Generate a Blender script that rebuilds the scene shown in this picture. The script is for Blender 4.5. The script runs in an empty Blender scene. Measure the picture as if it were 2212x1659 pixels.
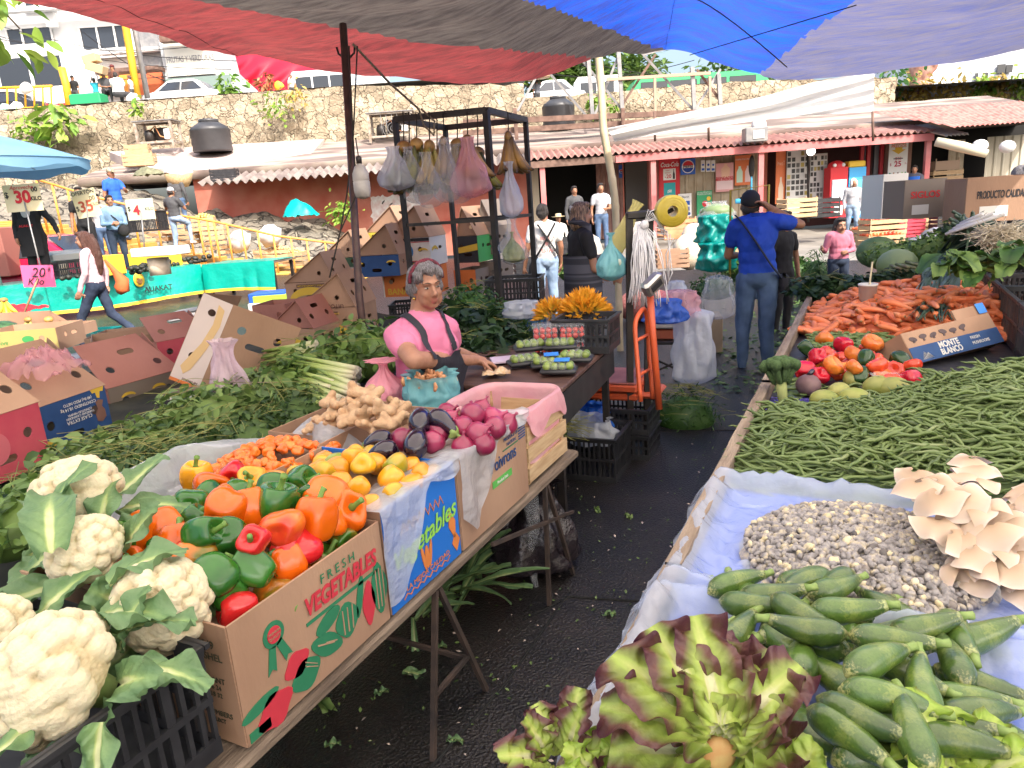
import bpy,bmesh,math,random
import numpy as np
from mathutils import Vector,Matrix,Euler,noise as NZ
C=bpy.context.scene.collection
PI=math.pi
rnd=random.Random(7)
R=math.radians
# camera
F,U0,V0,H,RHO,PHI=1534.,1106.,829.5,1.75,.07,R(27)
PIT=math.atan((V0-436)/F)
_s,_c=math.sin,math.cos
FW=Vector((-_s(PHI)*_c(PIT),_c(PHI)*_c(PIT),-_s(PIT)))
_r0=Vector((_c(PHI),_s(PHI),0));_u0=_r0.cross(FW)
RT=_c(RHO)*_r0-_s(RHO)*_u0
UP=_s(RHO)*_r0+_c(RHO)*_u0
EYE=Vector((0,0,H))
def ray(u,v):return FW+RT*((u-U0)/F)+UP*((V0-v)/F)
def at(u,v,t):return EYE+ray(u,v)*t
def gz(u,v,z):
 d=ray(u,v);return EYE+d*((z-H)/d.z)
def gx(u,v,x):
 d=ray(u,v);return EYE+d*(x/d.x)
def gy(u,v,y):
 d=ray(u,v);return EYE+d*(y/d.y)
def proj(p):
 q=Vector(p)-EYE;t=q.dot(FW)
 return U0+F*q.dot(RT)/t,V0-F*q.dot(UP)/t,t
# materials
MATS={}
def pm(name,c1,c2=None,rough=.6,scale=8.,bump=0.,bscale=40.,metal=0.,coat=0.,trans=0.,alpha=1.,rvar=0.,detail=4.,lo=.35,hi=.65,spec=.5,sss=0.,stretch=None,emit=None,c3=None,bdist=.02,hue=0.):
 """Principled material; c1/c2 mixed by noise, value varied per object (rvar), bump by noise, trans adds a translucent share."""
 if name in MATS:return MATS[name]
 m=bpy.data.materials.new(name);m.use_nodes=True;MATS[name]=m
 nt=m.node_tree;N=nt.nodes;L=nt.links
 b=N['Principled BSDF'];out=N['Material Output']
 b.inputs['Roughness'].default_value=rough;b.inputs['Metallic'].default_value=metal
 b.inputs['Specular IOR Level'].default_value=spec
 b.inputs['Coat Weight'].default_value=coat;b.inputs['Coat Roughness'].default_value=.08
 b.inputs['Alpha'].default_value=alpha
 if sss:
  b.inputs['Subsurface Weight'].default_value=sss;b.inputs['Subsurface Scale'].default_value=.01
  b.inputs['Subsurface Radius'].default_value=(1,.4,.25)
 c1=(*c1,1);col=None
 tc=N.new('ShaderNodeTexCoord')
 src=tc.outputs['Object']
 if stretch:
  mp=N.new('ShaderNodeMapping');mp.inputs['Scale'].default_value=stretch
  L.new(src,mp.inputs['Vector']);src=mp.outputs['Vector']
 if c2 is not None:
  c2=(*c2,1)
  nz=N.new('ShaderNodeTexNoise');nz.inputs['Scale'].default_value=scale;nz.inputs['Detail'].default_value=detail
  L.new(src,nz.inputs['Vector'])
  cr=N.new('ShaderNodeValToRGB');e=cr.color_ramp.elements
  e[0].position=lo;e[0].color=c1;e[1].position=hi;e[1].color=c2
  if c3 is not None:
   q=e.new((lo+hi)/2);q.color=(*c3,1)
  L.new(nz.outputs['Fac'],cr.inputs['Fac']);col=cr.outputs['Color']
  if rvar or hue:
   oi=N.new('ShaderNodeObjectInfo')
   if rvar:
    nz.noise_dimensions='4D'
    mm=N.new('ShaderNodeMath');mm.operation='MULTIPLY';mm.inputs[1].default_value=40
    L.new(oi.outputs['Random'],mm.inputs[0]);L.new(mm.outputs[0],nz.inputs['W'])
 if rvar or hue:
  oi=N.new('ShaderNodeObjectInfo')
  hs=N.new('ShaderNodeHueSaturation')
  if col:L.new(col,hs.inputs['Color'])
  else :hs.inputs['Color'].default_value=c1
  mr=N.new('ShaderNodeMapRange');mr.inputs['To Min'].default_value=1-rvar;mr.inputs['To Max'].default_value=1+rvar
  L.new(oi.outputs['Random'],mr.inputs['Value']);L.new(mr.outputs[0],hs.inputs['Value'])
  if hue:
   mr2=N.new('ShaderNodeMapRange');mr2.inputs['To Min'].default_value=.5-hue;mr2.inputs['To Max'].default_value=.5+hue
   mh=N.new('ShaderNodeMath');mh.operation='FRACT';ml=N.new('ShaderNodeMath');ml.operation='MULTIPLY';ml.inputs[1].default_value=7.31
   L.new(oi.outputs['Random'],ml.inputs[0]);L.new(ml.outputs[0],mh.inputs[0]);L.new(mh.outputs[0],mr2.inputs['Value'])
   L.new(mr2.outputs[0],hs.inputs['Hue'])
  col=hs.outputs['Color']
 if col:L.new(col,b.inputs['Base Color'])
 else :b.inputs['Base Color'].default_value=c1
 if bump:
  n2=N.new('ShaderNodeTexNoise');n2.inputs['Scale'].default_value=bscale;n2.inputs['Detail'].default_value=5
  L.new(src,n2.inputs['Vector'])
  bp=N.new('ShaderNodeBump');bp.inputs['Strength'].default_value=bump;bp.inputs['Distance'].default_value=bdist
  L.new(n2.outputs['Fac'],bp.inputs['Height']);L.new(bp.outputs['Normal'],b.inputs['Normal'])
 if emit:
  b.inputs['Emission Color'].default_value=(*emit[:3],1);b.inputs['Emission Strength'].default_value=emit[3]
 if trans:
  t=N.new('ShaderNodeBsdfTranslucent');mx=N.new('ShaderNodeMixShader');mx.inputs['Fac'].default_value=trans
  if col:L.new(col,t.inputs['Color'])
  else :t.inputs['Color'].default_value=c1
  L.new(b.outputs[0],mx.inputs[1]);L.new(t.outputs[0],mx.inputs[2]);L.new(mx.outputs[0],out.inputs['Surface'])
 return m
def attr_mat(name,stops,rough=.5,trans=0.,bump=0.,bscale=60.,nscale=0.,namp=.25,coat=0.,attr='w',alpha=1.,rvar=0.,spec=.5,sss=0.):
 """Colour ramp over a per-vertex value (how far along / across the thing), broken up by noise."""
 if name in MATS:return MATS[name]
 m=bpy.data.materials.new(name);m.use_nodes=True;MATS[name]=m
 nt=m.node_tree;N=nt.nodes;L=nt.links;b=N['Principled BSDF'];out=N['Material Output']
 b.inputs['Roughness'].default_value=rough;b.inputs['Coat Weight'].default_value=coat;b.inputs['Alpha'].default_value=alpha
 b.inputs['Specular IOR Level'].default_value=spec
 if sss:
  b.inputs['Subsurface Weight'].default_value=sss;b.inputs['Subsurface Scale'].default_value=.01
 a=N.new('ShaderNodeAttribute');a.attribute_name=attr
 fac=a.outputs['Fac'];tc=N.new('ShaderNodeTexCoord')
 if nscale:
  nz=N.new('ShaderNodeTexNoise');nz.inputs['Scale'].default_value=nscale;nz.inputs['Detail'].default_value=4
  L.new(tc.outputs['Object'],nz.inputs['Vector'])
  ma=N.new('ShaderNodeMath');ma.operation='MULTIPLY_ADD';ma.inputs[1].default_value=namp*2
  L.new(nz.outputs['Fac'],ma.inputs[0])
  sb=N.new('ShaderNodeMath');sb.operation='SUBTRACT';sb.inputs[1].default_value=namp
  L.new(fac,sb.inputs[0]);L.new(sb.outputs[0],ma.inputs[2]);fac=ma.outputs[0]
 cr=N.new('ShaderNodeValToRGB');e=cr.color_ramp.elements
 e[0].position=stops[0][0];e[0].color=(*stops[0][1],1);e[1].position=stops[-1][0];e[1].color=(*stops[-1][1],1)
 for p,c in stops[1:-1]:
  q=e.new(p);q.color=(*c,1)
 L.new(fac,cr.inputs['Fac']);col=cr.outputs['Color']
 if rvar:
  oi=N.new('ShaderNodeObjectInfo');hs=N.new('ShaderNodeHueSaturation');L.new(col,hs.inputs['Color'])
  mr=N.new('ShaderNodeMapRange');mr.inputs['To Min'].default_value=1-rvar;mr.inputs['To Max'].default_value=1+rvar
  L.new(oi.outputs['Random'],mr.inputs['Value']);L.new(mr.outputs[0],hs.inputs['Value']);col=hs.outputs['Color']
 L.new(col,b.inputs['Base Color'])
 if bump:
  n2=N.new('ShaderNodeTexNoise');n2.inputs['Scale'].default_value=bscale
  L.new(tc.outputs['Object'],n2.inputs['Vector'])
  bp=N.new('ShaderNodeBump');bp.inputs['Strength'].default_value=bump;bp.inputs['Distance'].default_value=.01
  L.new(n2.outputs['Fac'],bp.inputs['Height']);L.new(bp.outputs['Normal'],b.inputs['Normal'])
 if trans:
  t=N.new('ShaderNodeBsdfTranslucent');mx=N.new('ShaderNodeMixShader');mx.inputs['Fac'].default_value=trans
  L.new(col,t.inputs['Color']);L.new(b.outputs[0],mx.inputs[1]);L.new(t.outputs[0],mx.inputs[2]);L.new(mx.outputs[0],out.inputs['Surface'])
 return m
def film(name,col,alpha=.4,rough=.25,bump=.4,bscale=18.,trans=.3):
 """Thin plastic film."""
 if name in MATS:return MATS[name]
 m=pm(name,col,rough=rough,bump=bump,bscale=bscale,alpha=1,spec=.6,trans=trans)
 nt=m.node_tree;N=nt.nodes;L=nt.links;out=N['Material Output']
 old=out.inputs['Surface'].links[0].from_socket
 tr=N.new('ShaderNodeBsdfTransparent');mx=N.new('ShaderNodeMixShader');mx.inputs['Fac'].default_value=alpha
 tr.inputs['Color'].default_value=(*[min(1,.55+.5*c) for c in col],1)
 L.new(tr.outputs[0],mx.inputs[1]);L.new(old,mx.inputs[2]);L.new(mx.outputs[0],out.inputs['Surface'])
 return m
# mesh builder
def rotz(a):return Matrix.Rotation(a,4,'Z')
def rotx(a):return Matrix.Rotation(a,4,'X')
def roty(a):return Matrix.Rotation(a,4,'Y')
def mv(x,y=0,z=0):
 return Matrix.Translation(x if not isinstance(x,(int,float)) else (x,y,z))
def sc(x,y=None,z=None):
 return Matrix.Diagonal((x,x if y is None else y,x if z is None else z,1))
def frame(o,x,y,z=None):
 x=Vector(x).normalized();y=Vector(y);z=x.cross(y).normalized() if z is None else Vector(z).normalized();y=z.cross(x)
 return Matrix(((x.x,y.x,z.x,o[0]),(x.y,y.y,z.y,o[1]),(x.z,y.z,z.z,o[2]),(0,0,0,1)))
def aim(o,d,roll=0.):
 """+Z of the local frame along d."""
 q=Vector(d).to_track_quat('Z','Y').to_matrix().to_4x4()
 return Matrix.Translation(o)@q@rotz(roll)
class MB:
 def __init__(s):s.V=[];s.Fc=[];s.Mi=[];s.W=[];s.n=0;s.M=None
 def add(s,V,Fs,m=0,w=None,M=None):
  V=np.asarray(V,dtype=float).reshape(-1,3)
  for X in (M,s.M):
   if X is not None:
    A=np.array(X);V=V@A[:3,:3].T+A[:3,3]
  s.V.append(V)
  k=s.n
  s.Fc.extend([tuple(i+k for i in f) for f in Fs]);s.Mi.extend([m]*len(Fs) if isinstance(m,int) else list(m))
  s.W.append(np.zeros(len(V)) if w is None else np.broadcast_to(np.asarray(w,dtype=float),(len(V),)))
  s.n+=len(V);return s
 def box(s,c,d,m=0,M=None,taper=1.):
  x,y,z=[k/2 for k in d];t=taper
  V=[(-x*t,-y*t,-z),(x*t,-y*t,-z),(x*t,y*t,-z),(-x*t,y*t,-z),(-x,-y,z),(x,-y,z),(x,y,z),(-x,y,z)]
  V=np.array(V)+np.array(c)
  return s.add(V,[(0,3,2,1),(4,5,6,7),(0,1,5,4),(1,2,6,5),(2,3,7,6),(3,0,4,7)],m,M=M)
 def rbox(s,c,d,r=.01,m=0,M=None):
  """box with its edges chamfered"""
  x,y,z=[k/2 for k in d];V=[];r=min(r,x*.9,y*.9,z*.9)
  for zz,i in ((-z,r),(-z+r,0),(z-r,0),(z,r)):
   a,b=x-i,y-i
   V+=[(-a+r,-b,zz),(a-r,-b,zz),(a,-b+r,zz),(a,b-r,zz),(a-r,b,zz),(-a+r,b,zz),(-a,b-r,zz),(-a,-b+r,zz)]
  V=np.array(V)+np.array(c);Fs=[tuple(range(7,-1,-1)),tuple(range(24,32))]
  for k in range(3):
   for i in range(8):Fs.append((k*8+i,k*8+(i+1)%8,k*8+8+(i+1)%8,k*8+8+i))
  return s.add(V,Fs,m,M=M)
 def grid(s,fn,nu,nv,m=0,M=None,w=None,closeu=False,closev=False):
  V=[];W=[]
  for j in range(nv):
   for i in range(nu):
    a=i/(nu if closeu else nu-1);b=j/(nv if closev else nv-1)
    V.append(fn(a,b))
    if w:W.append(w(a,b))
  Fs=[]
  for j in range(nv if closev else nv-1):
   for i in range(nu if closeu else nu-1):
    i2,j2=(i+1)%nu,(j+1)%nv
    Fs.append((j*nu+i,j*nu+i2,j2*nu+i2,j2*nu+i))
  return s.add([tuple(v) for v in V],Fs,m,w=W if w else None,M=M)
 def tube(s,P,r,n=8,m=0,M=None,cap=True,w=None,flat=1.):
  P=[Vector(p) for p in P];k=len(P);r=r if hasattr(r,'__len__') else [r]*k
  V=[];W=[];nrm=None
  for i,p in enumerate(P):
   t=(P[min(i+1,k-1)]-P[max(i-1,0)]);t=t.normalized() if t.length>1e-9 else Vector((0,0,1))
   if nrm is None:
    nrm=t.orthogonal().normalized()
   nrm=(nrm-t*nrm.dot(t));nrm=nrm.normalized() if nrm.length>1e-6 else t.orthogonal().normalized()
   bn=t.cross(nrm)
   for j in range(n):
    a=2*PI*j/n;V.append(tuple(p+nrm*(math.cos(a)*r[i])+bn*(math.sin(a)*r[i]*flat)));W.append(i/max(1,k-1))
  Fs=[(i*n+j,i*n+(j+1)%n,(i+1)*n+(j+1)%n,(i+1)*n+j) for i in range(k-1) for j in range(n)]
  if cap:Fs+=[tuple(range(n-1,-1,-1)),tuple(range((k-1)*n,k*n))]
  return s.add(V,Fs,m,w=W if w is None else w,M=M)
 def lathe(s,prof,n=16,m=0,M=None,fn=None,cap=True):
  """prof: (radius, z) pairs; fn(theta, k) scales the radius."""
  V=[];W=[]
  for k,(r,z) in enumerate(prof):
   for j in range(n):
    a=2*PI*j/n;q=r*(fn(a,k/(len(prof)-1)) if fn else 1);V.append((q*math.cos(a),q*math.sin(a),z));W.append(k/(len(prof)-1))
  Fs=[(i*n+j,i*n+(j+1)%n,(i+1)*n+(j+1)%n,(i+1)*n+j) for i in range(len(prof)-1) for j in range(n)]
  if cap:Fs+=[tuple(range(n-1,-1,-1)),tuple(range((len(prof)-1)*n,len(prof)*n))]
  return s.add(V,Fs,m,w=W,M=M)
 def ell(s,c,r,m=0,M=None,nu=14,nv=9):
  r=r if hasattr(r,'__len__') else (r,r,r)
  pr=[(math.sin(PI*max(1e-3,min(.999,k/(nv-1)))),-math.cos(PI*k/(nv-1))) for k in range(nv)]
  X=mv(*c)@sc(*r);X=M@X if M is not None else X
  return s.lathe(pr,nu,m,M=X)
 def prism(s,pts,y0,y1,m=0,M=None,holes=()):
  """outline in x,z (holes allowed) given thickness from y0 to y1"""
  V,Fs=poly2d([pts,*holes],abs(y1-y0));V=np.array(V)
  V=np.stack([V[:,0],V[:,2]+(y0+y1)/2,V[:,1]],1)
  return s.add(V,[f[::-1] for f in Fs],m,M=M)
 def build(s,name,mats,parent=None,smooth=True,M=None,angle=None):
  me=bpy.data.meshes.new(name)
  V=np.concatenate(s.V) if s.V else np.zeros((0,3))
  me.from_pydata(V.tolist(),[],s.Fc)
  mats=mats if isinstance(mats,(list,tuple)) else [mats]
  for x in mats:me.materials.append(x)
  me.polygons.foreach_set('material_index',s.Mi)
  me.polygons.foreach_set('use_smooth',[smooth]*len(s.Fc))
  at_=me.attributes.new('w','FLOAT','POINT');at_.data.foreach_set('value',np.concatenate(s.W))
  me.update()
  if smooth and angle:me.set_sharp_from_angle(angle=R(angle))
  return link(name,me,parent,M)
def link(name,me,parent=None,M=None):
 o=bpy.data.objects.new(name,me);C.objects.link(o)
 if parent is not None:
  o.parent=parent;KIDS.setdefault(parent.name,[]).append(o)
 if M is not None:o.matrix_local=M
 return o
def tag(o,label,cat,group=None,kind=None):
 if label:o['label']=label
 if cat:o['category']=cat
 if group:o['group']=group
 if kind:o['kind']=kind
 return o
def root(name,label,cat,M=None,group=None):
 """an Empty at a thing's base; M a matrix or a location"""
 o=bpy.data.objects.new(name,None);C.objects.link(o);o.empty_display_size=.05
 if M is not None:o.matrix_world=M if isinstance(M,Matrix) else Matrix.Translation(M)
 return tag(o,label,cat,group)
def struct(o):o['kind']='structure';return o
def dup(o,M,label=None,group=None,scale=None):
 """a copy of a thing with its parts and their parts, meshes shared"""
 r=o.copy();C.objects.link(r);r.matrix_world=M
 for ch in KIDS.get(o.name,()):
  c=ch.copy();C.objects.link(c);c.parent=r
  for g in KIDS.get(ch.name,()):
   d=g.copy();C.objects.link(d);d.parent=c
 if label:r['label']=label
 if group:r['group']=group
 return r
KIDS={}
_tmpc={}
def poly2d(loops,th=0.):
 cu=bpy.data.curves.new('tmp','CURVE');cu.dimensions='2D';cu.fill_mode='BOTH' if th else 'FRONT';cu.extrude=th/2
 for lp in loops:
  sp=cu.splines.new('POLY');sp.points.add(len(lp)-1);sp.use_cyclic_u=True
  for p,q in zip(sp.points,lp):p.co=(q[0],q[1],0,1)
 o=bpy.data.objects.new('tmp',cu);me=bpy.data.meshes.new_from_object(o)
 V=[tuple(v.co) for v in me.vertices];Fs=[tuple(p.vertices) for p in me.polygons]
 bpy.data.objects.remove(o);bpy.data.meshes.remove(me);bpy.data.curves.remove(cu)
 return V,Fs
def circ(x,y,r,n=14,ry=None,a0=0,a1=2*PI):
 full=abs(a1-a0-2*PI)<1e-6
 return [(x+r*math.cos(a0+(a1-a0)*k/(n if full else n-1)),y+(ry or r)*math.sin(a0+(a1-a0)*k/(n if full else n-1))) for k in range(n)]
def slot(x,y,w,h,n=6):
 r=h/2;p=circ(x+w/2-r,y,r,n,a0=-PI/2,a1=PI/2)+circ(x-w/2+r,y,r,n,a0=PI/2,a1=3*PI/2);return p
def glyphs(body,size=.1,bold=0.,shear=0.,space=1.,align='CENTER',th=.0006):
 cu=bpy.data.curves.new('tmp','FONT');cu.body=body;cu.size=size;cu.offset=bold*size;cu.shear=shear
 cu.space_character=space;cu.align_x=align;cu.align_y='CENTER';cu.extrude=th;cu.resolution_u=3
 o=bpy.data.objects.new('tmp',cu);me=bpy.data.meshes.new_from_object(o)
 V=[tuple(v.co) for v in me.vertices];Fs=[tuple(p.vertices) for p in me.polygons]
 bpy.data.objects.remove(o);bpy.data.meshes.remove(me);bpy.data.curves.remove(cu)
 return V,Fs
def lettering(mb,body,M,size=.1,width=None,m=0,**k):
 """text lying in the local XY plane of M (X along the line, Y up the letters)"""
 V,Fs=glyphs(body,size,**k)
 if not V:return mb
 V=np.array(V)
 if width:
  w=V[:,0].max()-V[:,0].min();V[:,0]*=width/max(w,1e-6)
 return mb.add(V,Fs,m,M=M)
UPR=Matrix(((1,0,0,0),(0,0,-1,0),(0,1,0,0),(0,0,0,1)))
def fbm(p,s=1.,o=4):return NZ.fractal(Vector(p)*s,1.,2.,o)
def sm(a,b,x):
 t=max(0.,min(1.,(x-a)/(b-a)));return t*t*(3-2*t)
def lerp(a,b,t):return a+(b-a)*t
def pl(P,t):
 """point on a polyline by fraction"""
 n=len(P)-1;k=min(int(t*n),n-1);f=t*n-k
 return tuple(lerp(a,b,f) for a,b in zip(P[k],P[k+1]))
def spl(P,t):
 n=len(P)-1;k=min(int(t*n),n-1);f=t*n-k
 q=[Vector(P[max(0,min(n,k+i))]) for i in (-1,0,1,2)]
 return .5*((2*q[1])+(q[2]-q[0])*f+(2*q[0]-5*q[1]+4*q[2]-q[3])*f*f+(3*q[1]-q[0]-3*q[2]+q[3])*f**3)
# camera, light, sky
scn=bpy.context.scene
cam=bpy.data.cameras.new('camera');cam_o=bpy.data.objects.new('camera',cam);C.objects.link(cam_o)
cam.sensor_width=36;cam.lens=36*F/2212;cam.clip_end=400;cam.clip_start=.05
cam_o.matrix_world=Matrix(((RT.x,UP.x,-FW.x,EYE.x),(RT.y,UP.y,-FW.y,EYE.y),(RT.z,UP.z,-FW.z,EYE.z),(0,0,0,1)))
scn.camera=cam_o
SUN_EL,SUN_AZ=R(46),PHI+R(-148)
sd=Vector((-math.sin(SUN_AZ)*math.cos(SUN_EL),math.cos(SUN_AZ)*math.cos(SUN_EL),math.sin(SUN_EL)))
sl=bpy.data.lights.new('sun','SUN');sl.energy=2.4;sl.angle=R(.5);sl.color=(1,.95,.87)
so=bpy.data.objects.new('sun',sl);C.objects.link(so);so.rotation_euler=sd.to_track_quat('Z','Y').to_euler()
w=bpy.data.worlds.new('World');scn.world=w;w.use_nodes=True
nt=w.node_tree;bg=nt.nodes['Background'];sk=nt.nodes.new('ShaderNodeTexSky');sk.sky_type='NISHITA'
sk.sun_disc=False;sk.sun_elevation=SUN_EL;sk.sun_rotation=-SUN_AZ;sk.air_density=1.0;sk.dust_density=6;sk.ozone_density=1.
nt.links.new(sk.outputs[0],bg.inputs['Color']);bg.inputs['Strength'].default_value=.15
scn.view_settings.view_transform='Standard';scn.view_settings.look='None';scn.view_settings.exposure=1.42
scn.cycles.use_denoising=True
scn.cycles.max_bounces=8;scn.cycles.transparent_max_bounces=16;scn.cycles.transmission_bounces=4
scn.cycles.caustics_reflective=False;scn.cycles.caustics_refractive=False
BG=rotz(PHI);BGi=BG.inverted()
def gb(u,v,y):
 d=BGi@ray(u,v);k=y/d.y;return Vector((d.x*k,y,H+d.z*k))
def gbz(u,v,z):
 d=BGi@ray(u,v);k=(z-H)/d.z;return Vector((d.x*k,d.y*k,z))
M_ASPH=pm('wet asphalt',(.008,.0075,.008),(.036,.028,.026),rough=.3,scale=3,bump=.6,bscale=80,lo=.3,hi=.75,c3=(.017,.0145,.014))
M_CONC=pm('weathered concrete',(.42,.37,.33),(.62,.58,.52),scale=1.4,bump=.4,bscale=12,rough=.9,detail=8,c3=(.5,.42,.39))
M_SLAB=pm('painted roof slab',(.15,.115,.10),(.33,.285,.235),scale=.9,rough=.9,detail=9,lo=.42,hi=.56,stretch=(.5,2.2,1),c3=(.23,.17,.15))
M_YEL=pm('yellow road paint',(.62,.33,.04),(.50,.30,.10),scale=1.5,rough=.85,bump=.5,bscale=10,detail=8)
M_REDW=pm('red wall paint',(.38,.09,.06),(.46,.17,.12),scale=1.3,rough=.85,detail=7,bump=.2)
M_PINK=pm('faded pink steel paint',(.48,.13,.13),(.55,.2,.19),scale=2,rough=.6)
M_BLACKM=pm('black painted steel',(.012,.011,.011),(.035,.026,.022),scale=9,rough=.5,bump=.1)
M_RUST=pm('brown steel',(.10,.055,.04),(.2,.12,.09),scale=5,rough=.75)
M_GREYM=pm('grey steel',(.22,.22,.23),(.32,.31,.3),scale=5,rough=.5,metal=.4)
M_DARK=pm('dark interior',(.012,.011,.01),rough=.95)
M_WHITE=pm('white paint',(.78,.77,.75),(.70,.69,.67),scale=2,rough=.6)
M_GLASSD=pm('dark window glass',(.03,.035,.045),rough=.12,spec=.7)
M_TIN=pm('tan steel shutter',(.33,.26,.17),(.42,.35,.25),scale=3,rough=.6)
M_WOODR=pm('weathered board',(.10,.07,.05),(.24,.18,.13),scale=5,rough=.85,bump=.5,bscale=30,stretch=(6,.6,6),detail=7)
def stone_mat(name,sc_,ca,cb,mort,bmp=1.):
 m=bpy.data.materials.new(name);m.use_nodes=True;nt=m.node_tree;N=nt.nodes;L=nt.links;b=N['Principled BSDF']
 b.inputs['Roughness'].default_value=.95
 tc=N.new('ShaderNodeTexCoord');nz=N.new('ShaderNodeTexNoise');nz.inputs['Scale'].default_value=sc_*1.2
 mixv=N.new('ShaderNodeMix');mixv.data_type='VECTOR';mixv.inputs['Factor'].default_value=.28
 L.new(tc.outputs['Object'],nz.inputs['Vector']);L.new(tc.outputs['Object'],mixv.inputs[4]);L.new(nz.outputs['Color'],mixv.inputs[5])
 v1=N.new('ShaderNodeTexVoronoi');v1.inputs['Scale'].default_value=sc_;v2=N.new('ShaderNodeTexVoronoi');v2.feature='DISTANCE_TO_EDGE';v2.inputs['Scale'].default_value=sc_
 L.new(mixv.outputs[1],v1.inputs['Vector']);L.new(mixv.outputs[1],v2.inputs['Vector'])
 cr=N.new('ShaderNodeValToRGB');e=cr.color_ramp.elements;e[0].color=(*ca,1);e[1].color=(*cb,1);e[0].position=.1;e[1].position=.9
 sp=N.new('ShaderNodeSeparateColor');L.new(v1.outputs['Color'],sp.inputs[0])
 n3=N.new('ShaderNodeTexNoise');n3.inputs['Scale'].default_value=sc_*3;n3.inputs['Detail'].default_value=6;L.new(tc.outputs['Object'],n3.inputs['Vector'])
 av=N.new('ShaderNodeMath');av.operation='ADD';hf=N.new('ShaderNodeMath');hf.operation='MULTIPLY';hf.inputs[1].default_value=.5
 L.new(sp.outputs[0],av.inputs[0]);L.new(n3.outputs['Fac'],av.inputs[1]);L.new(av.outputs[0],hf.inputs[0]);L.new(hf.outputs[0],cr.inputs['Fac'])
 mr=N.new('ShaderNodeMapRange');mr.inputs['From Max'].default_value=.05;L.new(v2.outputs['Distance'],mr.inputs['Value'])
 mx=N.new('ShaderNodeMix');mx.data_type='RGBA';mx.inputs[6].default_value=(*mort,1)
 L.new(mr.outputs[0],mx.inputs['Factor']);L.new(cr.outputs['Color'],mx.inputs[7]);L.new(mx.outputs[2],b.inputs['Base Color'])
 bp=N.new('ShaderNodeBump');bp.inputs['Strength'].default_value=bmp;bp.inputs['Distance'].default_value=.15
 ad=N.new('ShaderNodeMath');ad.operation='MULTIPLY_ADD';ad.inputs[1].default_value=.5;L.new(n3.outputs['Fac'],ad.inputs[0]);L.new(mr.outputs[0],ad.inputs[2])
 L.new(ad.outputs[0],bp.inputs['Height']);L.new(bp.outputs['Normal'],b.inputs['Normal']);return m
M_STONE=stone_mat('rubble stone masonry',3.7,(.22,.175,.12),(.52,.43,.31),(.34,.28,.20),.8)
M_ROCK=stone_mat('rough embankment stone',2.6,(.10,.09,.075),(.30,.26,.20),(.12,.10,.08),1.)
# ground: one sheet, rising on the far left
def ground_z(x,y):
 k=sm(-3,-11,x)*sm(11,20,y)
 return .25*sm(-2.5,-5,x)*sm(6,9,y)+.5*k
mb=MB();mb.M=BG
xs=sorted(set([-120,-60,-30,30,60,120]+[round(-20+.8*i,2) for i in range(51)]));ys=sorted(set([-40,-10,60,120,260]+[round(-4+.8*i,2) for i in range(42)]))
mb.add([(x,y,ground_z(x,y)) for y in ys for x in xs],[(j*len(xs)+i,j*len(xs)+i+1,(j+1)*len(xs)+i+1,(j+1)*len(xs)+i) for j in range(len(ys)-1) for i in range(len(xs)-1)])
struct(mb.build('ground',M_ASPH))
mb=MB();mb.M=BG
mb.grid( lambda a,b:(lerp(-.5,16,a),lerp(lerp(16.5,14.5,a),24.9,b),.006+.14*sm(.9,.95,b)+.01*fbm((a*9,b*9,0))),30,40)
struct(mb.build('yard_paving',pm('sunlit yard concrete',(.26,.24,.21),(.17,.155,.135),scale=1.1,rough=.8,detail=8,bump=.3)))
mb=MB()
for P in ([(1240,935),(1520,930),(1990,935)],[(1130,1340),(1230,1290),(1390,1300)],[(930,1659),(1090,1480),(1230,1280)]):
 q=[gz(*p,0) for p in P]
 mb.tube([(a.x,a.y,.001) for a in q],.006,5)
struct(mb.build('asphalt_crack',pm('crack dirt',(.008,.008,.008),rough=.9)))
# helpers for flat boards fixed on the far facade
def board(name,label,cat,u0,v0,u1,v1,y,mat,th=.03,group=None):
 a,b=gb((u0+u1)/2,v1,y),gb((u0+u1)/2,v0,y);w_=gb(u1,(v0+v1)/2,y).x-gb(u0,(v0+v1)/2,y).x;h_=b.z-a.z
 r=root(name,label,cat,BG@mv(a.x,y,a.z),group)
 MB().rbox((0,0,h_/2),(w_,th,h_),.006).build('panel',mat,r,smooth=False)
 return r,w_,h_
def decal(parent,name,loops,mat,off,th=.002,ml=None):
 mb=MB()
 if isinstance(loops[0][0],(int,float)):loops=[loops]
 for lp in loops:
  V,Fs=poly2d([lp] if not isinstance(lp[0][0],(tuple,list)) else lp,th);mb.add(V,Fs,0,M=mv(0,-off,0)@UPR)
 return mb.build(name,mat,parent,smooth=False)
def words(parent,name,lines,mat,off):
 """lines: (text, x, z, size[, opts])"""
 mb=MB()
 for ln in lines:
  o=ln[4] if len(ln)>4 else {}
  lettering(mb,ln[0],mv(ln[1],-off,ln[2])@UPR@rotz(o.pop('rot',0)),ln[3],**o)
 return mb.build(name,mat,parent,smooth=False)
def rect(x0,z0,x1,z1):return [(x0,z0),(x1,z0),(x1,z1),(x0,z1)]
def P_(name,c,rough=.6):return pm(name,c,rough=rough)
K_RED,K_BLUE,K_WHITE=P_('sign red',(.55,.02,.03)),P_('sign blue',(.02,.10,.45)),P_('sign white',(.8,.79,.77))
K_BLACK,K_GREEN,K_YELLOW=P_('sign black',(.015,.015,.018)),P_('sign green',(.03,.32,.13)),P_('sign yellow',(.75,.48,.04))
K_ORANGE,K_TEAL,K_PINKP=P_('sign orange',(.75,.2,.07)),P_('sign teal',(.02,.35,.38)),P_('poster pink',(.75,.38,.38))
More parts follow.
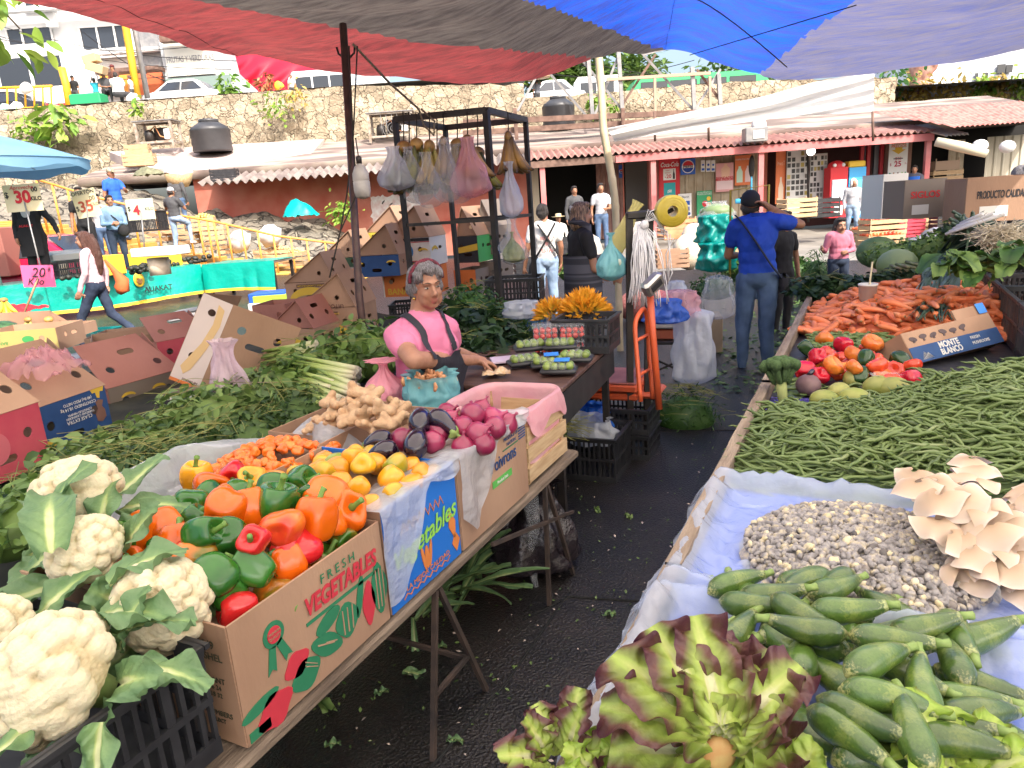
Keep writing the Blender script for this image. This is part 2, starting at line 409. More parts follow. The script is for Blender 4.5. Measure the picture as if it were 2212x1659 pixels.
# market building
x0,x1=gb(150,400,24).x,gb(2330,300,24).x
xa,xb,xc=gb(425,400,23).x,gb(1140,360,23).x,gb(2018,290,23).x
bld=root('market_building','long low market building with a sloping slab roof and corrugated eaves over shop fronts','building',BG@mv(0,24.8,0))
D=24.8
def corr(mb,xl,xr,ya,za,yb,zb,pitch=.21,amp=.045,th=.012,m=0):
 n=int((xr-xl)/pitch*6)
 f= lambda dz:( lambda a,b:(lerp(xl,xr,a),lerp(ya,yb,b)+.03*math.sin(a*40),lerp(za,zb,b)+amp*math.cos(a*(xr-xl)/pitch*2*PI)+dz))
 mb.grid(f(0),n,4,m);mb.grid(f(-th),n,4,m)
 mb.grid( lambda a,b:f(-th*b)(a,0),n,2,m)
mb=MB();mb.M=mv(0,-D,0)
mb.grid( lambda a,b:(lerp(x0,x1,a),lerp(24.5,28.7,b),lerp(3.42,4.42,b)+.03*fbm((a*30,b*6,0))),80,14)
mb.add([(x0,24.5,3.17),(x1,24.5,3.17),(x1,24.5,3.42),(x0,24.5,3.42),(x0,28.7,3.17),(x1,28.7,3.17)],[(0,1,2,3),(0,4,5,1)])
mb.build('slab_roof',M_SLAB,bld)
mb=MB();mb.M=mv(0,-D,0);corr(mb,xb,xc,22.9,2.98,24.7,3.33)
mb.build('eave_sheet',pm('brown pink roof sheet',(.28,.13,.11),(.38,.22,.18),scale=2,rough=.7,rvar=.1),bld,angle=60)
mb=MB();mb.M=mv(0,-D,0);corr(mb,xa,xb-.05,23.1,2.92,24.7,3.3,pitch=.27,amp=.06)
mb.build('eave_sheet',pm('grey roof sheet',(.15,.115,.105),(.27,.23,.205),scale=2,rough=.7),bld,angle=60)
xm=gb(1330,345,23).x
mb=MB();mb.M=mv(0,-D,0);mb.box((0+(xm+xc)/2,23.02,2.80),(xc-xm,.08,.22));mb.build('fascia',M_PINK,bld,smooth=False)
mb=MB();mb.M=mv(0,-D,0);mb.box(((xb+xm)/2-.01,23.02,2.80),(xm-xb-.02,.08,.2));mb.build('fascia',M_RUST,bld,smooth=False)
for u in (1172,1411,1643,2000):
 p=gb(u,380,23.1);mb=MB();mb.M=mv(p.x,23.1-D,0);mb.box((0,0,1.37),(.16,.12,2.66));mb.build('post',M_PINK,bld,smooth=False)
def bay(name,u0,u1,mat,y=24.8,z0=.12,z1=3.2,th=.1):
 a,b=gb(u0,440,y).x,gb(u1,440,y).x
 m_=MB();m_.box(((a+b)/2,y-D+th/2,(z0+z1)/2),(b-a,th,z1-z0));return m_.build(name,mat,bld,smooth=False)
def ribs(name,u0,u1,mat,y=24.8,z0=.25,z1=2.8,pitch=.3):
 a,b=gb(u0,440,y).x,gb(u1,440,y).x;n=max(8,int((b-a)/pitch*8))
 m_=MB();m_.grid( lambda s,t:(lerp(a,b,s),y-D+.04*(1 if (s*(b-a)/pitch)%1>.3 else 0),lerp(z0,z1,t)),n,2);return m_.build(name,mat,bld,smooth=False)
bay('wall',425,1148,M_REDW,z0=.1)
m_=MB();a=gb(800,430,24.7);m_.grid( lambda s,t:(a.x+1.6*s+.15*fbm((t*5,s,1)),-.03,1.35+.85*t+.25*fbm((s*5,t,3))),20,12);m_.build('whitewash_patch',pm('whitewash',(.7,.68,.65),(.6,.45,.42),scale=6,rough=.9,bump=.5),bld)
ribs('shutter',1148,1166,pm('beige shutter',(.45,.38,.28),rough=.6))
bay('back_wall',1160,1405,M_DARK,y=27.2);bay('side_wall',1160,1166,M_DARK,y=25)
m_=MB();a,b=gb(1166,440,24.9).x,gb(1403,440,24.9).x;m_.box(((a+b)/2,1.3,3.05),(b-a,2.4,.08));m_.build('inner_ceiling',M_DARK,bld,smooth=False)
ribs('shutter',1290,1347,pm('brown shutter',(.2,.1,.08),(.28,.15,.12),scale=4,rough=.6),y=25.4,pitch=.16)
bay('partition',1347,1349,M_REDW,y=25);bay('tiled_wall',1352,1400,pm('grey block',(.3,.28,.27),rough=.8),y=26.6)
bay('pillar',1403,1424,pm('rose pillar',(.42,.15,.13),rough=.7),th=.3)
ribs('shutter',1424,1643,M_TIN)
bay('back_wall',1655,1915,pm('shop back wall',(.10,.035,.035),rough=.8),y=26.8)
bay('pillar',1646,1656,M_REDW,th=.25)
for u in (1858,1872,1900):
 bay('door_post',u-4,u+3,pm('red door post',(.5,.03,.04),rough=.5),y=24.9,th=.12)
for u in (1864,1885):
 bay('roller_guide',u-2,u+10,pm('dark grey guide',(.13,.13,.14),rough=.5,metal=.5),y=25.0)
bay('side_wall',1905,1962,pm('ochre wall',(.3,.17,.13),rough=.9),y=25.0)
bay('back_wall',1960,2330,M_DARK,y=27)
ribs('shutter',2040,2075,M_TIN,y=26.5);ribs('shutter',2120,2212,pm('cream shutter',(.5,.46,.36),rough=.7),y=26)
mb=MB();mb.M=mv(0,-D,0);pa,pb=gb(2052,300,22).x,gb(2330,280,22).x
mb.grid( lambda s,t:(lerp(pa,pb,s)-1.1*t*(1-s),lerp(21.8,24.6,t),lerp(2.95,3.75,t)+.05*abs(math.sin(s*26*PI))+.05*((t*7)%1)),150,30)
mb.build('tile_roof',pm('clay roof tile',(.42,.13,.11),(.55,.24,.2),scale=5,rough=.7),bld)
mb=MB();mb.M=mv(0,-D,0);pc=gb(2022,300,22.6).x;corr(mb,pc,pa+.7,22.2,2.78,24.6,3.3,pitch=.14,amp=.03)
mb.build('porch_sheet',pm('grey tin',(.42,.41,.39),(.3,.29,.27),scale=3,rough=.5,metal=.3),bld,angle=60)
r=root('roof_block','pink washed concrete slab roof at the far left under the stone wall','roof',BG@mv(gb(400,350,26).x,26,3.1))
q=[gb(235,328,27.6),gb(700,300,28.4),gb(660,345,25.6),gb(560,372,24.6),gb(330,364,24.6)]
mb=MB();o_=Vector((gb(400,350,26).x,26,3.1));V=[tuple(p-o_) for p in q];V+=[(x,y,z-.3) for x,y,z in V]
mb.add(V,[(0,4,3,2,1)[::-1],*[(i,(i+1)%5,(i+1)%5+5,i+5) for i in range(5)]]);mb.build('slab',pm('pink slab',(.36,.27,.25),(.5,.42,.38),scale=1.2,rough=.9),r,smooth=False)
# stone retaining wall, embankment, stairs
def stonewall(name,label,u0,u1,y,zb,ztop,seed,th=.5):
 a,b=gb(u0,250,y).x,gb(u1,250,y).x;n=max(12,int((b-a)/.14))
 r_=MB();r_.M=mv(-(a+b)/2,-y,-zb)
 def f(s,t):
  z=lerp(zb,ztop(lerp(u0,u1,s))+.07*NZ.noise((s*n*.25,seed,0)),t);x=lerp(a,b,s)
  d=NZ.voronoi((x*1.7,seed,z*1.9))[0];return (x,y-.14*(1-min(1,d[0]*1.6))+.05*NZ.noise((x*3,z*3,seed)),z)
 r_.grid(f,n,26)
 r_.grid( lambda s,t:(lerp(a,b,s),y+th*t-.02,ztop(lerp(u0,u1,s))+.07*NZ.noise((s*n*.25,seed,0))),n,3)
 return tag(r_.build(name,M_STONE,M=BG@mv((a+b)/2,y,zb)),label,'wall')
def top_l(u):return gb(u,pl([(0,240,0),(480,204,0),(740,186,0),(1131,181,0)],max(0,min(1,(u+120)/1251)))[1] if False else np.interp(u,[-150,0,480,740,1140],[250,240,205,187,181]),28.7).z
stonewall('stone_wall','tall rubble stone retaining wall below the upper street, with weeds in its joints',-150,1135,28.7,3.2,top_l,3.)
stonewall('stone_wall','lower rubble stone wall behind the water tank and steel truss',1125,1930,29.2,3.3,lambda u:gb(u,np.interp(u,[1125,1300,1480,1660,1930],[212,201,184,173,168]),29.2).z,8.)
stonewall('stone_wall','grey stone wall with dry plants along its top at the right',1900,2330,31.5,3.8,lambda u:gb(u,np.interp(u,[1900,2330],[214,196]),31.5).z,12.)
mb=MB()
def emb(s,t):
 u=lerp(-80,760,s);x=gb(u,480,lerp(20.5,24.9,t)).x
 zb=np.interp(u,[-80,75,400,620,760],[2.3,2.0,.75,.3,.1]);zt=np.interp(u,[-80,300,430,700,760],[3.3,3.2,2.2,1.7,1.0])
 z=lerp(zb,zt,t**.8)
 return (x,lerp(20.4,24.9,t),z+.22*fbm((x*1.3,t*4,2))-.1*NZ.voronoi((x*1.8,t*5,0))[0][0])
mb.grid(emb,130,40);tag(mb.build('stone_embankment',M_ROCK,M=BG),'rough stone embankment sloping down beneath the red wall','embankment')
mb=MB()
def ramp_z(u):return float(np.interp(u,[-80,75,400,560,700,800],[2.2,1.95,.85,.5,.22,.1]))
for k in range(22):
 ua,ub=lerp(-80,790,k/22),lerp(-80,790,(k+1)/22);a,b=gb(ua,500,19).x,gb(ub,500,19).x;z=ramp_z((ua+ub)/2)
 mb.rbox(((a+b)/2,19.3,z/2),(b-a,2.4,z),.02)
tag(mb.build('stairway',M_YEL,M=BG,smooth=False),'worn yellow painted steps climbing left along the stone embankment','stairs')
M_RAIL=pm('orange yellow rail paint',(.72,.28,.03),(.6,.3,.08),scale=6,rough=.5)
rr=root('railing','orange yellow tube railing beside the yellow steps','railing',BG@mv(gb(400,470,18.2).x,18.2,0));ox=gb(400,470,18.2).x
RP=[(75,386),(200,425),(330,455),(470,480),(600,510),(742,528)]
mb=MB();mb.tube([(gb(u,v,18.2).x-ox,0,gb(u,v,18.2).z) for u,v in RP],.03,6);mb.build('handrail',M_RAIL,rr)
for u in (78,112,145,182,230,285,335,372,405,428,447,462,490,522,556,590,628,662,702,740):
 v=np.interp(u,[p[0] for p in RP],[p[1] for p in RP]);p=gb(u,v,18.2);zb=ramp_z(u)-.15
 MB().tube([(p.x-ox,0,p.z),(p.x-ox,0,zb)],.026,6).build('baluster',M_RAIL,rr)
# bodies: one continuous surface grown from limbs
def remesh(mb,vox,smooth=2,name='body'):
 me=bpy.data.meshes.new(name);V=np.concatenate(mb.V);me.from_pydata(V.tolist(),[],mb.Fc);me.update()
 o=bpy.data.objects.new('tmp',me);C.objects.link(o)
 m=o.modifiers.new('r','REMESH');m.mode='VOXEL';m.voxel_size=vox;m.use_smooth_shade=True
 if smooth:
  s=o.modifiers.new('s','SMOOTH');s.iterations=smooth;s.factor=.5
 dg=bpy.context.evaluated_depsgraph_get()
 out=bpy.data.meshes.new_from_object(o.evaluated_get(dg));bpy.data.objects.remove(o);bpy.data.meshes.remove(me)
 out.name=name;out.materials.clear()
 return out
def wobble(me,fn,mask=None):
 """push vertices along their normals by fn(position)"""
 n=len(me.vertices);P=np.zeros(n*3);me.vertices.foreach_get('co',P);P=P.reshape(-1,3);Q=np.zeros(n*3);me.vertex_normals.foreach_get('vector',Q);Q=Q.reshape(-1,3)
 d=np.array([fn(p) if mask is None or mask[i] else 0. for i,p in enumerate(P.tolist())]);me.vertices.foreach_set('co',(P+Q*d[:,None]).ravel());me.update()
class Body:
 def __init__(s):s.mb=MB();s.pr=[];s.M=Matrix()
 def cap(s,a,b,ra,rb,m):
  a,b=s.M@Vector(a),s.M@Vector(b);s.pr.append(('c',np.array(a),np.array(b),ra,rb,m))
  if (b-a).length>1e-4:s.mb.tube([a,lerp(a,b,.33),lerp(a,b,.67),b],[ra,lerp(ra,rb,.33),lerp(ra,rb,.67),rb],12)
  s.mb.ell(a,ra*.999,nu=12,nv=8);s.mb.ell(b,rb*.999,nu=12,nv=8)
 def chain(s,P,r,m):
  for i in range(len(P)-1):s.cap(P[i],P[i+1],r[i],r[i+1],m)
 def ell(s,c,r,m,X=None):
  X=s.M@(mv(*c)@X if X is not None else mv(*c));s.pr.append(('e',np.array(X.inverted()),np.array(r),None,None,m));s.mb.ell((0,0,0),r,M=X,nu=18,nv=12)
 def mesh(s,vox,mats,smooth=2,fold=.004,soft=(),seed=0):
  me=remesh(s.mb,vox,smooth);n=len(me.polygons)
  c=np.zeros(n*3);me.polygons.foreach_get('center',c);c=c.reshape(-1,3);best=np.full(n,1e9);mi=np.zeros(n,int);x,y,z=c[:,0],c[:,1],c[:,2]
  for p in s.pr:
   if p[0]=='c':
    _,a,b,ra,rb,m=p;ab=b-a;L2=max(float(sum(ab*ab)),1e-9);dx,dy,dz=x-a[0],y-a[1],z-a[2]
    t=np.clip((dx*ab[0]+dy*ab[1]+dz*ab[2])/L2,0,1);d=np.sqrt((dx-t*ab[0])**2+(dy-t*ab[1])**2+(dz-t*ab[2])**2)-(ra+(rb-ra)*t)
   else :
    _,Xi,r,_,_,m=p;q=sum(((Xi[i,0]*x+Xi[i,1]*y+Xi[i,2]*z+Xi[i,3])/r[i])**2 for i in range(3));d=(np.sqrt(q)-1)*min(r)
   k=d<best;best[k]=d[k];mi[k]=m
  for x in mats:me.materials.append(x)
  me.polygons.foreach_set('material_index',mi.tolist());me.polygons.foreach_set('use_smooth',[True]*n)
  if fold:
   sv=np.zeros(len(me.vertices),bool);[sv.__setitem__(list(p.vertices),True) for p in me.polygons if p.material_index in soft]
   wobble(me,lambda q:fold*(NZ.noise((q[0]*11+seed,q[1]*11,q[2]*6))+.7*NZ.noise((q[0]*24,q[1]*24+seed,q[2]*15))),sv)
  me.update();return me
SK1=pm('tan skin',(.33,.16,.09),(.27,.12,.065),scale=14,rough=.6,sss=.05,rvar=.1)
SK2=pm('light brown skin',(.42,.22,.14),(.36,.17,.1),scale=14,rough=.6,sss=.05,rvar=.08)
HAIRB=pm('black hair',(.012,.009,.008),(.03,.02,.015),scale=60,rough=.45,stretch=(6,6,.6),bump=.6,bscale=160)
HAIRBR=pm('brown hair',(.05,.018,.012),(.11,.045,.03),scale=40,rough=.4,stretch=(6,6,.4),bump=.6,bscale=120)
HAIRG=pm('grey hair',(.12,.11,.12),(.35,.33,.35),scale=40,rough=.5,stretch=(5,5,.8),bump=.8,bscale=110)
M_EYEW=pm('eye white',(.34,.31,.29),rough=.2);M_EYED=pm('dark iris',(.015,.01,.008),rough=.1);M_LIP=pm('lips',(.33,.12,.09),rough=.4)
M_SHOE=pm('dark shoe',(.03,.03,.035),rough=.6);M_SOLEW=pm('white trainer',(.6,.6,.58),rough=.6)
JEAN=pm('blue denim',(.05,.09,.17),(.10,.16,.27),scale=5,rough=.9,bump=.2,bscale=120)
JEANL=pm('pale denim',(.20,.29,.42),(.32,.42,.55),scale=4,rough=.9,bump=.2,bscale=120)
JEAND=pm('dark denim',(.012,.02,.045),(.03,.045,.08),scale=5,rough=.9,bump=.2,bscale=120)
def cloth(name,c,v=.75,rough=.85):return pm(name,c,tuple(v*k for k in c),scale=3.5,rough=rough,bump=.25,bscale=25,bdist=.012)
BLK=cloth('black cloth',(.014,.013,.015));WHT=cloth('white cloth',(.68,.66,.63),.9);GRY=cloth('charcoal cloth',(.07,.07,.075))
LGR=cloth('light grey cloth',(.42,.42,.44),.85)
def head(B,c,k=1.,yaw=0.,pitch=0.,tilt=0.,skin=0,lip=None,fine=False,full=0.):
 """skull, jaw, nose, ears, lips at c; facing -Y turned by yaw"""
 X=B.M@mv(*c)@rotz(yaw)@rotx(pitch)@roty(tilt)@sc(k);old=B.M;B.M=X
 def E(cc,r,m,Y=None):B.ell(cc,tuple(q*k for q in r),m,Y) if False else B.ell(cc,r,m,Y)
 B.ell((0,.012,.035),(.074,.094,.086),skin);B.ell((0,-.022,-.03),(.062+.012*full,.068,.085),skin)
 B.ell((0,-.052,-.088),(.032+.014*full,.028,.022),skin);B.cap((0,-.088,.012),(0,-.110,-.024),.0085,.0125,skin)
 for s_ in (-1,1):
  B.ell((s_*.012,-.1,-.031),(.0095,.010,.008),skin);B.ell((s_*.076,.006,-.006),(.009,.02,.032),skin)
  B.ell((s_*.036,-.064,-.026),(.022+.006*full,.018,.022),skin);B.cap((s_*.012,-.087,.034),(s_*.05,-.075,.032),.0075,.006,skin)
  if full:B.ell((s_*.036,-.044,-.06),(.028,.03,.034),skin)
 if lip is not None:
  B.ell((0,-.09,-.055),(.023,.010,.0055),lip);B.ell((0,-.088,-.066),(.02,.010,.0065),lip)
 B.M=old;return X
def eyes(parent,X,closed=0.):
 for s_ in (-1,1):
  m=MB();m.ell((s_*.031,-.0745,.011),(.0145,.0118,.0046),0);m.ell((s_*.031,-.0826,.011),(.0058,.0045,.0053),1)
  m.build('eye',[M_EYEW,M_EYED],parent,M=X)
 for s_ in (-1,1):
  m=MB();m.tube([(s_*.014,-.0935,.034),(s_*.03,-.0925,.0405),(s_*.052,-.0775,.036)],[.0022,.0026,.0012],5);m.build('eyebrow',HAIRB,parent,M=X)
def hand(B,p,d,n,k=1.,curl=.5,skin=0,thumb=1,spread=.25):
 """p wrist, d along the hand, n out of the palm; four fingers and a thumb from its side"""
 d=Vector(d).normalized();n=Vector(n);n=(n-d*n.dot(d)).normalized();s_=d.cross(n);P=Vector(p)
 B.cap(P,P+d*.04*k,.024*k,.026*k,skin)
 for i,(o,L,r) in enumerate(((-.030,.068,.0088),(-.010,.078,.0092),(.010,.074,.009),(.029,.058,.008))):
  a=P+d*.078*k+s_*o*k;B.cap(P+d*.035*k+s_*o*.75*k,a,.014*k,.0115*k,skin)
  dd=(d+s_*o*spread*8).normalized();c=curl*(1+.15*i)
  q1=a+(dd*math.cos(c*.5)+n*math.sin(c*.5))*L*.5*k;q2=q1+(dd*math.cos(c*1.3)+n*math.sin(c*1.3))*L*.5*k
  B.cap(a,q1,r*1.1*k,r*k,skin);B.cap(q1,q2,r*k,r*.82*k,skin)
 a=P+d*.022*k-s_*.026*k*thumb;b=a+(d*.6-s_*thumb*.7+n*.45).normalized()*.042*k;B.cap(a,b,.0135*k,.0105*k,skin);B.cap(b,b+(d*.85-s_*thumb*.2+n*.5).normalized()*.032*k,.0105*k,.0085*k,skin)
JT=dict(pel=(0,0,.95),ch=(0,0,1.24),nk=(0,.01,1.44),hd=(0,-.012,1.585),sl=(.175,.01,1.38),sr=(-.175,.01,1.38),el=(.235,.03,1.10),er=(-.235,.03,1.10),hl=(.245,-.05,.86),hr=(-.245,-.05,.86),kl=(.10,-.02,.5),kr=(-.10,-.02,.5),al=(.11,.03,.09),ar=(-.11,.03,.09),yaw=0.,pitch=0.,tilt=0.)
def person(label,M,h=1.7,mats=None,pose=None,vox=.02,wide=1.,hair='short',hairm=None,sleeve='long',skirt=False,group=None,hand_d=None,shoe=True,faced=False,belly=0.,category='person',fold=.009,hands=True,seed=0):
 """mats: skin, top, bottom, shoe. Faces -Y in its own frame; pose overrides joints (metres for a 1.7 m body)"""
 J=dict(JT);J.update(pose or {});k=h/1.7;v={a:(Vector(b)*k if isinstance(b,tuple) else b) for a,b in J.items()}
 B=Body();w=wide*k;S,T_,P_,Q=0,1,2,3
 pel,ch,nk,hd=v['pel'],v['ch'],v['nk'],v['hd'];ax=(nk-pel).normalized()
 yv=Vector((0,1,0));side=yv.cross(ax).normalized();fr=side.cross(ax)
 def tor(c,rx,ry,rz_,m):
  X=Matrix(((side.x,-fr.x,ax.x,0),(side.y,-fr.y,ax.y,0),(side.z,-fr.z,ax.z,0),(0,0,0,1)));B.ell(tuple(c),(rx,ry,rz_),m,X)
 tor(lerp(ch,nk,.25),.165*w,.11*w,.19*k,T_);tor(ch,.15*w,(.11+.02*belly)*w,.17*k,T_);tor(lerp(pel,ch,.55)-fr*(-.03*belly*k),(.14+.03*belly)*w,(.105+.05*belly)*w,.17*k,T_);tor(lerp(pel,ch,.2),.15*w,.115*w,.15*k,T_)
 tor(pel-ax*.02*k,.155*w,.12*w,.12*k,P_)
 B.cap(nk-ax*.03*k,lerp(nk,hd,.55),.062*k,.052*k,S);X=head(B,tuple(hd),k*J.get('hk',1.),v['yaw'],v['pitch'],v['tilt'],S)
 for s_,e_,h_,sg in (('sl','el','hl',1),('sr','er','hr',-1)):
  a,b,c=v[s_],v[e_],v[h_];B.cap(lerp(nk,a,.35),a,.062*w,.062*w,T_)
  if sleeve=='long':B.chain([a,b,lerp(b,c,.93)],[.06*w,.048*k,.036*k],T_)
  else :
   q=lerp(a,b,.52);B.chain([a,q],[.064*w,.058*w],T_);B.chain([q,b,c],[.045*k,.04*k,.028*k],S)
  if hands:hand(B,c,(c-b) if not hand_d else hand_d.get(h_,c-b),(-sg,-.2,0) if abs((c-b).normalized().x)<.8 else (0,0,-1),k*1.08,.6,S,thumb=-sg)
 for h_,kn,an in (((.088,0,-.03),'kl','al'),((-.088,0,-.03),'kr','ar')):
  a=pel+Vector(h_)*k;b,c=v[kn],v[an];B.chain([a,b,c-(c-b).normalized()*.02*k],[.092*w,.064*w,.046*k],P_)
  d=Vector((0,-1,0)) if 'toe' not in v else v['toe'];B.cap(c+Vector((0,.02*k,-.04*k)),c+d*.13*k+Vector((0,0,-.055*k)),.043*k,.036*k,Q)
 if skirt:B.cap(pel,pel-Vector((0,0,.4*k)),.16*w,.19*w,P_)
 r=root('person',label,category,M,group)
 me=B.mesh(vox*k,mats,2,fold*k,soft=(1,2),seed=seed);link('body',me,r)
 if faced:eyes(r,X)
 hairfn(r,X,hair,hairm or HAIRB,vox)
 return r,v,X,k
def hairfn(r,X,style,m,vox):
 if style in (None,'none'):return
 mb=MB()
 if style in ('short','tied','long','bob','grey'):
  mb.ell((0,.022,.045),(.083,.098,.09));mb.ell((0,.06,-.01),(.075,.062,.075))
  for s_ in (-1,1):mb.ell((s_*.062,.03,.01),(.026,.055,.055))
  mb.ell((0,-.045,.098),(.062,.045,.03))
  if style=='tied':mb.ell((0,.12,.01),(.035,.04,.05))
  if style=='bob':
   for s_ in (-1,1):mb.ell((s_*.062,.035,-.05),(.036,.06,.09))
   mb.ell((0,.075,-.06),(.075,.045,.09))
  if style=='long':
   mb.tube([(0,.06,.06),(0,.10,-.06),(0,.12,-.22),(.005,.13,-.36),(.01,.135,-.50)],[.085,.09,.09,.075,.03],12)
   for s_ in (-1,1):mb.tube([(s_*.06,.0,.06),(s_*.078,.03,-.06),(s_*.07,.07,-.22),(s_*.05,.09,-.4)],[.025,.032,.035,.02],8)
  me=remesh(mb,max(.008,vox*.7),2,'hair');me.materials.append(m)
  wobble(me,lambda q:.006*NZ.noise((q[0]*70,q[1]*70,q[2]*18)))
  me.polygons.foreach_set('use_smooth',[True]*len(me.polygons));link('hair',me,r,X);return
 if style=='cap':
  mb.lathe([(.089,0),(.09,.03),(.08,.07),(.05,.1),(.01,.112)],18,M=mv(0,.012,.035)@sc(.93,1.12,1));mb.ell((0,-.115,.045),(.065,.07,.012),M=rotx(.12));nm='cap'
 if style=='hat':
  mb.lathe([(.21,.02),(.17,0),(.095,.0),(.09,.05),(.085,.09),(.05,.1),(.005,.1)],22,M=mv(0,.01,.06)@sc(1,1.1,1));nm='straw_hat'
 if style=='hood':
  mb.ell((0,.03,.035),(.098,.105,.11));mb.ell((0,.06,-.09),(.1,.08,.09));nm='hood'
  for s_ in (-1,1):mb.ell((s_*.07,-.03,-.02),(.03,.06,.1))
  me=remesh(mb,.014,3,'hood');me.materials.append(m);me.polygons.foreach_set('use_smooth',[True]*len(me.polygons));link('hood',me,r,X);return
 mb.build(nm,m,r,M=X)
 if style in ('cap','hat'):
  m2=MB();m2.ell((0,.035,-.005),(.08,.08,.06));m2.build('hair',HAIRB,r,M=X)
def stand(u,vh,vf,y,face=0.,zf=None):
 """root matrix and height of somebody whose head top and feet show at these pixels, y metres ahead"""
 a,b=gb(u,vf,y),gb(u,vh,y);return BG@mv(a.x,y,a.z)@rotz(face),b.z-a.z
def dress(M,**k):return M
# shoppers and traders around the stalls
RGT,LFT,AWY=R(90),R(-90),PI
pinksw=cloth('pale pink sweatshirt',(.62,.42,.45),.88)
M,h=stand(236,496,752,9.8,LFT+.1)
r,v,X,k=person('long haired woman in a pale pink sweatshirt and dark jeans walking past the avocado stall',M,h,[SK2,pinksw,JEAND,M_SHOE],dict(kl=(.08,-.25,.50),al=(.08,-.32,.10),kr=(-.08,.10,.5),ar=(-.08,.42,.17),el=(.22,-.02,1.12),hl=(.21,-.14,.88),er=(-.22,.08,1.12),hr=(-.2,.06,.9),hd=(0,-.04,1.575)),.012,1.0,'long',HAIRBR,faced=True,seed=3)
MB().tube([(.0,-.06,.098),(0,-.02,.125),(0,.03,.135)],.006,5,M=sc(1)).build('sunglasses',K_BLACK,r,M=X)
mb=MB();mb.tube([(0,.10,1.30),(0,.20,1.12),(-.02,.27,.98),(0,.25,.86),(0,.2,.80)],[.02,.05,.11,.13,.05],12,flat=.8,M=sc(k))
tag(mb.build('shoulder_bag',cloth('orange bag cloth',(.62,.14,.04),.8),M=M@mv(-.17,.02,-.02)),'orange cloth shoulder bag carried behind the woman in pink','bag')
M,h=stand(100,405,628,12.6,.15)
r,v,X,k=person('trader in black hooded jacket and apron, face hidden behind the 30 price card',M,h,[SK1,BLK,BLK,M_SHOE],dict(el=(.36,-.05,1.15),hl=(.52,-.3,.93),er=(-.25,.0,1.1),hr=(-.2,-.15,.9)),.016,1.15,'cap',cloth('dark red cap',(.08,.01,.015)),seed=5)
mb=MB();mb.ell((0,-.105,1.33),(.075,.03,.12),M=sc(k));mb.build('undershirt',WHT,r)
mb=MB();mb.grid( lambda a,b:((a-.5)*(.3 if b>.7 else .36),-.155-.02*math.cos((a-.5)*3),.6+.62*b),12,12,M=sc(k));mb.build('apron',BLK,r)
words(r,'apron_print',[('AUAKAT',0,1.10*k,.055,dict(bold=.02))],K_RED,.19*k)
M,h=stand(268,420,590,14.4,.45)
r,v,X,k=person('woman in light blue hooded sweatshirt by the yellow steps with black bag',M,h,[SK2,cloth('light blue fleece',(.19,.31,.46),.85),JEAND,M_SHOE],dict(el=(.23,-.05,1.08),hl=(.10,-.27,1.10),er=(-.23,-.02,1.08),hr=(-.02,-.26,1.08),yaw=.3),.016,1.12,'tied',HAIRB,faced=True,seed=8)
mb=MB();mb.ell((.17,-.2,.93),(.12,.07,.13),M=sc(k));mb.tube([(.2,-.16,1.0),(.05,-.16,1.2),(-.16,-.02,1.42)],.014,6,M=sc(k));tag(mb.build('handbag',BLK,M=M),'black handbag slung across the woman in light blue','bag')
M,h=stand(205,402,580,15.2,.3)
person('person in a black T-shirt reaching out an arm behind the 35 price card',M,h,[SK1,BLK,BLK,M_SHOE],dict(el=(.32,-.12,1.28),hl=(.48,-.25,1.2)),.018,1.,'short',sleeve='short')
M,h=stand(238,417,585,16.0,.9)
person('dark haired shopper in a pale top behind the woman in light blue',M,h,[SK1,LGR,JEAN,M_SHOE],None,.02,1.,'short',sleeve='short')
M,h=stand(268,362,520,19.0,1.0)
r,v,X,k=person('man in a blue T-shirt, pink vest and camouflage cap climbing the yellow steps',M,h,[SK1,cloth('royal blue tee',(.02,.12,.55)),JEAN,M_SHOE],dict(el=(.24,-.1,1.15),hl=(.1,-.3,1.2)),.02,1.05,'cap',pm('camouflage',(.20,.17,.10),(.42,.38,.27),scale=30,lo=.45,hi=.55),sleeve='short')
mb=MB();mb.grid( lambda a,b:(.17*math.sin((a-.5)*2.2)-.03,.125*math.cos((a-.5)*2.2),1.05+.36*b),10,8,M=sc(k));mb.build('vest',cloth('pink vest',(.6,.2,.25)),r)
M,h=stand(392,404,548,17.6,AWY-.25)
r,v,X,k=person('man in a dark grey T-shirt and pale jeans stepping up onto the yellow steps',M,h,[SK1,GRY,JEANL,M_SOLEW],dict(kr=(-.14,-.32,.78),ar=(-.16,-.3,.32),el=(.3,-.1,1.18),hl=(.32,-.25,1.36),er=(-.24,-.15,1.15),hr=(-.12,-.3,1.2),hd=(0,-.03,1.58)),.016,1.1,'cap',LGR,sleeve='short',seed=2)
M,h=stand(398,372,500,19.6,AWY)
person('figure bent under a woven basket beside the climbing man',M,h,[SK1,GRY,JEAN,M_SHOE],dict(hd=(0,-.1,1.4),nk=(0,-.05,1.3)),.02,1.,'short')
M,h=stand(1186,441,700,10.2,AWY+.25)
r,v,X,k=person('man seen from behind in printed white shirt with crossed dark straps',M,h,[SK1,WHT,JEANL,M_SHOE],dict(el=(.26,.0,1.1),hl=(.30,-.06,.84),yaw=-.5),.013,1.12,'short',sleeve='short',seed=4)
mb=MB()
for a,b in (((-.13,.06,1.44),(.17,.10,1.0)),((.13,.06,1.44),(-.15,.10,1.0))):
 mb.tube([(lerp(a[0],b[0],t),.128+.02*math.sin(t*3),lerp(a[2],b[2],t)) for t in (0,.25,.5,.75,1)],.024,6,flat=.35,M=sc(k))
mb.tube([(.17,.12,1.0),(.24,.06,.86),(.27,.02,.6),(.24,.05,.55)],.028,6,M=sc(k));mb.build('strap',BLK,r)
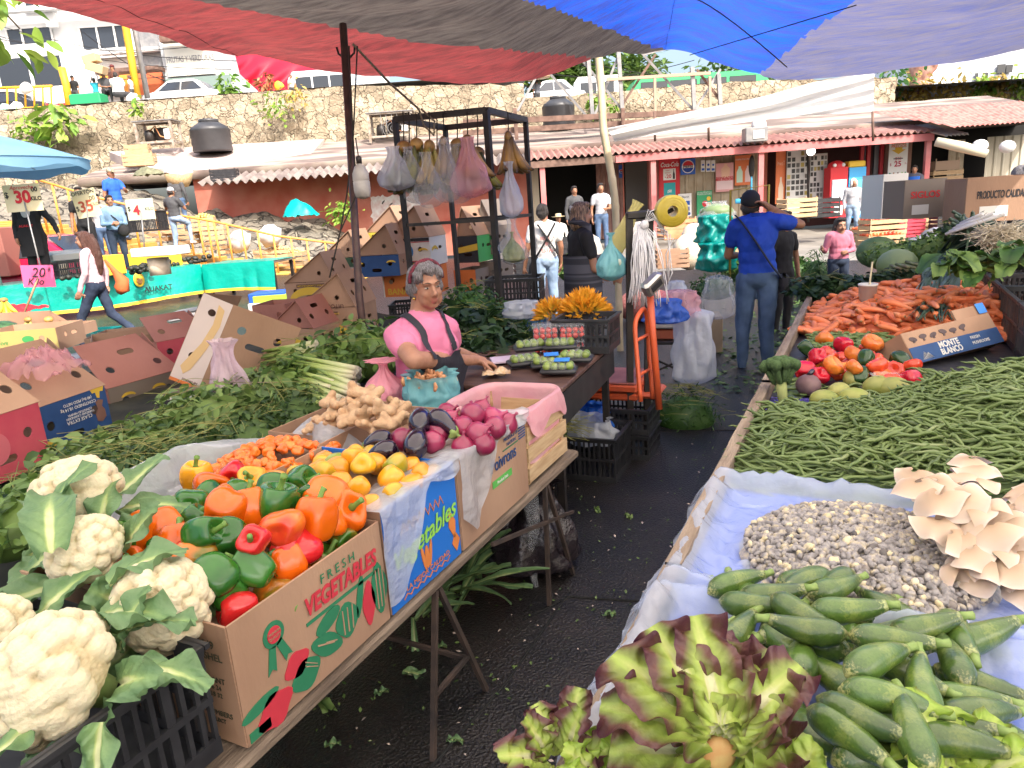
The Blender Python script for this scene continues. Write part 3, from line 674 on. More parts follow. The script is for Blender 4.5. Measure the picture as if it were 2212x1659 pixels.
m_=MB();[lettering(m_,t,mv(0,.142,z)@rotz(PI)@UPR,s_*k,bold=.01) for t,z,s_ in (('BONICA',1.24*k,.06),('EN',1.16*k,.055),('ESTAR',1.07*k,.07))];m_.build('shirt_print',pm('red print',(.4,.12,.1)),r)
plaid=pm('dark plaid apron',(.035,.035,.045),(.09,.09,.11),scale=2.2,rough=.85,stretch=(.1,.1,6),lo=.47,hi=.53)
M,h=stand(1268,438,806,6.7,RGT+.25)
r,v,X,k=person('woman with blond streaked bobbed hair and dark plaid apron',M,h,[SK2,BLK,plaid,M_SHOE],dict(el=(.22,-.04,1.08),hl=(.2,-.24,.98),er=(-.22,-.04,1.08),hr=(-.16,-.26,.98)),.010,1.12,'bob',pm('streaked hair',(.06,.03,.025),(.42,.27,.16),scale=26,rough=.5,stretch=(3,3,.5),bump=.7,bscale=100),faced=True,skirt=True,sleeve='short',belly=.4,seed=9)
mb=MB();mb.grid( lambda a,b:(.19*math.sin((a-.5)*5.6)*(1+.1*b),.165*math.cos((a-.5)*5.6)*(1.05),.5+.62*b),30,12,M=sc(k*1.08));mb.build('apron',plaid,r)
mb=MB();mb.tube([(-.16,-.02,1.16),(-.14,-.02,1.44),(-.05,.09,1.5),(.05,.09,1.5),(.14,-.02,1.44),(.16,-.02,1.16)],.036,8,flat=.4,M=sc(k*1.03));mb.build('apron_strap',plaid,r)
mb=MB();mb.rbox((0,.10,.06),(.05,.03,.08),.01);mb.build('hair_clip',WHT,r,M=X)
mb=MB();mb.ell((.082,.0,-.045),.008);mb.build('earring',pm('gold',(.6,.4,.1),metal=1,rough=.3),r,M=X)
M,h=stand(1212,464,590,18.5,.1)
person('man in a straw hat looking this way from the sunny yard',M,h,[SK1,WHT,JEAN,M_SHOE],None,.022,1.,'hat',pm('straw',(.62,.5,.3),rough=.8))
M,h=stand(1246,402,545,20.5,.2)
person('young man with a bare head in the dark shop doorway',M,h,[SK1,GRY,BLK,M_SHOE],None,.024)
M,h=stand(1302,396,548,19.5,.1)
person('man in a grey T-shirt beside the bamboo pole in front of the dark shop',M,h,[SK1,LGR,JEAN,M_SHOE],dict(el=(.22,-.05,1.1),hl=(.1,-.2,1.1)),.022,1.,'short',sleeve='short')
polo=pm('royal blue polo knit',(.006,.055,.42),(.004,.04,.33),scale=5,rough=.8,bump=.25,bscale=30,bdist=.012)
M,h=stand(1628,406,815,6.85,AWY-.35)
r,v,X,k=person('man in royal blue polo shirt and jeans standing in the aisle, elbow raised',M,h,[SK1,polo,JEAN,M_SHOE],dict(pel=(-.02,0,.95),nk=(.0,-.02,1.43),hd=(.06,-.09,1.545),yaw=.25,pitch=-.35,el=(.24,-.08,1.12),hl=(.14,-.28,1.1),sr=(-.18,0,1.40),er=(-.37,-.13,1.36),hr=(-.10,-.02,1.53),kl=(.1,0,.5),al=(.1,.03,.09),kr=(-.10,.02,.5),ar=(-.12,.05,.09)),.011,1.1,'cap',BLK,sleeve='short',belly=.3,hand_d={'hr':Vector((.7,.1,.5))},seed=6)
mb=MB();P=[(.17,.02,1.47),(.12,.12,1.42),(.0,.155,1.25),(-.12,.15,1.06),(-.2,.1,.95),(-.22,-.04,.92)]
mb.tube([spl(P,i/20) for i in range(21)],.026,6,flat=.3,M=sc(k));mb.build('strap',pm('navy webbing',(.01,.014,.03),rough=.8),r)
mb=MB();mb.rbox((-.24,-.02,.86),(.09,.2,.17),.03,M=sc(k));mb.build('waist_bag',BLK,r)
mb=MB();mb.grid( lambda a,b:(.055*math.sin((a-.5)*4.6),.05*math.cos((a-.5)*4.6)+.012*b,1.455+.035*b),14,4,M=sc(k));mb.build('collar',polo,r)
M,h=stand(1687,458,735,8.6,.5)
person('person in dark trousers half hidden behind the man in royal blue',M,h,[SK1,BLK,BLK,M_SOLEW],dict(el=(.25,0,1.1)),.016,1.,'short',sleeve='short')
fleece=cloth('pink fleece',(.55,.17,.24),.85)
M,h=stand(1806,471,672,9.4,.0)
person('little girl in a pink fleece with dark fringe standing beyond the carrots',M,h,[SK2,fleece,JEAND,M_SHOE],dict(hk=1.22,hd=(0,-.012,1.55),el=(.25,-.02,1.12),hl=(.06,-.18,1.10),er=(-.27,-.02,1.12),hr=(-.38,-.16,1.18)),.012,1.22,'bob',HAIRB,faced=True,seed=1)
M,h=stand(1838,387,514,21.3,-.2)
person('man in a white hooded sweatshirt and pale jeans walking across the sunny yard',M,h,[SK1,LGR,JEANL,M_SOLEW],dict(kl=(.1,-.12,.5),al=(.12,-.02,.1)),.018,1.15,'hood',WHT,seed=7)
SIT=dict(pel=(0,0,.5),ch=(0,-.02,.8),nk=(0,-.02,1.0),hd=(0,-.04,1.14),sl=(.175,-.01,.94),sr=(-.175,-.01,.94),el=(.23,-.08,.7),er=(-.23,-.08,.7),hl=(.06,-.26,.66),hr=(-.06,-.26,.66),kl=(.13,-.45,.5),kr=(-.13,-.45,.5),al=(.13,-.42,.09),ar=(-.13,-.42,.09))
M,h=stand(1914,408,497,21.5,-.2)
person('seated trader in a pale shirt with folded arms among the tomato crates',M,1.7,[SK1,pm('cream shirt',(.6,.55,.4)),BLK,M_SHOE],SIT,.02,1.1,'short',seed=2)
M,h=stand(1962,408,500,21.0,0)
r,v,X,k=person('seated trader in a grey shirt and black printed apron',M,1.7,[SK1,cloth('slate shirt',(.17,.17,.2)),BLK,M_SHOE],SIT,.02,1.1,'short',seed=3)
mb=MB();mb.grid( lambda a,b:((a-.5)*.3,-.16,.55+.35*b),8,8);mb.build('apron',BLK,r)
M,h=stand(1968,332,480,23.2,-.7)
r,v,X,k=person('man in a bright blue apron and dark shirt leaning in the shop entrance',M,1.75,[SK1,cloth('dark slate shirt',(.1,.1,.13)),JEAND,M_SHOE],dict(el=(.25,-.05,1.1),hl=(.06,-.22,1.08)),.02,1.15,'short',sleeve='short')
mb=MB();mb.grid( lambda a,b:(.19*math.sin((a-.5)*2.2),-.16*math.cos((a-.5)*2.2)-.01,.5+.85*b),14,10,M=sc(1.05));mb.build('apron',cloth('bright blue apron',(.02,.14,.6)),r)
M=BG@mv(*gb(1990,560,8.6))@rotz(RGT);M.translation.z=-.05
person('person in a grey shirt bending down behind the cabbages',M,1.7,[SK1,cloth('grey violet shirt',(.25,.25,.30)),GRY,M_SHOE],dict(pel=(0,.12,.90),ch=(0,-.14,1.03),nk=(0,-.36,.98),hd=(0,-.48,.86),sl=(.17,-.3,.96),sr=(-.17,-.3,.96),el=(.2,-.38,.7),er=(-.2,-.38,.7),hl=(.15,-.45,.45),hr=(-.15,-.45,.45),pitch=.9),.014,1.15,'short',sleeve='short')
M,h=stand(2172,362,720,7.4,.4)
person('grey haired person standing behind the produce cartons at the right edge',M,h,[SK1,GRY,BLK,M_SHOE],None,.016,1.,'grey',HAIRG)
# people on the upper street
def up(label,u,vh,vf,mats,pose=None,face=0.,hair='short',hm=None,y=30.6,sl='short',h=None,wide=1.05):
 M,hh=stand(u,vh,vf,y,face);return person(label,M,h or hh,mats,pose,.03,wide,hair,hm,sl)
up('man in a black T-shirt and cap standing by the yellow post on the upper street',170,163,238,[SK1,BLK,GRY,M_SHOE],hair='cap',hm=BLK)
r,v,X,k=up('porter in a cyan shirt carrying flattened cartons on his head',216,168,240,[SK1,cloth('cyan tee',(.02,.4,.55)),GRY,M_SHOE],dict(el=(.2,0,1.5),hl=(.12,-.05,1.75),er=(-.24,0,1.45),hr=(-.2,-.05,1.75)),face=AWY)
SITU=dict(SIT)
up('man in a dark top sitting on the wall beside the porter',236,180,228,[SK1,GRY,BLK,M_SHOE],SITU,.5,h=1.7)
up('man in a brown cap and brown jacket sitting on the wall',256,164,212,[SK1,cloth('brown jacket',(.15,.06,.04)),BLK,M_SHOE],SITU,-.3,'cap',cloth('maroon cap',(.12,.02,.02)),h=1.7,y=31.5)
up('broad person in a white T-shirt sitting with back turned on the wall',262,182,230,[SK1,WHT,GRY,M_SHOE],SITU,AWY,h=1.7,wide=1.5,y=30)
up('woman in a pale vest standing beside the slanted yellow pole',291,162,232,[SK1,WHT,GRY,M_SHOE],face=LFT,hair='tied',hm=HAIRBR,y=31)
up('person in a white vest behind a yellow sack near the white van',636,161,225,[SK1,LGR,GRY,M_SHOE],y=30.2)
up('man carrying a wooden crate on his shoulder above the water tank',1163,171,240,[SK1,cloth('slate tee',(.16,.17,.2)),GRY,M_SHOE],dict(er=(-.24,0,1.4),hr=(-.16,-.03,1.62)),face=AWY,y=31)
# upper street above the stone wall
ZS=6.45
mb=MB();mb.M=BG;a,b=gb(-400,200,29).x,gb(2600,200,29).x
mb.add([(a,29.15,ZS),(gb(1140,200,29).x,29.15,ZS),(gb(1140,200,29).x,60,ZS),(a,60,ZS)],[(0,1,2,3)])
mb.add([(gb(1140,200,29).x+.01,29.6,5.2),(b,29.6,5.0),(b,60,6.2),(gb(1140,200,29).x+.01,60,6.2)],[(0,1,2,3)])
struct(mb.build('upper_street',pm('pale street',(.3,.29,.28),(.36,.35,.33),scale=1)))
M_STUCCO=pm('white stucco',(.74,.74,.73),(.62,.62,.62),scale=.7,rough=.9,detail=7);M_GREYW=pm('grey render',(.34,.35,.37),(.44,.45,.46),scale=.8,rough=.9)
def rel(u,v,y,o):return gb(u,v,y)-o
def facade(name,label,u0,u1,vt,y,mat,zb=ZS,depth=8,cat='building'):
 a,b=gb(u0,150,y).x,gb(u1,150,y).x;zt=gb((u0+u1)/2,vt,y).z;o=Vector(((a+b)/2,y,zb));r=root(name,label,cat,BG@mv(*o))
 MB().box((0,depth/2,(zt-zb)/2),(b-a,depth,zt-zb)).build('wall',mat,r,smooth=False);return r,o
def rectpart(r,o,name,u0,v0,u1,v1,y,mat,th=.1,m2=None):
 um,vm=(u0+u1)/2,(v0+v1)/2;a,b=gb(u0,vm,y).x-o.x,gb(u1,vm,y).x-o.x;z0,z1=gb(um,v1,y).z-o.z,gb(um,v0,y).z-o.z
 return MB().box(((a+b)/2,y-o.y-th/2,(z0+z1)/2),(b-a,th,z1-z0)).build(name,mat,r,smooth=False),(a,b,z0,z1)
r,o=facade('white_building','white rendered building with wide barred windows above the bus',-260,352,-150,44,M_STUCCO)
for u0,v0,u1,v1 in ((20,60,117,117),(178,56,290,124),(55,-8,120,24)):
 f,q=rectpart(r,o,'window',u0,v0,u1,v1,43.98,M_GLASSD,.06)
 m_=MB();n=3
 for i in range(n+1):m_.box((lerp(q[0],q[1],i/n),-.13,(q[2]+q[3])/2),(.09,.06,q[3]-q[2]))
 for z in (q[2],q[3],lerp(q[2],q[3],.25)):m_.box(((q[0]+q[1])/2,-.14,z),(q[1]-q[0]+.12,.06,.09))
 m_.build('window_frame',M_WHITE,f,smooth=False)
rectpart(r,o,'ledge',-260,20,352,30,43.5,M_STUCCO,.5);rectpart(r,o,'ledge',-260,124,352,133,43.6,M_STUCCO,.4)
rectpart(r,o,'pilaster',105,30,125,60,43.7,M_STUCCO,.3);rectpart(r,o,'metal_panel',300,66,347,148,43.8,M_GREYM,.1)
rectpart(r,o,'shop_front',222,160,300,206,43.7,pm('orange shop front',(.75,.3,.05),rough=.7),.2);rectpart(r,o,'shop_front',300,158,356,204,43.75,pm('brick orange front',(.6,.14,.05),rough=.7),.2)
rectpart(r,o,'canopy',218,152,358,160,43,M_RUST,.9)
r,o=facade('shop_building','grey shop building lettered frutas y verduras beside the white building',354,505,80,43,M_GREYW)
f,q=rectpart(r,o,'painted_wall',358,86,461,163,42.9,pm('cream sign wall',(.68,.65,.56),(.6,.6,.55),scale=1,rough=.9),.08)
words(f,'lettering',[('FRUTAS Y VERDURAS',(q[0]+q[1])/2+.05,lerp(q[2],q[3],.46),.42,dict(width=2.6,bold=.02))],M_GREYM,.2)
rectpart(r,o,'awning',352,78,440,92,42.5,M_RUST,.5);rectpart(r,o,'dark_front',360,166,500,200,42.8,pm('green grey front',(.16,.22,.2),rough=.8),.1)
r,o=facade('shop_building','pale block partly hidden behind the draped red tarpaulin',505,800,112,45,M_STUCCO)
mb=MB();mb.M=BG
P0=[(506,112),(560,117),(640,128),(745,158)];P1=[(518,160),(560,200),(650,205),(742,200)]
mb.grid( lambda s,t:tuple(gb(lerp(pl(P0,s)[0],pl(P1,s)[0],t),lerp(pl(P0,s)[1],pl(P1,s)[1],t),35+.5*math.sin((s*3+t)*9)*t-2*t)),60,20)
tag(mb.build('red_tarpaulin',pm('red tarpaulin',(.62,.02,.05),rough=.5,trans=.4)),'red tarpaulin hung over a stall on the upper street','tarpaulin')
CARW,CARB=pm('white car paint',(.75,.75,.75),rough=.25,coat=.5),pm('black car paint',(.02,.018,.018),rough=.2,coat=.6)
def car(label,u0,u1,vroof,y,mat,zb=ZS,facing=1,name='parked_car',L=None):
 a,b=gb(u0,200,y).x,gb(u1,200,y).x;L=L or b-a;k=L/4.4;h=1.42
 r=root(name,label,'car',BG@mv((a+b)/2,y,zb)@sc(facing,1,1));w2=.85
 prof=[(-2.2,.45),(-2.2,.8),(-2.1,.88),(-1.55,.95),(-.85,1.38),(-.5,1.42),(.45,1.42),(.75,1.38),(1.4,.95),(2.05,.86),(2.2,.7),(2.2,.4),(1.8,.25),(-1.8,.25)]
 V=[];n=len(prof)
 for i,(yy,ins) in enumerate(((-w2,.12),(-w2+.02,0),(w2-.02,0),(w2,.12))):
  for x,z in prof:V.append((x*k,yy+(.22*sm(.9,1.42,z))*(1 if yy<0 else -1),z if i in (1,2) else lerp(z,.7,.06)))
 Fs=[(i*n+j,i*n+(j+1)%n,(i+1)*n+(j+1)%n,(i+1)*n+j) for i in range(3) for j in range(n)]+[tuple(range(n)),tuple(range(4*n-1,3*n-1,-1))]
 MB().add(V,Fs).build('body',mat,r,angle=35)
 for x0,x1 in ((-1.3,-.12),(-.06,1.1)):
  g=MB();p=[(x0*k+(.38 if x0<-1 else 0),1.33),(x1*k-(.4 if x1>1 else 0),1.33),(x1*k,.97),(x0*k,.97)]
  g.add([(x,-w2+.22*sm(.9,1.42,z)-.012,z) for x,z in p]+[(x,-w2+.22*sm(.9,1.42,z)+.05,z) for x,z in p],[(0,1,2,3),(0,4,5,1),(1,5,6,2),(2,6,7,3),(3,7,4,0)]);g.build('window',M_GLASSD,r,smooth=False)
 g=MB();g.add([(1.36*k,-.62,.98),(.82*k,-.55,1.36),(.82*k,.55,1.36),(1.36*k,.62,.98)],[(0,1,2,3)],M=mv(.02,0,.01));g.build('windscreen',M_GLASSD,r,smooth=False)
 for x in (-1.35,1.35):
  wh=MB();wh.lathe([(.02,-.1),(.3,-.1),(.32,-.06),(.32,.08),(.3,.1)],20,M=mv(x*k,-w2+.06,.32)@rotx(PI/2));t=wh.build('wheel',pm('tyre',(.02,.02,.02),rough=.9),r)
  h_=MB();h_.lathe([(.001,.115),(.1,.125),(.2,.11),(.21,.09)],10,M=mv(x*k,-w2+.06,.32)@rotx(PI/2));h_.build('rim',M_GREYM,t)
 l=MB();l.rbox((-2.19*k,-.6,.74),(.06,.34,.12),.02);l.build('tail_light',K_RED,r);l=MB();l.rbox((2.17*k,-.6,.68),(.06,.34,.12),.02);l.build('headlight',M_WHITE,r)
 return r
car('black saloon car parked behind the yellow railing at the far left',-110,116,168,33.5,CARB,ZS-.1,-1)
car('white saloon car with a roof rack parked above the stone wall',325,497,170,33.5,CARW,ZS-.12)
car('white sedan parked beside the green bus on the upper street',1131,1262,176,34,CARW,5.35)
def van(label,u0,u1,vt,vb,y,mat,zb,name='van',cat='van',wins=4,band=None,front=.12):
 a,b=gb(u0,190,y).x,gb(u1,190,y).x;zt=gb((u0+u1)/2,vt,y).z;L=b-a;h=zt-zb;r=root(name,label,cat,BG@mv((a+b)/2,y,zb))
 prof=[(-L/2,.35),(-L/2,h-.25),(-L/2+.2,h),(L/2-L*front,h),(L/2-.25,h*.55),(L/2,h*.42),(L/2,.35)]
 mb=MB();mb.prism(prof,-1.1,1.1);mb.build('body',mat,r,smooth=False)
 ww=(L*(1-front)-.5)/wins
 for i in range(wins):
  x0=-L/2+.25+i*ww;f=MB();f.rbox((x0+ww/2,-1.105,h*.70),(ww*.9,.03,h*.32),.015);f.build('window',M_GLASSD,r,smooth=False)
 if band:MB().box((0,-1.11,h*.30),(L*.98,.02,h*.09)).build('stripe',band,r,smooth=False)
 for x in (-L*.32,L*.32):w_=MB();w_.lathe([(.05,-.12),(.42,-.12),(.45,0),(.42,.12),(.05,.12)],18,M=mv(x,-1.02,.45)@rotx(PI/2));w_.build('wheel',BLK,r)
 return r
van('white bus with a red stripe and a row of dark windows at the left',-190,197,112,215,37,CARW,ZS-.2,'bus','bus',5,K_RED,.03)
van('white van parked behind the stone wall under the red awning edge',640,792,160,200,33,CARW,5.9,wins=3)
van('green and white bus behind the steel truss',1360,1660,166,200,36,pm('green bus paint',(.05,.35,.14),rough=.3),5.2,'bus','bus',4,M_WHITE,.1)
van('white box truck between the bamboo pole and the water tank',1235,1345,172,210,36.5,CARW,5.2,'truck','truck',2)
def pole(name,label,cat,P,rr,mat,y):return tag(MB().tube([BG@gb(u,v,y) for u,v in P],rr,8).build(name,mat),label,cat)
YP=pm('bright yellow paint',(.75,.42,.02),(.6,.3,.02),scale=4,rough=.6)
pole('yellow_post','short yellow post at the end of the street railing','post',[(133,146),(143,185),(152,240)],.14,YP,30.2)
pole('yellow_pole','tall slanted yellow pole beside the seated people','pole',[(270,-40),(272,60),(284,130),(297,212)],.15,YP,31.5)
pole('grey_pole','grey steel lamp pole right of the yellow pole','pole',[(283,-40),(291,62),(319,212)],.11,M_GREYM,31.8)
r=root('street_railing','low yellow street railing and curb in front of the black car','railing',BG@mv(*gb(60,240,30.1)));o=gb(60,240,30.1)
mb=MB();mb.tube([rel(-60,192,30.1,o),rel(113,186,30.1,o)],.05,6);mb.build('handrail',YP,r)
for u in (-6,15,34,54,73,92,110):MB().tube([rel(u,189,30.1,o),rel(u+2,240,30.1,o)],.035,6).build('baluster',YP,r)
mb=MB();q=[rel(-60,246,30,o),rel(152,236,30,o)];mb.tube(q,.16,6);mb.build('curb',YP,r)
for i,(u,v,s_,lab,c) in enumerate(((60,190,.5,'white sack hung on the yellow railing',WHT),(14,238,.55,'pale green sack heaped at the left end of the wall top',pm('mint plastic',(.4,.6,.5))),(40,236,.6,'white sack heaped on the wall top by the railing',WHT),(290,215,.55,'white bundle beside the seated people',WHT),(604,182,.38,'yellow bundle beside the person in the white vest',K_YELLOW))):
 p=gb(u,v+9,30-.2*(i==0));mb=MB();s_*=.6;mb.ell((0,0,s_*.5),(s_*.8,s_*.6,s_*.7));me=mb.build('sack',c,M=BG@mv(*p));tag(me,lab,'sack')
 for q in me.data.vertices:q.co+=.07*Vector((NZ.noise(q.co*3),NZ.noise(q.co*3+Vector((9,0,0))),NZ.noise(q.co*4)))
mb=MB();p=gb(195,228,30);mb.rbox((0,0,.2),(1.2,.7,.4),.04);tag(mb.build('green_crate',pm('green plastic',(.02,.3,.12),rough=.5),M=BG@mv(*p),smooth=False),'green plastic crate on the wall top by the porter','crate')
mb=MB();p=gb(207,160,30.4);mb.rbox((0,0,.35),(1.1,.7,.5),.02,M=roty(.35)@sc(.62));mb.rbox((.1,0,.9),(.9,.7,.5),.02,M=roty(-.2)@sc(.6));tag(mb.build('carton',pm('carton brown',(.5,.36,.2)),M=BG@mv(*p),smooth=False),'flattened cartons balanced on the porter in cyan','carton')
mb=MB();p=gb(1165,172,30.8);mb.rbox((0,0,.3),(.9,.5,.55),.02,M=roty(-.1));tag(mb.build('wooden_crate',pm('crate wood far',(.45,.3,.17)),M=BG@mv(*p),smooth=False),'wooden crate on the shoulder of the man above the tank','crate')
for i,(u0,v0,u1,v1) in enumerate(((-60,40,520,132),(-60,62,500,150),(-60,75,480,95),(-60,130,360,165),(180,70,420,190),(1200,120,1700,165),(1250,140,1620,150),(1150,155,1500,130))):
 a,b=gb(u0,v0,39),gb(u1,v1,38);tag(MB().tube([BG@(lerp(a,b,t)-Vector((0,0,.5*math.sin(PI*t)))) for t in [k/10 for k in range(11)]],.022,4).build('overhead_wire',BLK),['dark wire slung across the white building','thin wire sagging over the trees behind the truss'][i>4],'wire','wires over the white building' if i<5 else 'wires over the far trees')
# foliage
def leaf_tpl(L=1.,W=.5,n=4,cup=.15,droop=.25,lobes=0):
 """a bent leaf: base at the origin, blade along +Y, up +Z"""
 V=[];W_=[]
 for i in range(n+1):
  t=i/n;w_=W*.5*math.sin(PI*min(1,t*.96+.03))**.8*(1+(.25*math.cos(lobes*t*2*PI) if lobes else 0));z=-droop*t*t*L
  V+=[(-w_,t*L,z+cup*w_),(0,t*L,z),(w_,t*L,z+cup*w_)]
 Fs=[]
 for i in range(n):k=i*3;Fs+=[(k,k+1,k+4,k+3),(k+1,k+2,k+5,k+4)]
 return np.array(V),Fs
def scatter(mb,tpl,mats4,ms=None):
 """many transformed copies of a template (V, F) appended at once"""
 V,Fs=tpl;n=len(V);A=np.array([np.array(m) for m in mats4]);
 if not len(A):return
 P=np.einsum('kij,nj->kni',A[:,:3,:3],V)+A[:,None,:3,3]
 base=mb.n;mb.V.append(P.reshape(-1,3));k=len(A)
 Fa=[tuple(i+base+q*n for i in f) for q in range(k) for f in Fs];mb.Fc.extend(Fa)
 mi=[0]*(k*len(Fs)) if ms is None else [m for m in ms for _ in Fs];mb.Mi.extend(mi);mb.W.append(np.repeat(np.array([rnd.random() for _ in range(k)]),n));mb.n+=k*n
def leafmat(name,a,b,c=None,trans=.3,rough=.5):
 return attr_mat(name,[(0.,a),(.5,c or tuple((x+y)/2 for x,y in zip(a,b))),(1.,b)],rough,trans,nscale=20,namp=.12)
LF_TREE=leafmat('tree leaf',(.03,.07,.015),(.16,.26,.05));LF_WEED=leafmat('sunlit weed leaf',(.14,.28,.04),(.35,.48,.08));LF_DRY=leafmat('dry weed',(.35,.25,.07),(.55,.42,.12))
BARK=pm('bark',(.12,.08,.05),(.2,.14,.1),scale=8,rough=.9)
def tree(label,u,v,y,zb,h,rad,n=900,leaf=.5,mat=None,name='tree',seed=0):
 rg=random.Random(seed);p=gb(u,v,y);r=root(name,label,'tree',BG@mv(p.x,y,zb));mb=MB();mb.tube([(0,0,0),(.1,0,h*.4),(-.1,.1,h*.75)],[.25,.18,.08],8)
 cl=[]
 for k in range(16):
  a=rg.uniform(0,2*PI);q=Vector((math.cos(a)*rad*rg.uniform(.2,.8),math.sin(a)*rad*rg.uniform(.2,.7),h*rg.uniform(.5,1.0)));cl.append((q,rad*rg.uniform(.25,.45)));mb.tube([(0,0,h*rg.uniform(.3,.6)),tuple(q)],[.08,.02],5)
 mb.build('trunk',BARK,r);mb=MB();T_=[]
 for k in range(n):
  q,s_=cl[rg.randrange(16)];d=Vector((rg.gauss(0,1),rg.gauss(0,1),rg.gauss(0,.8)));d=d.normalized()*s_*rg.uniform(.3,1.05)
  T_.append(mv(*(q+d))@Euler((rg.uniform(-.8,.8),rg.uniform(-.8,.8),rg.uniform(0,6.3))).to_matrix().to_4x4()@sc(leaf*rg.uniform(.6,1.3)))
 scatter(mb,leaf_tpl(1,.45,2),T_);mb.build('crown',mat or LF_TREE,r);return r
for i,(u,v,y,zb,h,rad,lab) in enumerate(((1190,140,48,6,4.6,4.5,'bushy tree with feathery leaves left of the bamboo pole top'),(1345,130,50,6,4.4,3.6,'round green tree right of the bamboo pole top'),(1440,140,55,6,3.4,3.2,'dark low tree behind the green bus'),(1600,150,52,6,3.3,3.4,'dark tree under the edge of the blue tarpaulin'),(1255,150,46,6,3.,3.2,'pale green shrubby tree behind the white box truck'))):
 tree(lab,u,v,y,zb,h,rad,1500,.55,seed=i)
def bush(name,label,u,v,y,rad,n=60,leaf=.3,mat=None,seed=0,hang=0.,flat=.35,cat='plant'):
 rg=random.Random(seed);T_=[]
 for k in range(n):
  a=rg.uniform(0,6.3);d=Vector((rg.gauss(0,.45)*rad,-abs(rg.gauss(0,flat))*rad,rg.gauss(0,.45)*rad));T_.append(mv(*d)@Euler((rg.uniform(-1.2,.3)-hang,rg.uniform(-.6,.6),math.atan2(d.x,.3+d.y)+PI+rg.uniform(-1,1))).to_matrix().to_4x4()@sc(leaf*rg.uniform(.6,1.3)))
 mb=MB();scatter(mb,leaf_tpl(1,.55,3),T_);return tag(mb.build(name,mat or LF_WEED,M=BG@mv(*gb(u,v,y))),label,cat)
bush('wall_plant','large leaved weed growing out of the stone wall by the umbrella',133,266,28.2,.75,70,.5,seed=1)
bush('wall_plant','narrow weed in the stone wall left of the large leaved one',63,278,28.2,.6,60,.32,seed=2)
bush('wall_plant','small weed at the top of the stone wall below the white bundle',298,230,28.2,.35,30,.3,seed=3)
bush('wall_plant','weed patch on the stone wall left of the black pole',600,232,28.2,.6,90,.2,seed=4)
bush('wall_plant','dry reddish weeds on the stone wall beside the pole',640,205,28.2,.5,70,.2,LF_DRY,seed=5)
bush('wall_plant','yellow green weed between the truss legs',1290,220,28.8,.4,50,.3,seed=6)
bush('wall_plant','weed on the wall behind the bamboo pole',1327,233,28.8,.25,30,.25,seed=7)
bush('potted_plant','potted shrub on the wall top by the white saloon',495,188,30,.55,90,.3,leafmat('shrub',(.08,.2,.03),(.25,.4,.08)),seed=8)
bush('potted_plant','red leaved potted plant below the red tarpaulin',575,178,30,.4,50,.25,leafmat('red leaf',(.25,.06,.03),(.45,.2,.08)),seed=9)
bush('wall_plant','bright green weed hanging over the red wall behind the pole',740,455,23.6,.5,110,.22,seed=10)
for i,(u,v,rr,m,lab) in enumerate(((1912,208,.7,LF_DRY,'dry yellow plant left of the statue'),(1980,196,.7,LF_DRY,'dry plant below the bronze statue'),(2055,200,.85,LF_DRY,'wide dry plant right of the statue'),(2120,195,.6,LF_WEED,'green plant near the small fence'),(2150,188,.6,LF_DRY,'dry plant against the small fence'),(2200,190,.7,LF_WEED,'bright plant at the right edge of the wall top'),(1920,165,1.0,leafmat('deep shrub',(.03,.14,.03),(.15,.32,.08)),'tall green shrub above the white banner end'))):
 bush('wall_top_plant',lab,u,v,31.,rr,160,.25,m,seed=20+i)
mb=MB();T_=[];rg=random.Random(3);o=BG@gb(20,20,6.5)
for k in range(46):T_.append(mv(rg.uniform(-.35,.18),rg.uniform(-.2,.2),rg.uniform(-.36,.3)*(1-.0))@Euler((rg.uniform(-1.4,-.2),rg.uniform(-.6,.6),rg.uniform(0,6.3))).to_matrix().to_4x4()@sc(.17*rg.uniform(.7,1.3)))
scatter(mb,leaf_tpl(1,.5,4),T_);r=root('tree_branch','leafy branch hanging into the top left corner','branch',mv(*o));mb.build('leaves',leafmat('glossy fig leaf',(.12,.25,.03),(.4,.5,.08),trans=.4),r,M=rotz(PHI))
mb=MB();mb.tube([(-.6,.1,.5),(-.2,0,.2),(.05,0,-.15)],[.02,.014,.006],6);mb.build('twig',BARK,r,M=rotz(PHI))
# things on the roof
TANK=pm('black tank plastic',(.035,.036,.04),(.06,.06,.065),scale=2,rough=.45)
def tank(label,u0,u1,vt,vb,y):
 a,b=gb(u0,vb,y),gb(u1,vb,y);rr=(b.x-a.x)/2;h=gb(u0,vt,y).z-a.z-.05;r=root('water_tank',label,'water tank',BG@mv((a.x+b.x)/2,y,a.z))
 mb=MB();mb.lathe([(rr*.95,0),(rr,.05),(rr*.97,h*.2),(rr,h*.22),(rr*.97,h*.42),(rr,h*.44),(rr,h*.64),(rr*1.02,h*.66),(rr*.9,h*.76),(rr*.55,h*.9),(rr*.48,h*.91)],30);mb.build('drum',TANK,r)
 mb=MB();mb.lathe([(rr*.5,h*.9),(rr*.5,h),(rr*.3,h*1.02),(.01,h*1.02)],24);mb.build('lid',TANK,r)
 words(r,'logo',[('ROTOPLAS',0,0,.001)],M_GREYM,0) if False else None
 return r
tank('black water tank on the pink slab roof in front of the stone wall',420,503,257,331,26.6);tank('black water tank behind the long steel beams',1173,1243,208,276,27.6)
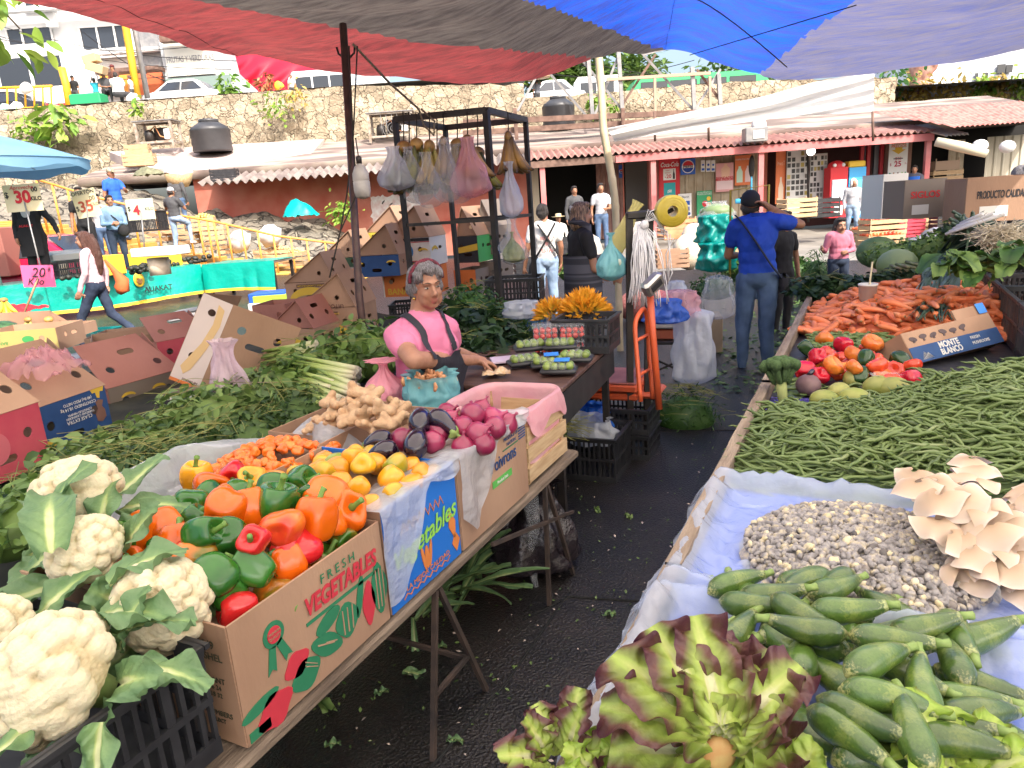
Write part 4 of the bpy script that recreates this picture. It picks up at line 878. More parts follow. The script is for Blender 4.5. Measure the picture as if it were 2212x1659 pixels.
def compressor(label,u0,u1,vt,vb,y,fan=False):
 a,b,t=gb(u0,vb,y),gb(u1,vb,y),gb(u0,vt,y);w_,h=b.x-a.x,t.z-a.z;r=root('compressor_cage',label,'compressor',BG@mv(a.x,y,a.z-.1));mb=MB()
 for x in (.04,w_-.04):
  for yy in (-.35,.35):mb.box((x,yy,h/2),(.08,.08,h))
 for z in (.2,h-.04):
  mb.box((w_/2,-.35,z),(w_,.07,.07));mb.box((w_/2,.35,z),(w_,.07,.07));mb.box((.04,0,z),(.07,.7,.07));mb.box((w_-.04,0,z),(.07,.7,.07))
 mb.build('frame',pm('pale rusty frame',(.4,.36,.31),(.25,.18,.13),scale=6),r,smooth=False);mb=MB();mb.box((w_/2,0,h-.005),(w_+.1,.85,.03));mb.build('lid',M_GREYM,r,smooth=False)
 mb=MB();mb.lathe([(.01,0),(.17,.02),(.18,.3),(.12,.42),(.02,.45)],14,M=mv(w_*.25,0,.22));mb.rbox((w_*.55,.1,h*.55),(w_*.35,.2,h*.45),.02);mb.build('motor',M_BLACKM,r);mb=MB();mb.rbox((w_*.8,-.15,h*.5),(.22,.2,.35),.02);mb.build('control_box',M_WHITE,r,smooth=False)
 mb=MB();mb.tube([(w_*.3,-.1,.6),(w_*.5,-.2,.75),(w_*.6,-.2,.4),(w_*.75,-.2,.35)],.025,6);mb.build('copper_pipe',pm('copper',(.5,.22,.1),metal=.8,rough=.4),r)
 if fan:
  mb=MB();[mb.tube([(w_*.55+math.cos(q)*s_,-.28,h*.45+math.sin(q)*s_) for q in [k*PI/10 for k in range(21)]],.012,4) for s_ in (.1,.2,.3,.38)];mb.build('fan_guard',M_GREYM,r)
  for k in range(4):MB().tube([(w_*(.3+.12*k),-.36,.25),(w_*(.3+.12*k),-.36,h-.1)],.012,4).build('bar',M_GREYM,r)
 return r
compressor('open frame compressor unit standing on the left roof slab',308,388,258,318,26.8);compressor('caged compressor with a round fan under a small tiled lid',802,898,240,305,27.6,True)
WOODC=pm('crate wood',(.42,.27,.14),(.56,.40,.23),scale=9,rough=.8,stretch=(1,1,8),rvar=.12)
def crate_mesh(w_,d,h,slats=3,gap=.3,th=.012):
 mb=MB();sh=h/slats
 for i in range(slats):
  z=sh*(i+.5)
  for sg in (-1,1):mb.box((0,sg*(d/2-th/2),z),(w_,th,sh*(1-gap)));mb.box((sg*(w_/2-th/2),0,z),(th,d-2*th,sh*(1-gap)))
 for sx in (-1,1):
  for sy in (-1,1):mb.box((sx*(w_/2-th*2),sy*(d/2-th*2),h/2+.01),(th*2,th*2,h+.02))
 mb.box((0,0,.012),(w_-.03,d-.03,.012));return mb
def crate(label,M,w_=.5,d=.34,h=.28,mat=None,name='wooden_crate',slats=3,group=None,fill=None,fr=.03):
 o=tag(crate_mesh(w_,d,h,slats).build(name,mat or WOODC,M=M,smooth=False),label,'crate',group)
 if fill:
  lab,fm,nm=fill;mb=MB();rg=random.Random(len(bpy.data.objects));tpl=MB();tpl.ell((0,0,0),1,nu=7,nv=5);tp=(np.concatenate(tpl.V),tpl.Fc);T_=[]
  nx,ny=max(2,int(w_/fr/1.9)),max(2,int(d/fr/1.9))
  for i in range(nx):
   for j in range(ny):
    x,y=(i+.5)/nx-.5,(j+.5)/ny-.5;z=h-.02+.08*(1-4*x*x)*(1-4*y*y)+rg.uniform(-.01,.015);T_.append(M@mv(x*w_*.92+rg.uniform(-.01,.01),y*d*.92+rg.uniform(-.01,.01),z)@sc(fr*rg.uniform(.85,1.15)))
  mb.box((0,0,h-.06),(w_-.04,d-.04,.04),M=M);scatter(mb,tp,T_);tag(mb.build(nm,fm),lab,nm.replace('_',' '),None,'stuff')
 return o
def on(u,v,y,a=0.):return BG@mv(*gb(u,v,y))@rotz(a)
crate('wooden crate lying on the edge of the left roof slab',on(305,360,25.2,.2),.95,.6,.42);crate('smaller wooden crate stacked at the back on the roof slab',on(302,345,25.8,.2),.75,.5,.5)
BPL=pm('black crate plastic',(.014,.014,.017),(.03,.03,.034),scale=12,rough=.45)
crate('black plastic crate sitting on the corrugated eave',on(488,394,23.7,.1),.8,.5,.4,BPL,'plastic_crate',4)
o=Vector((0,0,0));p=gb(390,404,19.8);mb=MB();mb.lathe([(.2,0),(.30,.15),(.36,.33),(.35,.34)],20);tag(mb.build('woven_basket',pm('straw weave',(.5,.36,.18),(.62,.48,.28),scale=30,bump=.8,bscale=60),M=BG@mv(*p)),'round straw basket carried above the climbing man','basket')
mb=MB();mb.grid( lambda a,b:(math.cos(a*2*PI)*.34*math.cos(b*1.5)*(1+.15*math.sin(a*17)),math.sin(a*2*PI)*.34*math.cos(b*1.5),.34+.26*math.sin(b*1.5)+.04*math.sin(a*13+b*5)),24,8,closeu=True);tag(mb.build('white_cloth',WHT,M=BG@mv(*p)),'white cloth filling the straw basket','cloth')
mb=MB();mb.grid( lambda a,b:((a-.5)*.9+.1*math.sin(b*9),(b-.5)*.5,.25*math.sin(PI*a)*math.sin(PI*b)+.06*fbm((a*6,b*6,2))),16,12);tag(mb.build('tarpaulin_heap',pm('olive canvas',(.12,.12,.07),(.2,.2,.12),scale=8),M=on(322,378,23.8)),'crumpled olive canvas on the slab edge','canvas')
mb=MB();mb.grid( lambda a,b:((a-.5)*.9+.1*math.sin(b*9),(b-.5)*.8,.5*math.sin(PI*a)*math.sin(PI*b)**.7+.07*fbm((a*6,b*6,2))),16,12);tag(mb.build('teal_cloth',pm('teal plastic sheet',(.0,.42,.40),rough=.4),M=on(648,466,22.8)),'crumpled teal plastic sheet lying on the embankment','plastic sheet')
r=root('steel_truss','rusty steel truss frame of crossed bars rising behind the eave','steel frame',BG@mv(*gb(1380,260,26)));o=gb(1380,260,26)
def bar(parent,u0,v0,u1,v1,y,w_,mat,nm,o=o):MB().tube([rel(u0,v0,y,o),rel(u1,v1,y+.01,o)],w_,4).build(nm,mat,parent,smooth=False)
for a in ((1271,128,1280,250),(1335,100,1345,250),(1495,145,1500,240),(1552,160,1556,226)):bar(r,*a,26,.09,M_GREYM,'post')
for a in ((1258,130,1350,245),(1340,110,1285,248),(1345,225,1416,118),(1378,105,1500,240),(1390,118,1455,100),(1500,240,1556,150),(1505,150,1560,222),(1118,240,1165,155),(1180,150,1265,248)):bar(r,*a,26.1,.055,M_RUST if a[0]%2 else M_GREYM,'brace')
bar(r,1310,172,1534,158,25.9,.07,pm('tan beam',(.4,.28,.2)),'beam')
for u in (1414,1533):bar(r,u,165,u+2,270,25.9,.06,pm('tan beam',(.4,.28,.2)),'post')
r=root('steel_beam','long rusty steel beam laid level along the roof behind the bamboo pole','beam',BG@mv(*gb(1300,262,25.4)));o=gb(1300,262,25.4)
for v0,v1,u1 in ((260,243,1500),(283,262,1420)):MB().tube([rel(1000,v0+5,25.4,o),rel(u1,v1,25.4,o)],.12,4,flat=1).build('rail',M_RUST,r,smooth=False)
for u in (1114,1346):MB().box(rel(u,268,25.2,o),(.12,.12,1.)).build('upright',M_RUST,r,smooth=False)
mb=MB();PT=[(1312,277),(1480,243),(1659,206),(1757,178),(1889,152)];PB=[(1328,306),(1420,290),(1659,257),(1760,249),(1887,240)]
mb.grid( lambda s,t:tuple(BG@gb(lerp(pl(PT,s)[0],pl(PB,s)[0],t),lerp(pl(PT,s)[1],pl(PB,s)[1],t),lerp(21.5,20,s)+.25*math.sin(t*9+s*3)*(1-s)+.05*math.sin(t*22+s*14))),60,18)
tag(mb.build('white_banner',pm('white vinyl',(.78,.77,.75),rough=.5,trans=.25)),'long white vinyl sheet stretched above the pink eave','banner')
r=root('metal_box','small grey metal box with a round lamp standing on the pink eave','metal box',on(1630,308,22.8));MB().rbox((0,0,.22),(.68,.4,.42),.02).build('case',M_GREYM,r,smooth=False);MB().rbox((.05,-.21,.22),(.34,.02,.25),.01).build('panel',M_WHITE,r,smooth=False);mb=MB();mb.lathe([(.01,-.1),(.2,-.1),(.2,.1),(.01,.1)],16,M=mv(.12,0,.5)@rotx(PI/2));mb.build('lamp',M_WHITE,r)
for u in (1414,1530,1885):pole('roof_post',{1414:'thin rusty post under the left half of the white banner',1530:'thin rusty post under the middle of the white banner',1885:'thin rusty post at the right end of the white banner'}[u],'post',[(u,240),(u+1,305)],.035,M_RUST,22)
r,o=facade('white_house','white house with small windows behind the dry plants at the right',2010,2420,60,46,pm('cool white stucco',(.7,.73,.78),rough=.9),zb=4.5)
for q in ((2153,139,2170,158),(2172,140,2186,157),(2105,158,2111,182),(2124,157,2132,182)):rectpart(r,o,'window',*q,45.9,M_GLASSD,.08)
p=gb(1985,192,33);r=root('bronze_statue','reddish bronze draped statue above the dry plants, cut off by the tarpaulin','statue',BG@mv(*p));mb=MB();mb.ell((0,0,.9),(.55,.45,.75));mb.ell((.1,0,1.9),(.75,.5,.55));mb.ell((.45,-.2,1.3),(.25,.25,.7));mb.ell((-.6,-.1,1.8),(.2,.2,.45));mb.ell((.1,0,2.7),(.45,.4,.6));mb.ell((.05,0,.1),(.5,.4,.3))
me=remesh(mb,.06,2,'figure');me.materials.append(pm('bronze',(.28,.13,.09),(.4,.22,.17),scale=3,rough=.6));
wobble(me,lambda q:.09*NZ.noise((q[0]*6,q[1]*6,q[2]*3)))
link('figure',me,r)
r=root('picket_fence','small reddish picket fence among the dry plants','fence',on(2135,206,31.2))
for k in range(8):MB().box((-.5+k*.16,0,.35),(.06,.04,.7)).build('picket',M_RUST,r,smooth=False)
# signs and goods on the shop fronts
YF=24.72
r,w_,h=board('sign_panel','red soft drink panel with white script lettering beside the rose pillar','sign',1424,344,1469,428,YF,K_RED)
words(r,'lettering',[('Coca-Cola',0,h*.86,.2,dict(shear=.3,bold=.02,width=w_*.85))],K_WHITE,.02);decal(r,'price_panel',rect(-w_*.3,h*.47,w_*.3,h*.76),K_WHITE,.018);words(r,'price',[('-20',-.05,h*.56,.17,dict(bold=.02)),('cayó',-.06,h*.72,.07),('veinte?',-.06,h*.66,.07)],K_RED,.022)
decal(r,'bottle',[(w_*.16,h*.49),(w_*.26,h*.49),(w_*.26,h*.62),(w_*.22,h*.69),(w_*.22,h*.74),(w_*.19,h*.74),(w_*.19,h*.69),(w_*.16,h*.62)],K_BLACK,.022);decal(r,'teal_panel',rect(-w_*.28,.03,w_*.28,h*.4),K_TEAL,.018);words(r,'number',[('¡SI!',0,h*.18,.12,dict(bold=.03))],K_WHITE,.022)
def pepsi(r,w_,h,k=1.):
 R_=min(w_,h)*.42;c=h/2;cx=0
 decal(r,'disc',circ(0,c,R_,28),K_WHITE,.018);
 for a0,a1,m,nm in ((.22,PI-.22,K_RED,'red_field'),(PI+.22,2*PI-.22,P_('deep blue',(.01,.05,.3)),'blue_field')):decal(r,nm,circ(0,c,R_*.88,20,a0=a0,a1=a1),m,.022)
 words(r,'lettering',[('PEPSI',0,c,R_*.42,dict(bold=.03,width=R_*1.5))],K_BLACK,.024)
r,w_,h=board('sign_panel','square blue soft drink sign with a round emblem on the tan shutter','sign',1470,343,1502,377,YF-.05,K_BLUE);pepsi(r,w_,h)
r,w_,h=board('sign_panel','narrow round emblem sign on the brown shutter by the bamboo pole','sign',1337,356,1347,384,25.2,K_BLUE);pepsi(r,w_,h)
for i,(u0,u1) in enumerate(((1514,1523),(1525,1535),(1536,1545))):
 r,w_,h=board('notice',['left paper notice of the three on the tan shutter','middle paper notice of the three on the tan shutter','right paper notice of the three on the tan shutter'][i],'notice',u0,346,u1,371,YF-.05,K_WHITE,.01);decal(r,'print',[rect(-w_*.35,h*.1,w_*.35,h*.3),circ(0,h*.6,w_*.25)],K_BLUE,.007)
r,w_,h=board('poster','faded pink and white drinks poster with a curled edge on the tan shutter','poster',1546,352,1584,414,YF-.05,K_PINKP,.012)
decal(r,'white_area',rect(-w_*.45,h*.08,w_*.45,h*.38),P_('pale pink',(.8,.6,.6)),.008);decal(r,'bottle',[(-.1,h*.5),(.16,h*.5),(.18,h*.8),(.08,h*.9),(.08,h*.97),(-.02,h*.97),(-.02,h*.9),(-.12,h*.8)],P_('peach',(.8,.5,.35)),.009);words(r,'lettering',[('BONDADES',0,h*.48,.11,dict(bold=.02)),('MÁS FRESCAS',0,h*.42,.10,dict(bold=.02))],K_RED,.012)
r,w_,h=board('poster','orange poster with two big bottles right of the faded pink poster','poster',1587,335,1623,400,YF-.05,K_ORANGE,.012);words(r,'lettering',[('DISFRUTA CADA',0,h*.86,.07)],K_WHITE,.01)
for x,m in ((-.12,P_('mint',(.6,.8,.65))),(.16,P_('rose',(.8,.6,.6)))):decal(r,'bottle',[(x-.1,h*.1),(x+.1,h*.1),(x+.1,h*.45),(x+.04,h*.58),(x+.04,h*.64),(x-.04,h*.64),(x-.04,h*.58),(x-.1,h*.45)],m,.01)
r,w_,h=board('poster','white drinks price poster low on the tan shutter','poster',1465,418,1494,468,YF-.05,K_WHITE,.012)
decal(r,'print',[circ(x*w_,h*.12,w_*.12) for x in (-.3,0,.3)]+[rect(x*w_-.07,h*.5,x*w_+.07,h*.68) for x in (-.22,.22)]+[rect(x*w_-.02,h*.25,x*w_+.02,h*.42) for x in (-.3,-.1,.1,.3)],K_BLUE,.01);words(r,'lettering',[('27',0,h*.12,.07),('25',w_*.3,h*.12,.07),('Skarch',.02,h*.85,.09)],K_BLACK,.013)
r,w_,h=board('poster','bright green poster with a watermelon slice on the tan shutter','poster',1505,412,1538,466,YF-.05,K_GREEN,.012);words(r,'lettering',[('LA AUTÉNTICA',0,h*.93,.07),('PURIFICADORA',0,h*.86,.07)],K_WHITE,.01);decal(r,'melon_slice',[circ(0,h*.2,.16,a0=PI,a1=2*PI),circ(.02,h*.48,.1)],K_RED,.01);decal(r,'tag',[circ(w_*.28,h*.68,.07),circ(w_*.32,h*.45,.06)],K_YELLOW,.01)
r=root('blue_stand','light blue metal stand with a crossbar in front of the tan shutter','stand',on(1622,470,23.6));MB().tube([(0,0,0),(0,0,1.75)],.03,6).build('post',pm('sky blue paint',(.05,.35,.6)),r);MB().rbox((-.15,-.03,.55),(.75,.05,.16),.02).build('crossbar',pm('sky blue paint',(.05,.35,.6)),r);mb=MB();mb.ell((0,0,1.6),(.1,.06,.35));mb.build('head',M_BLACKM,r)
r,w_,h=board('sign_panel','orange beer sign board beside the newspaper wall','sign',1674,324,1695,440,YF-.2,K_ORANGE);words(r,'lettering',[('lɘwoT',0,h*.75,.2,dict(width=w_*.8))],P_('pale peach',(.8,.5,.35)),.02);decal(r,'bottle',[(-.07,0),(.1,0),(.1,h*.3),(.04,h*.42),(.04,h*.5),(-.02,h*.5),(-.02,h*.42),(-.07,h*.3)],P_('cream print',(.75,.6,.45)),.02)
for u0,u1,v0,v1,lab in ((1696,1744,322,470,'board covered in newspaper pages beside the orange sign'),(1746,1782,332,470,'smaller board of newspaper pages right of the thin post')):
 r,w_,h=board('newspaper_board',lab,'board',u0,v0,u1,v1,YF-.3,P_('pale board',(.6,.6,.58)),.04);rg=random.Random(u0)
 for nm,m in (('page',P_('grey newsprint',(.22,.22,.21))),('page',P_('yellow print',(.5,.4,.12))),('page',P_('dark print',(.05,.05,.05)))):
  L_=[]
  for i in range(5):
   for j in range(8):
    if rg.random()<.45:x=-w_/2+w_*(i+.1)/5;z=h*.32+h*.66*(j+.08)/8;L_.append(rect(x,z,x+w_*.15,z+h*.06))
  decal(r,nm,L_,m,.022+.002*('dark' in m.name))
pole('thin_post','thin dark post between the two newspaper boards','post',[(1745,325),(1746,480)],.035,M_BLACKM,24.2)
for u0,u1,lab,m,m2 in ((1783,1820,'red toy vending cabinet with round eyes on its top',K_RED,P_('clear red case',(.5,.5,.55))),(1822,1858,'blue toy vending cabinet next to the red one',P_('bright blue',(.05,.35,.7)),P_('blue case',(.1,.45,.7)))):
 r,w_,h=board('vending_cabinet',lab,'cabinet',u0,362,u1,470,24.0,m,.5);MB().rbox((0,-.27,h*.55),(w_*.84,.04,h*.42),.02).build('glass_case',m2,r,smooth=False)
 if m==K_RED:mb=MB();mb.ell((0,0,h),(w_*.5,.25,.22));mb.build('dome',m,r);[MB().ell((x*w_,-.2,h+.06),.06).build('eye',K_WHITE,r) for x in (-.25,.25)]
 else :MB().rbox((0,0,h+.1),(w_,.4,.2),.03).build('header',K_YELLOW,r,smooth=False)
 MB().rbox((0,-.27,h*.15),(w_*.5,.04,h*.2),.02).build('hatch',K_WHITE,r,smooth=False)
r,w_,h=board('price_banner','tall white price banner with a yellow arrow and 25 price','banner',1914,304,1955,425,YF-.1,K_WHITE,.015)
words(r,'lettering',[('MEJORES',0,h*.955,.12,dict(bold=.02)),('PRECIOS',0,h*.90,.13,dict(bold=.02))],K_ORANGE,.012);decal(r,'arrow',[(-.12,h*.88),(.12,h*.88),(.12,h*.84),(.24,h*.84),(0,h*.76),(-.24,h*.84),(-.12,h*.84)],K_YELLOW,.01);words(r,'price',[('$20',0,h*.68,.14),('$',-.24,h*.58,.12),('25',0,h*.585,.24,dict(bold=.03)),('2L',.26,h*.59,.07)],P_('crimson',(.45,.01,.06)),.012);decal(r,'strike',[rect(-.16,h*.675,.16,h*.69)],K_BLACK,.016)
for i,(x,m) in enumerate(((-.25,K_GREEN),(-.12,P_('amber',(.45,.2,.05))),(.02,P_('cola',(.12,.03,.02))),(.16,P_('lime',(.3,.55,.15))),(.27,K_GREEN))):decal(r,'bottle',[(x-.05,h*.2),(x+.05,h*.2),(x+.05,h*.33),(x+.02,h*.4),(x+.02,h*.44),(x-.02,h*.44),(x-.02,h*.4),(x-.05,h*.33)],m,.01+.001*i)
r,w_,h=board('sign_panel','green strip sign under the tall price banner','sign',1914,412,1956,426,YF-.3,K_GREEN);words(r,'lettering',[('COMPRA Y DISFRUTA',0,h*.5,.12,dict(width=w_*.9))],K_WHITE,.02)
mb=MB();p=BG@gb(1752,327,23.2);mb.ell((0,0,0),.13);tag(mb.build('lamp_globe',pm('lit globe',(.9,.9,.85),emit=(1,.95,.85,2.)),M=mv(*p)),'lit white globe lamp under the pink fascia','lamp')
for u,v,lab in ((2117,315,'white round lamp hanging in front of the dark store'),(2176,317,'pale green round lamp at the end of the tin porch')):mb=MB();mb.ell((0,0,0),(.2,.16,.16));tag(mb.build('lamp_globe',WHT,M=on(u,v,19)),lab,'lamp')
tag(MB().tube([BG@gb(2022,306,18.6),BG@gb(2080,318,18.4),BG@gb(2132,332,18.2)],[.11,.13,.1],8).build('rolled_awning',pm('cream canvas',(.6,.53,.38),rough=.8)),'rolled cream awning slung under the tin porch','awning')
crate('wooden crate stack piece in the dark store at the right',on(2035,404,24.5),1.0,.6,.55);crate('pale carton box on top of the crate in the dark store',on(2034,372,24.6),.8,.6,.42,pm('far carton',(.35,.24,.16)),'carton',1)
for i in range(7):MB().rbox((0,0,.03),(1.1,.6,.05),.008,M=on(2028,428-i*4,24.3,.1*(i%3))).build('cardboard_sheet',pm('grey cardboard',(.2,.16,.13)),smooth=False)
for o_ in [q for q in bpy.data.objects if q.name.startswith('cardboard_sheet')]:tag(o_,'flattened cardboard sheet in the pile inside the dark store','cardboard','flattened cardboard in the dark store')
TOM=pm('tomato skin',(.6,.06,.03),(.7,.15,.04),scale=3,rough=.3)
def tomcrate(lab,u,v,y,s=1.,fill=True,a=.05,mat=None):crate(lab,on(u,v,y,a),.95*s,.6*s,.42*s,mat,fill=('red tomatoes heaped in a crate in the yard',TOM,'tomatoes') if fill else None,fr=.055)
tomcrate('tomato crate on the ground in front of the seated men',1900,542,18.2,1.);tomcrate('tomato crate stacked on another in front of the seated men',1904,508,18.3);tomcrate('empty crate under the upper stack at the right of the yard',2018,512,19,1.,False);tomcrate('crate in the middle of the right yard stack',2016,490,19.1);tomcrate('topmost tomato crate of the right yard stack',2020,462,19.2,1.)
tomcrate('low crate of tomatoes between the walking man and the stacks',1872,520,20,.8)
crate('pink red plastic crate beside the tomato crates',on(1957,512,18.6),.7,.5,.45,pm('red plastic',(.5,.05,.08),rough=.4),'plastic_crate',5);crate('dark plastic crate leaning by the right yard stack',on(2035,500,18.2),.5,.4,.5,BPL,'plastic_crate',5)
r=root('plastic_chair','black plastic chair between the walking man and the seated traders','chair',on(1898,500,20.2,.1));mb=MB();mb.rbox((0,0,.42),(.5,.45,.05),.02);mb.build('seat',BPL,r,smooth=False);mb=MB();mb.rbox((0,.22,.72),(.5,.05,.6),.08);mb.build('backrest',BPL,r,smooth=False)
for x in (-.2,.2):
 for y in (-.18,.18):MB().box((x,y,.2),(.05,.05,.4)).build('leg',BPL,r,smooth=False)
TOMAT=pm('tomatillo',(.5,.42,.12),(.62,.4,.1),scale=3,rough=.4);POT=pm('potato',(.5,.3,.14),(.62,.42,.2),scale=3,rough=.7)
for u,v,a,f,lab in ((345,522,.1,None,'upright empty crate at the foot of the yellow railing'),(444,500,.2,TOMAT,'tilted crate of tomatillos beside the climbing man'),(406,528,0,None,'crate in the lower row behind the climbing man'),(468,540,.1,None,'tall pair of crates right of the climbing man, lower one'),(467,518,.1,None,'tall pair of crates right of the climbing man, upper one'),(495,548,.3,None,'crate lying at the end of the stacked crates on the steps'),(378,505,.3,None,'slanted crate behind the legs of the climbing man'),(577,568,.1,None,'crate under a white sack behind the railing'),(605,568,0,POT,'crate of potatoes behind the railing, nearer the sack'),(640,574,-.1,POT,'crate of potatoes at the right end behind the railing')):
 crate(lab,on(u,v,18.9,a),.55,.4,.36,fill=('yellow fruit heaped in a crate on the steps',f,'fruit') if f else None,fr=.04)
for u,v,lab in ((586,528,'white sack on the crate behind the orange railing'),(520,540,'clear bag of green produce on the steps')):
 mb=MB();mb.ell((0,0,.22),(.3,.25,.28));me=mb.build('sack',WHT,M=on(u,v,18.7));tag(me,lab,'sack')
 for q in me.data.vertices:q.co+=.08*Vector((NZ.noise(q.co*6),NZ.noise(q.co*6+Vector((9,0,0))),NZ.noise(q.co*7)))
# tarpaulins overhead
EDGE=[(-60,-40,2.6),(35,0,2.85),(160,28,3.0),(430,104,3.65),(620,136,4.1),(760,155,4.2),(880,170,4.35),(1100,180,4.5),(1190,160,4.55),(1290,124,4.6),(1400,113,5.0),(1475,112,5.1),(1600,150,5.3),(1700,170,5.5),(1900,160,5.6),(2080,132,5.5),(2212,104,5.4),(2420,60,5.2)]
NU,NV=230,110
EP=[at(u,v,t*(1.42 if u<1500 else 1.3)) for u,v,t in EDGE]
def tarp_pt(s,t):
 a=spl(EP,s);b=Vector((lerp(-4.0,3.9,s),-1.5,2.66))
 p=lerp(a,b,t);sag=math.sin(PI*min(1,t*1.0));p.z+=.30*sag*(1-t)-.10*sag*math.sin(s*PI*3)
 ax=p.x*.89+p.y*.45;ay=-p.x*.45+p.y*.89
 p.z+=.035*NZ.noise((ax*.9+ay*.5,ay*3.5,1))+.012*NZ.noise((ax*2.5+ay,ay*11,4))+.006*NZ.noise((ax*4,ay*25,7));return p
L1=[(-900,-300),(300,-40),(410,0),(900,90),(1290,126),(1340,150)];L2=[(700,-400),(1000,-50),(1140,0),(1300,58),(1400,98),(1478,116)];L3=[(1500,200),(1640,160),(1765,58),(1850,0),(2100,-200)]
def zone(p):
 u,v,t=proj(p)
 if t<.4 or v<-130 or u<-250 or u>2450:return 4
 f= lambda L,u:np.interp(u,[q[0] for q in L],[q[1] for q in L])
 if u<1335 and v>f(L1,u):return 0
 if u<1478 and v>f(L2,u):return 1
 if u<1480:return 2
 return 3 if v>f(L3,u)+0 and u>1560 else 2
GP=[[tarp_pt(i/NU,j/NV) for i in range(NU+1)] for j in range(NV+1)]
def weave(name,c,c2,tr):return pm(name,c,c2,scale=5,rough=.6,trans=tr,bump=.5,bscale=22,stretch=(1,5,1),detail=6,bdist=.03)
TM=[weave('red tarp weave',(.38,.07,.07),(.22,.055,.055),.46),weave('grey brown tarp weave',(.11,.09,.085),(.20,.17,.15),.3),weave('blue tarp weave',(.02,.12,.68),(.05,.08,.40),.6),weave('falloff tinted blue tarp weave',(.15,.17,.38),(.25,.235,.30),.48)]  # last weave puts the light falloff of the blue tarpaulin into colour
def tarp(name,label,zs):
 V,Fs,Mi,ix=[],[],[],{}
 for j in range(NV):
  for i in range(NU):
   q=[(i,j),(i+1,j),(i+1,j+1),(i,j+1)];z=zone((GP[j][i]+GP[j+1][i+1])/2)
   if z in zs:
    f=[]
    for a in q:
     if a not in ix:ix[a]=len(V);V.append(tuple(GP[a[1]][a[0]]))
     f.append(ix[a])
    Fs.append(tuple(f));Mi.append(zs.index(z))
 return tag(MB().add(V,Fs,Mi).build(name,[TM[z] for z in zs]),label,'tarpaulin')
tarp('tarpaulin','red tarpaulin roof with a broad grey brown stripe over the left stall',[0,1])
TM.append(pm('pale translucent sheet',(.88,.83,.75),rough=.6,trans=.85));tarp('tarpaulin','pale translucent sheet covering the stalls behind and above the viewer',[4])  # unseen sheet added to let neutral light down onto the stalls
tarp('tarpaulin','bright blue tarpaulin roof fading to lavender over the right stall',[2,3])
ROPE=pm('hemp rope',(.2,.16,.11),(.3,.25,.18),scale=60,rough=.9,bump=.5,bscale=200);CORD=pm('dark cord',(.03,.025,.02),rough=.9)
def line(name,label,cat,P,r,mat,n=6):return tag(MB().tube(P,r,n).build(name,mat),label,cat)
from mathutils.bvhtree import BVHTree
TB=BVHTree.FromPolygons([p for row in GP for p in row],[(j*(NU+1)+i,j*(NU+1)+i+1,(j+1)*(NU+1)+i+1,(j+1)*(NU+1)+i) for j in range(NV) for i in range(NU)])
def tpt(u,v,dz=-.02):return (TB.ray_cast(EYE,ray(u,v).normalized())[0] or at(u,v,4))+Vector((0,0,dz))
line('tarp_seam','brown strap sewn across the blue tarpaulin','strap',[tpt(1500+(1700-1500)*k/12,-10+150*(k/12)**1.2) for k in range(13)],.005,ROPE,4)
line('rope','dark rope stretched under the edge between blue and lavender tarpaulin','rope',[tpt(1490+360*k/12,112-112*k/12,-.03) for k in range(13)],.0035,CORD)
for s_ in (.2,.62):tag(MB().tube([GP[j][int(NU*s_)]+Vector((0,0,-.002)) for j in range(0,56,3)],.002,4).build('tarp_stitching',CORD),'dark stitched seam crossing the %s tarpaulin'%('red' if s_<.5 else 'blue'),'seam')
# pole, float, ropes
pt=at(742,60,4.5);r=root('steel_pole','dark steel pole with two hooks holding up the red tarpaulin','pole',(pt.x,pt.y,0))
q0=at(776,640,4.42);MB().tube([(q0.x-pt.x,q0.y-pt.y,0),(q0.x-pt.x,q0.y-pt.y,q0.z),(0,0,pt.z+.02)],.024,8).build('shaft',pm('dark red brown steel',(.04,.018,.016),(.08,.035,.03),scale=20,rough=.5),r)
for sg in (-1,1):
 MB().tube([(0,0,pt.z-.17),(sg*.02*_c(PHI),sg*.02*_s(PHI),pt.z-.175),(sg*.05*_c(PHI),sg*.05*_s(PHI),pt.z-.15),(sg*.058*_c(PHI),sg*.058*_s(PHI),pt.z-.11)],.007,6).build('hook',M_BLACKM,r)
hk=at(763,96,4.48);ra=at(905,236,5.45);line('rope','hemp rope from the pole hook down to the banana rack','rope',[hk,lerp(hk,ra,.5)-Vector((0,0,.02)),ra,ra+Vector((.03,0,-.12)),ra+Vector((.10,.02,-.2)),ra+Vector((.13,0,-.1)),ra+Vector((.02,0,.0))],.008,ROPE)
for d,lab in ((-.006,'thin cord hanging down the left side of the steel pole'),(.03,'thin cord hanging down the right side of the steel pole')):
 line('cord',lab,'cord',[at(757+d*500,100,4.47),at(763,300,4.4),at(753+d*600,420,4.35),at(735,500,4.3),at(712,600,4.3)],.005,CORD,5)
fl=at(785,430,4.3);r=root('plastic_float','white plastic bottle hung upright by a cord beside the steel pole','bottle',mv(*fl));mb=MB();mb.lathe([(.01,0),(.042,.012),(.05,.05),(.05,.1),(.047,.105),(.05,.11),(.048,.15),(.03,.19),(.015,.2),(.014,.22)],18);mb.build('body',pm('milky plastic',(.62,.58,.55),(.45,.42,.4),scale=12,rough=.4,trans=.2),r);mb=MB();mb.lathe([(.017,.205),(.018,.24),(.012,.25)],12);mb.build('cap',M_BLACKM,r)
line('cord','cord tying the white bottle to the steel pole','cord',[fl+Vector((0,0,.24)),at(770,310,4.38),at(768,298,4.4)],.004,CORD,5)
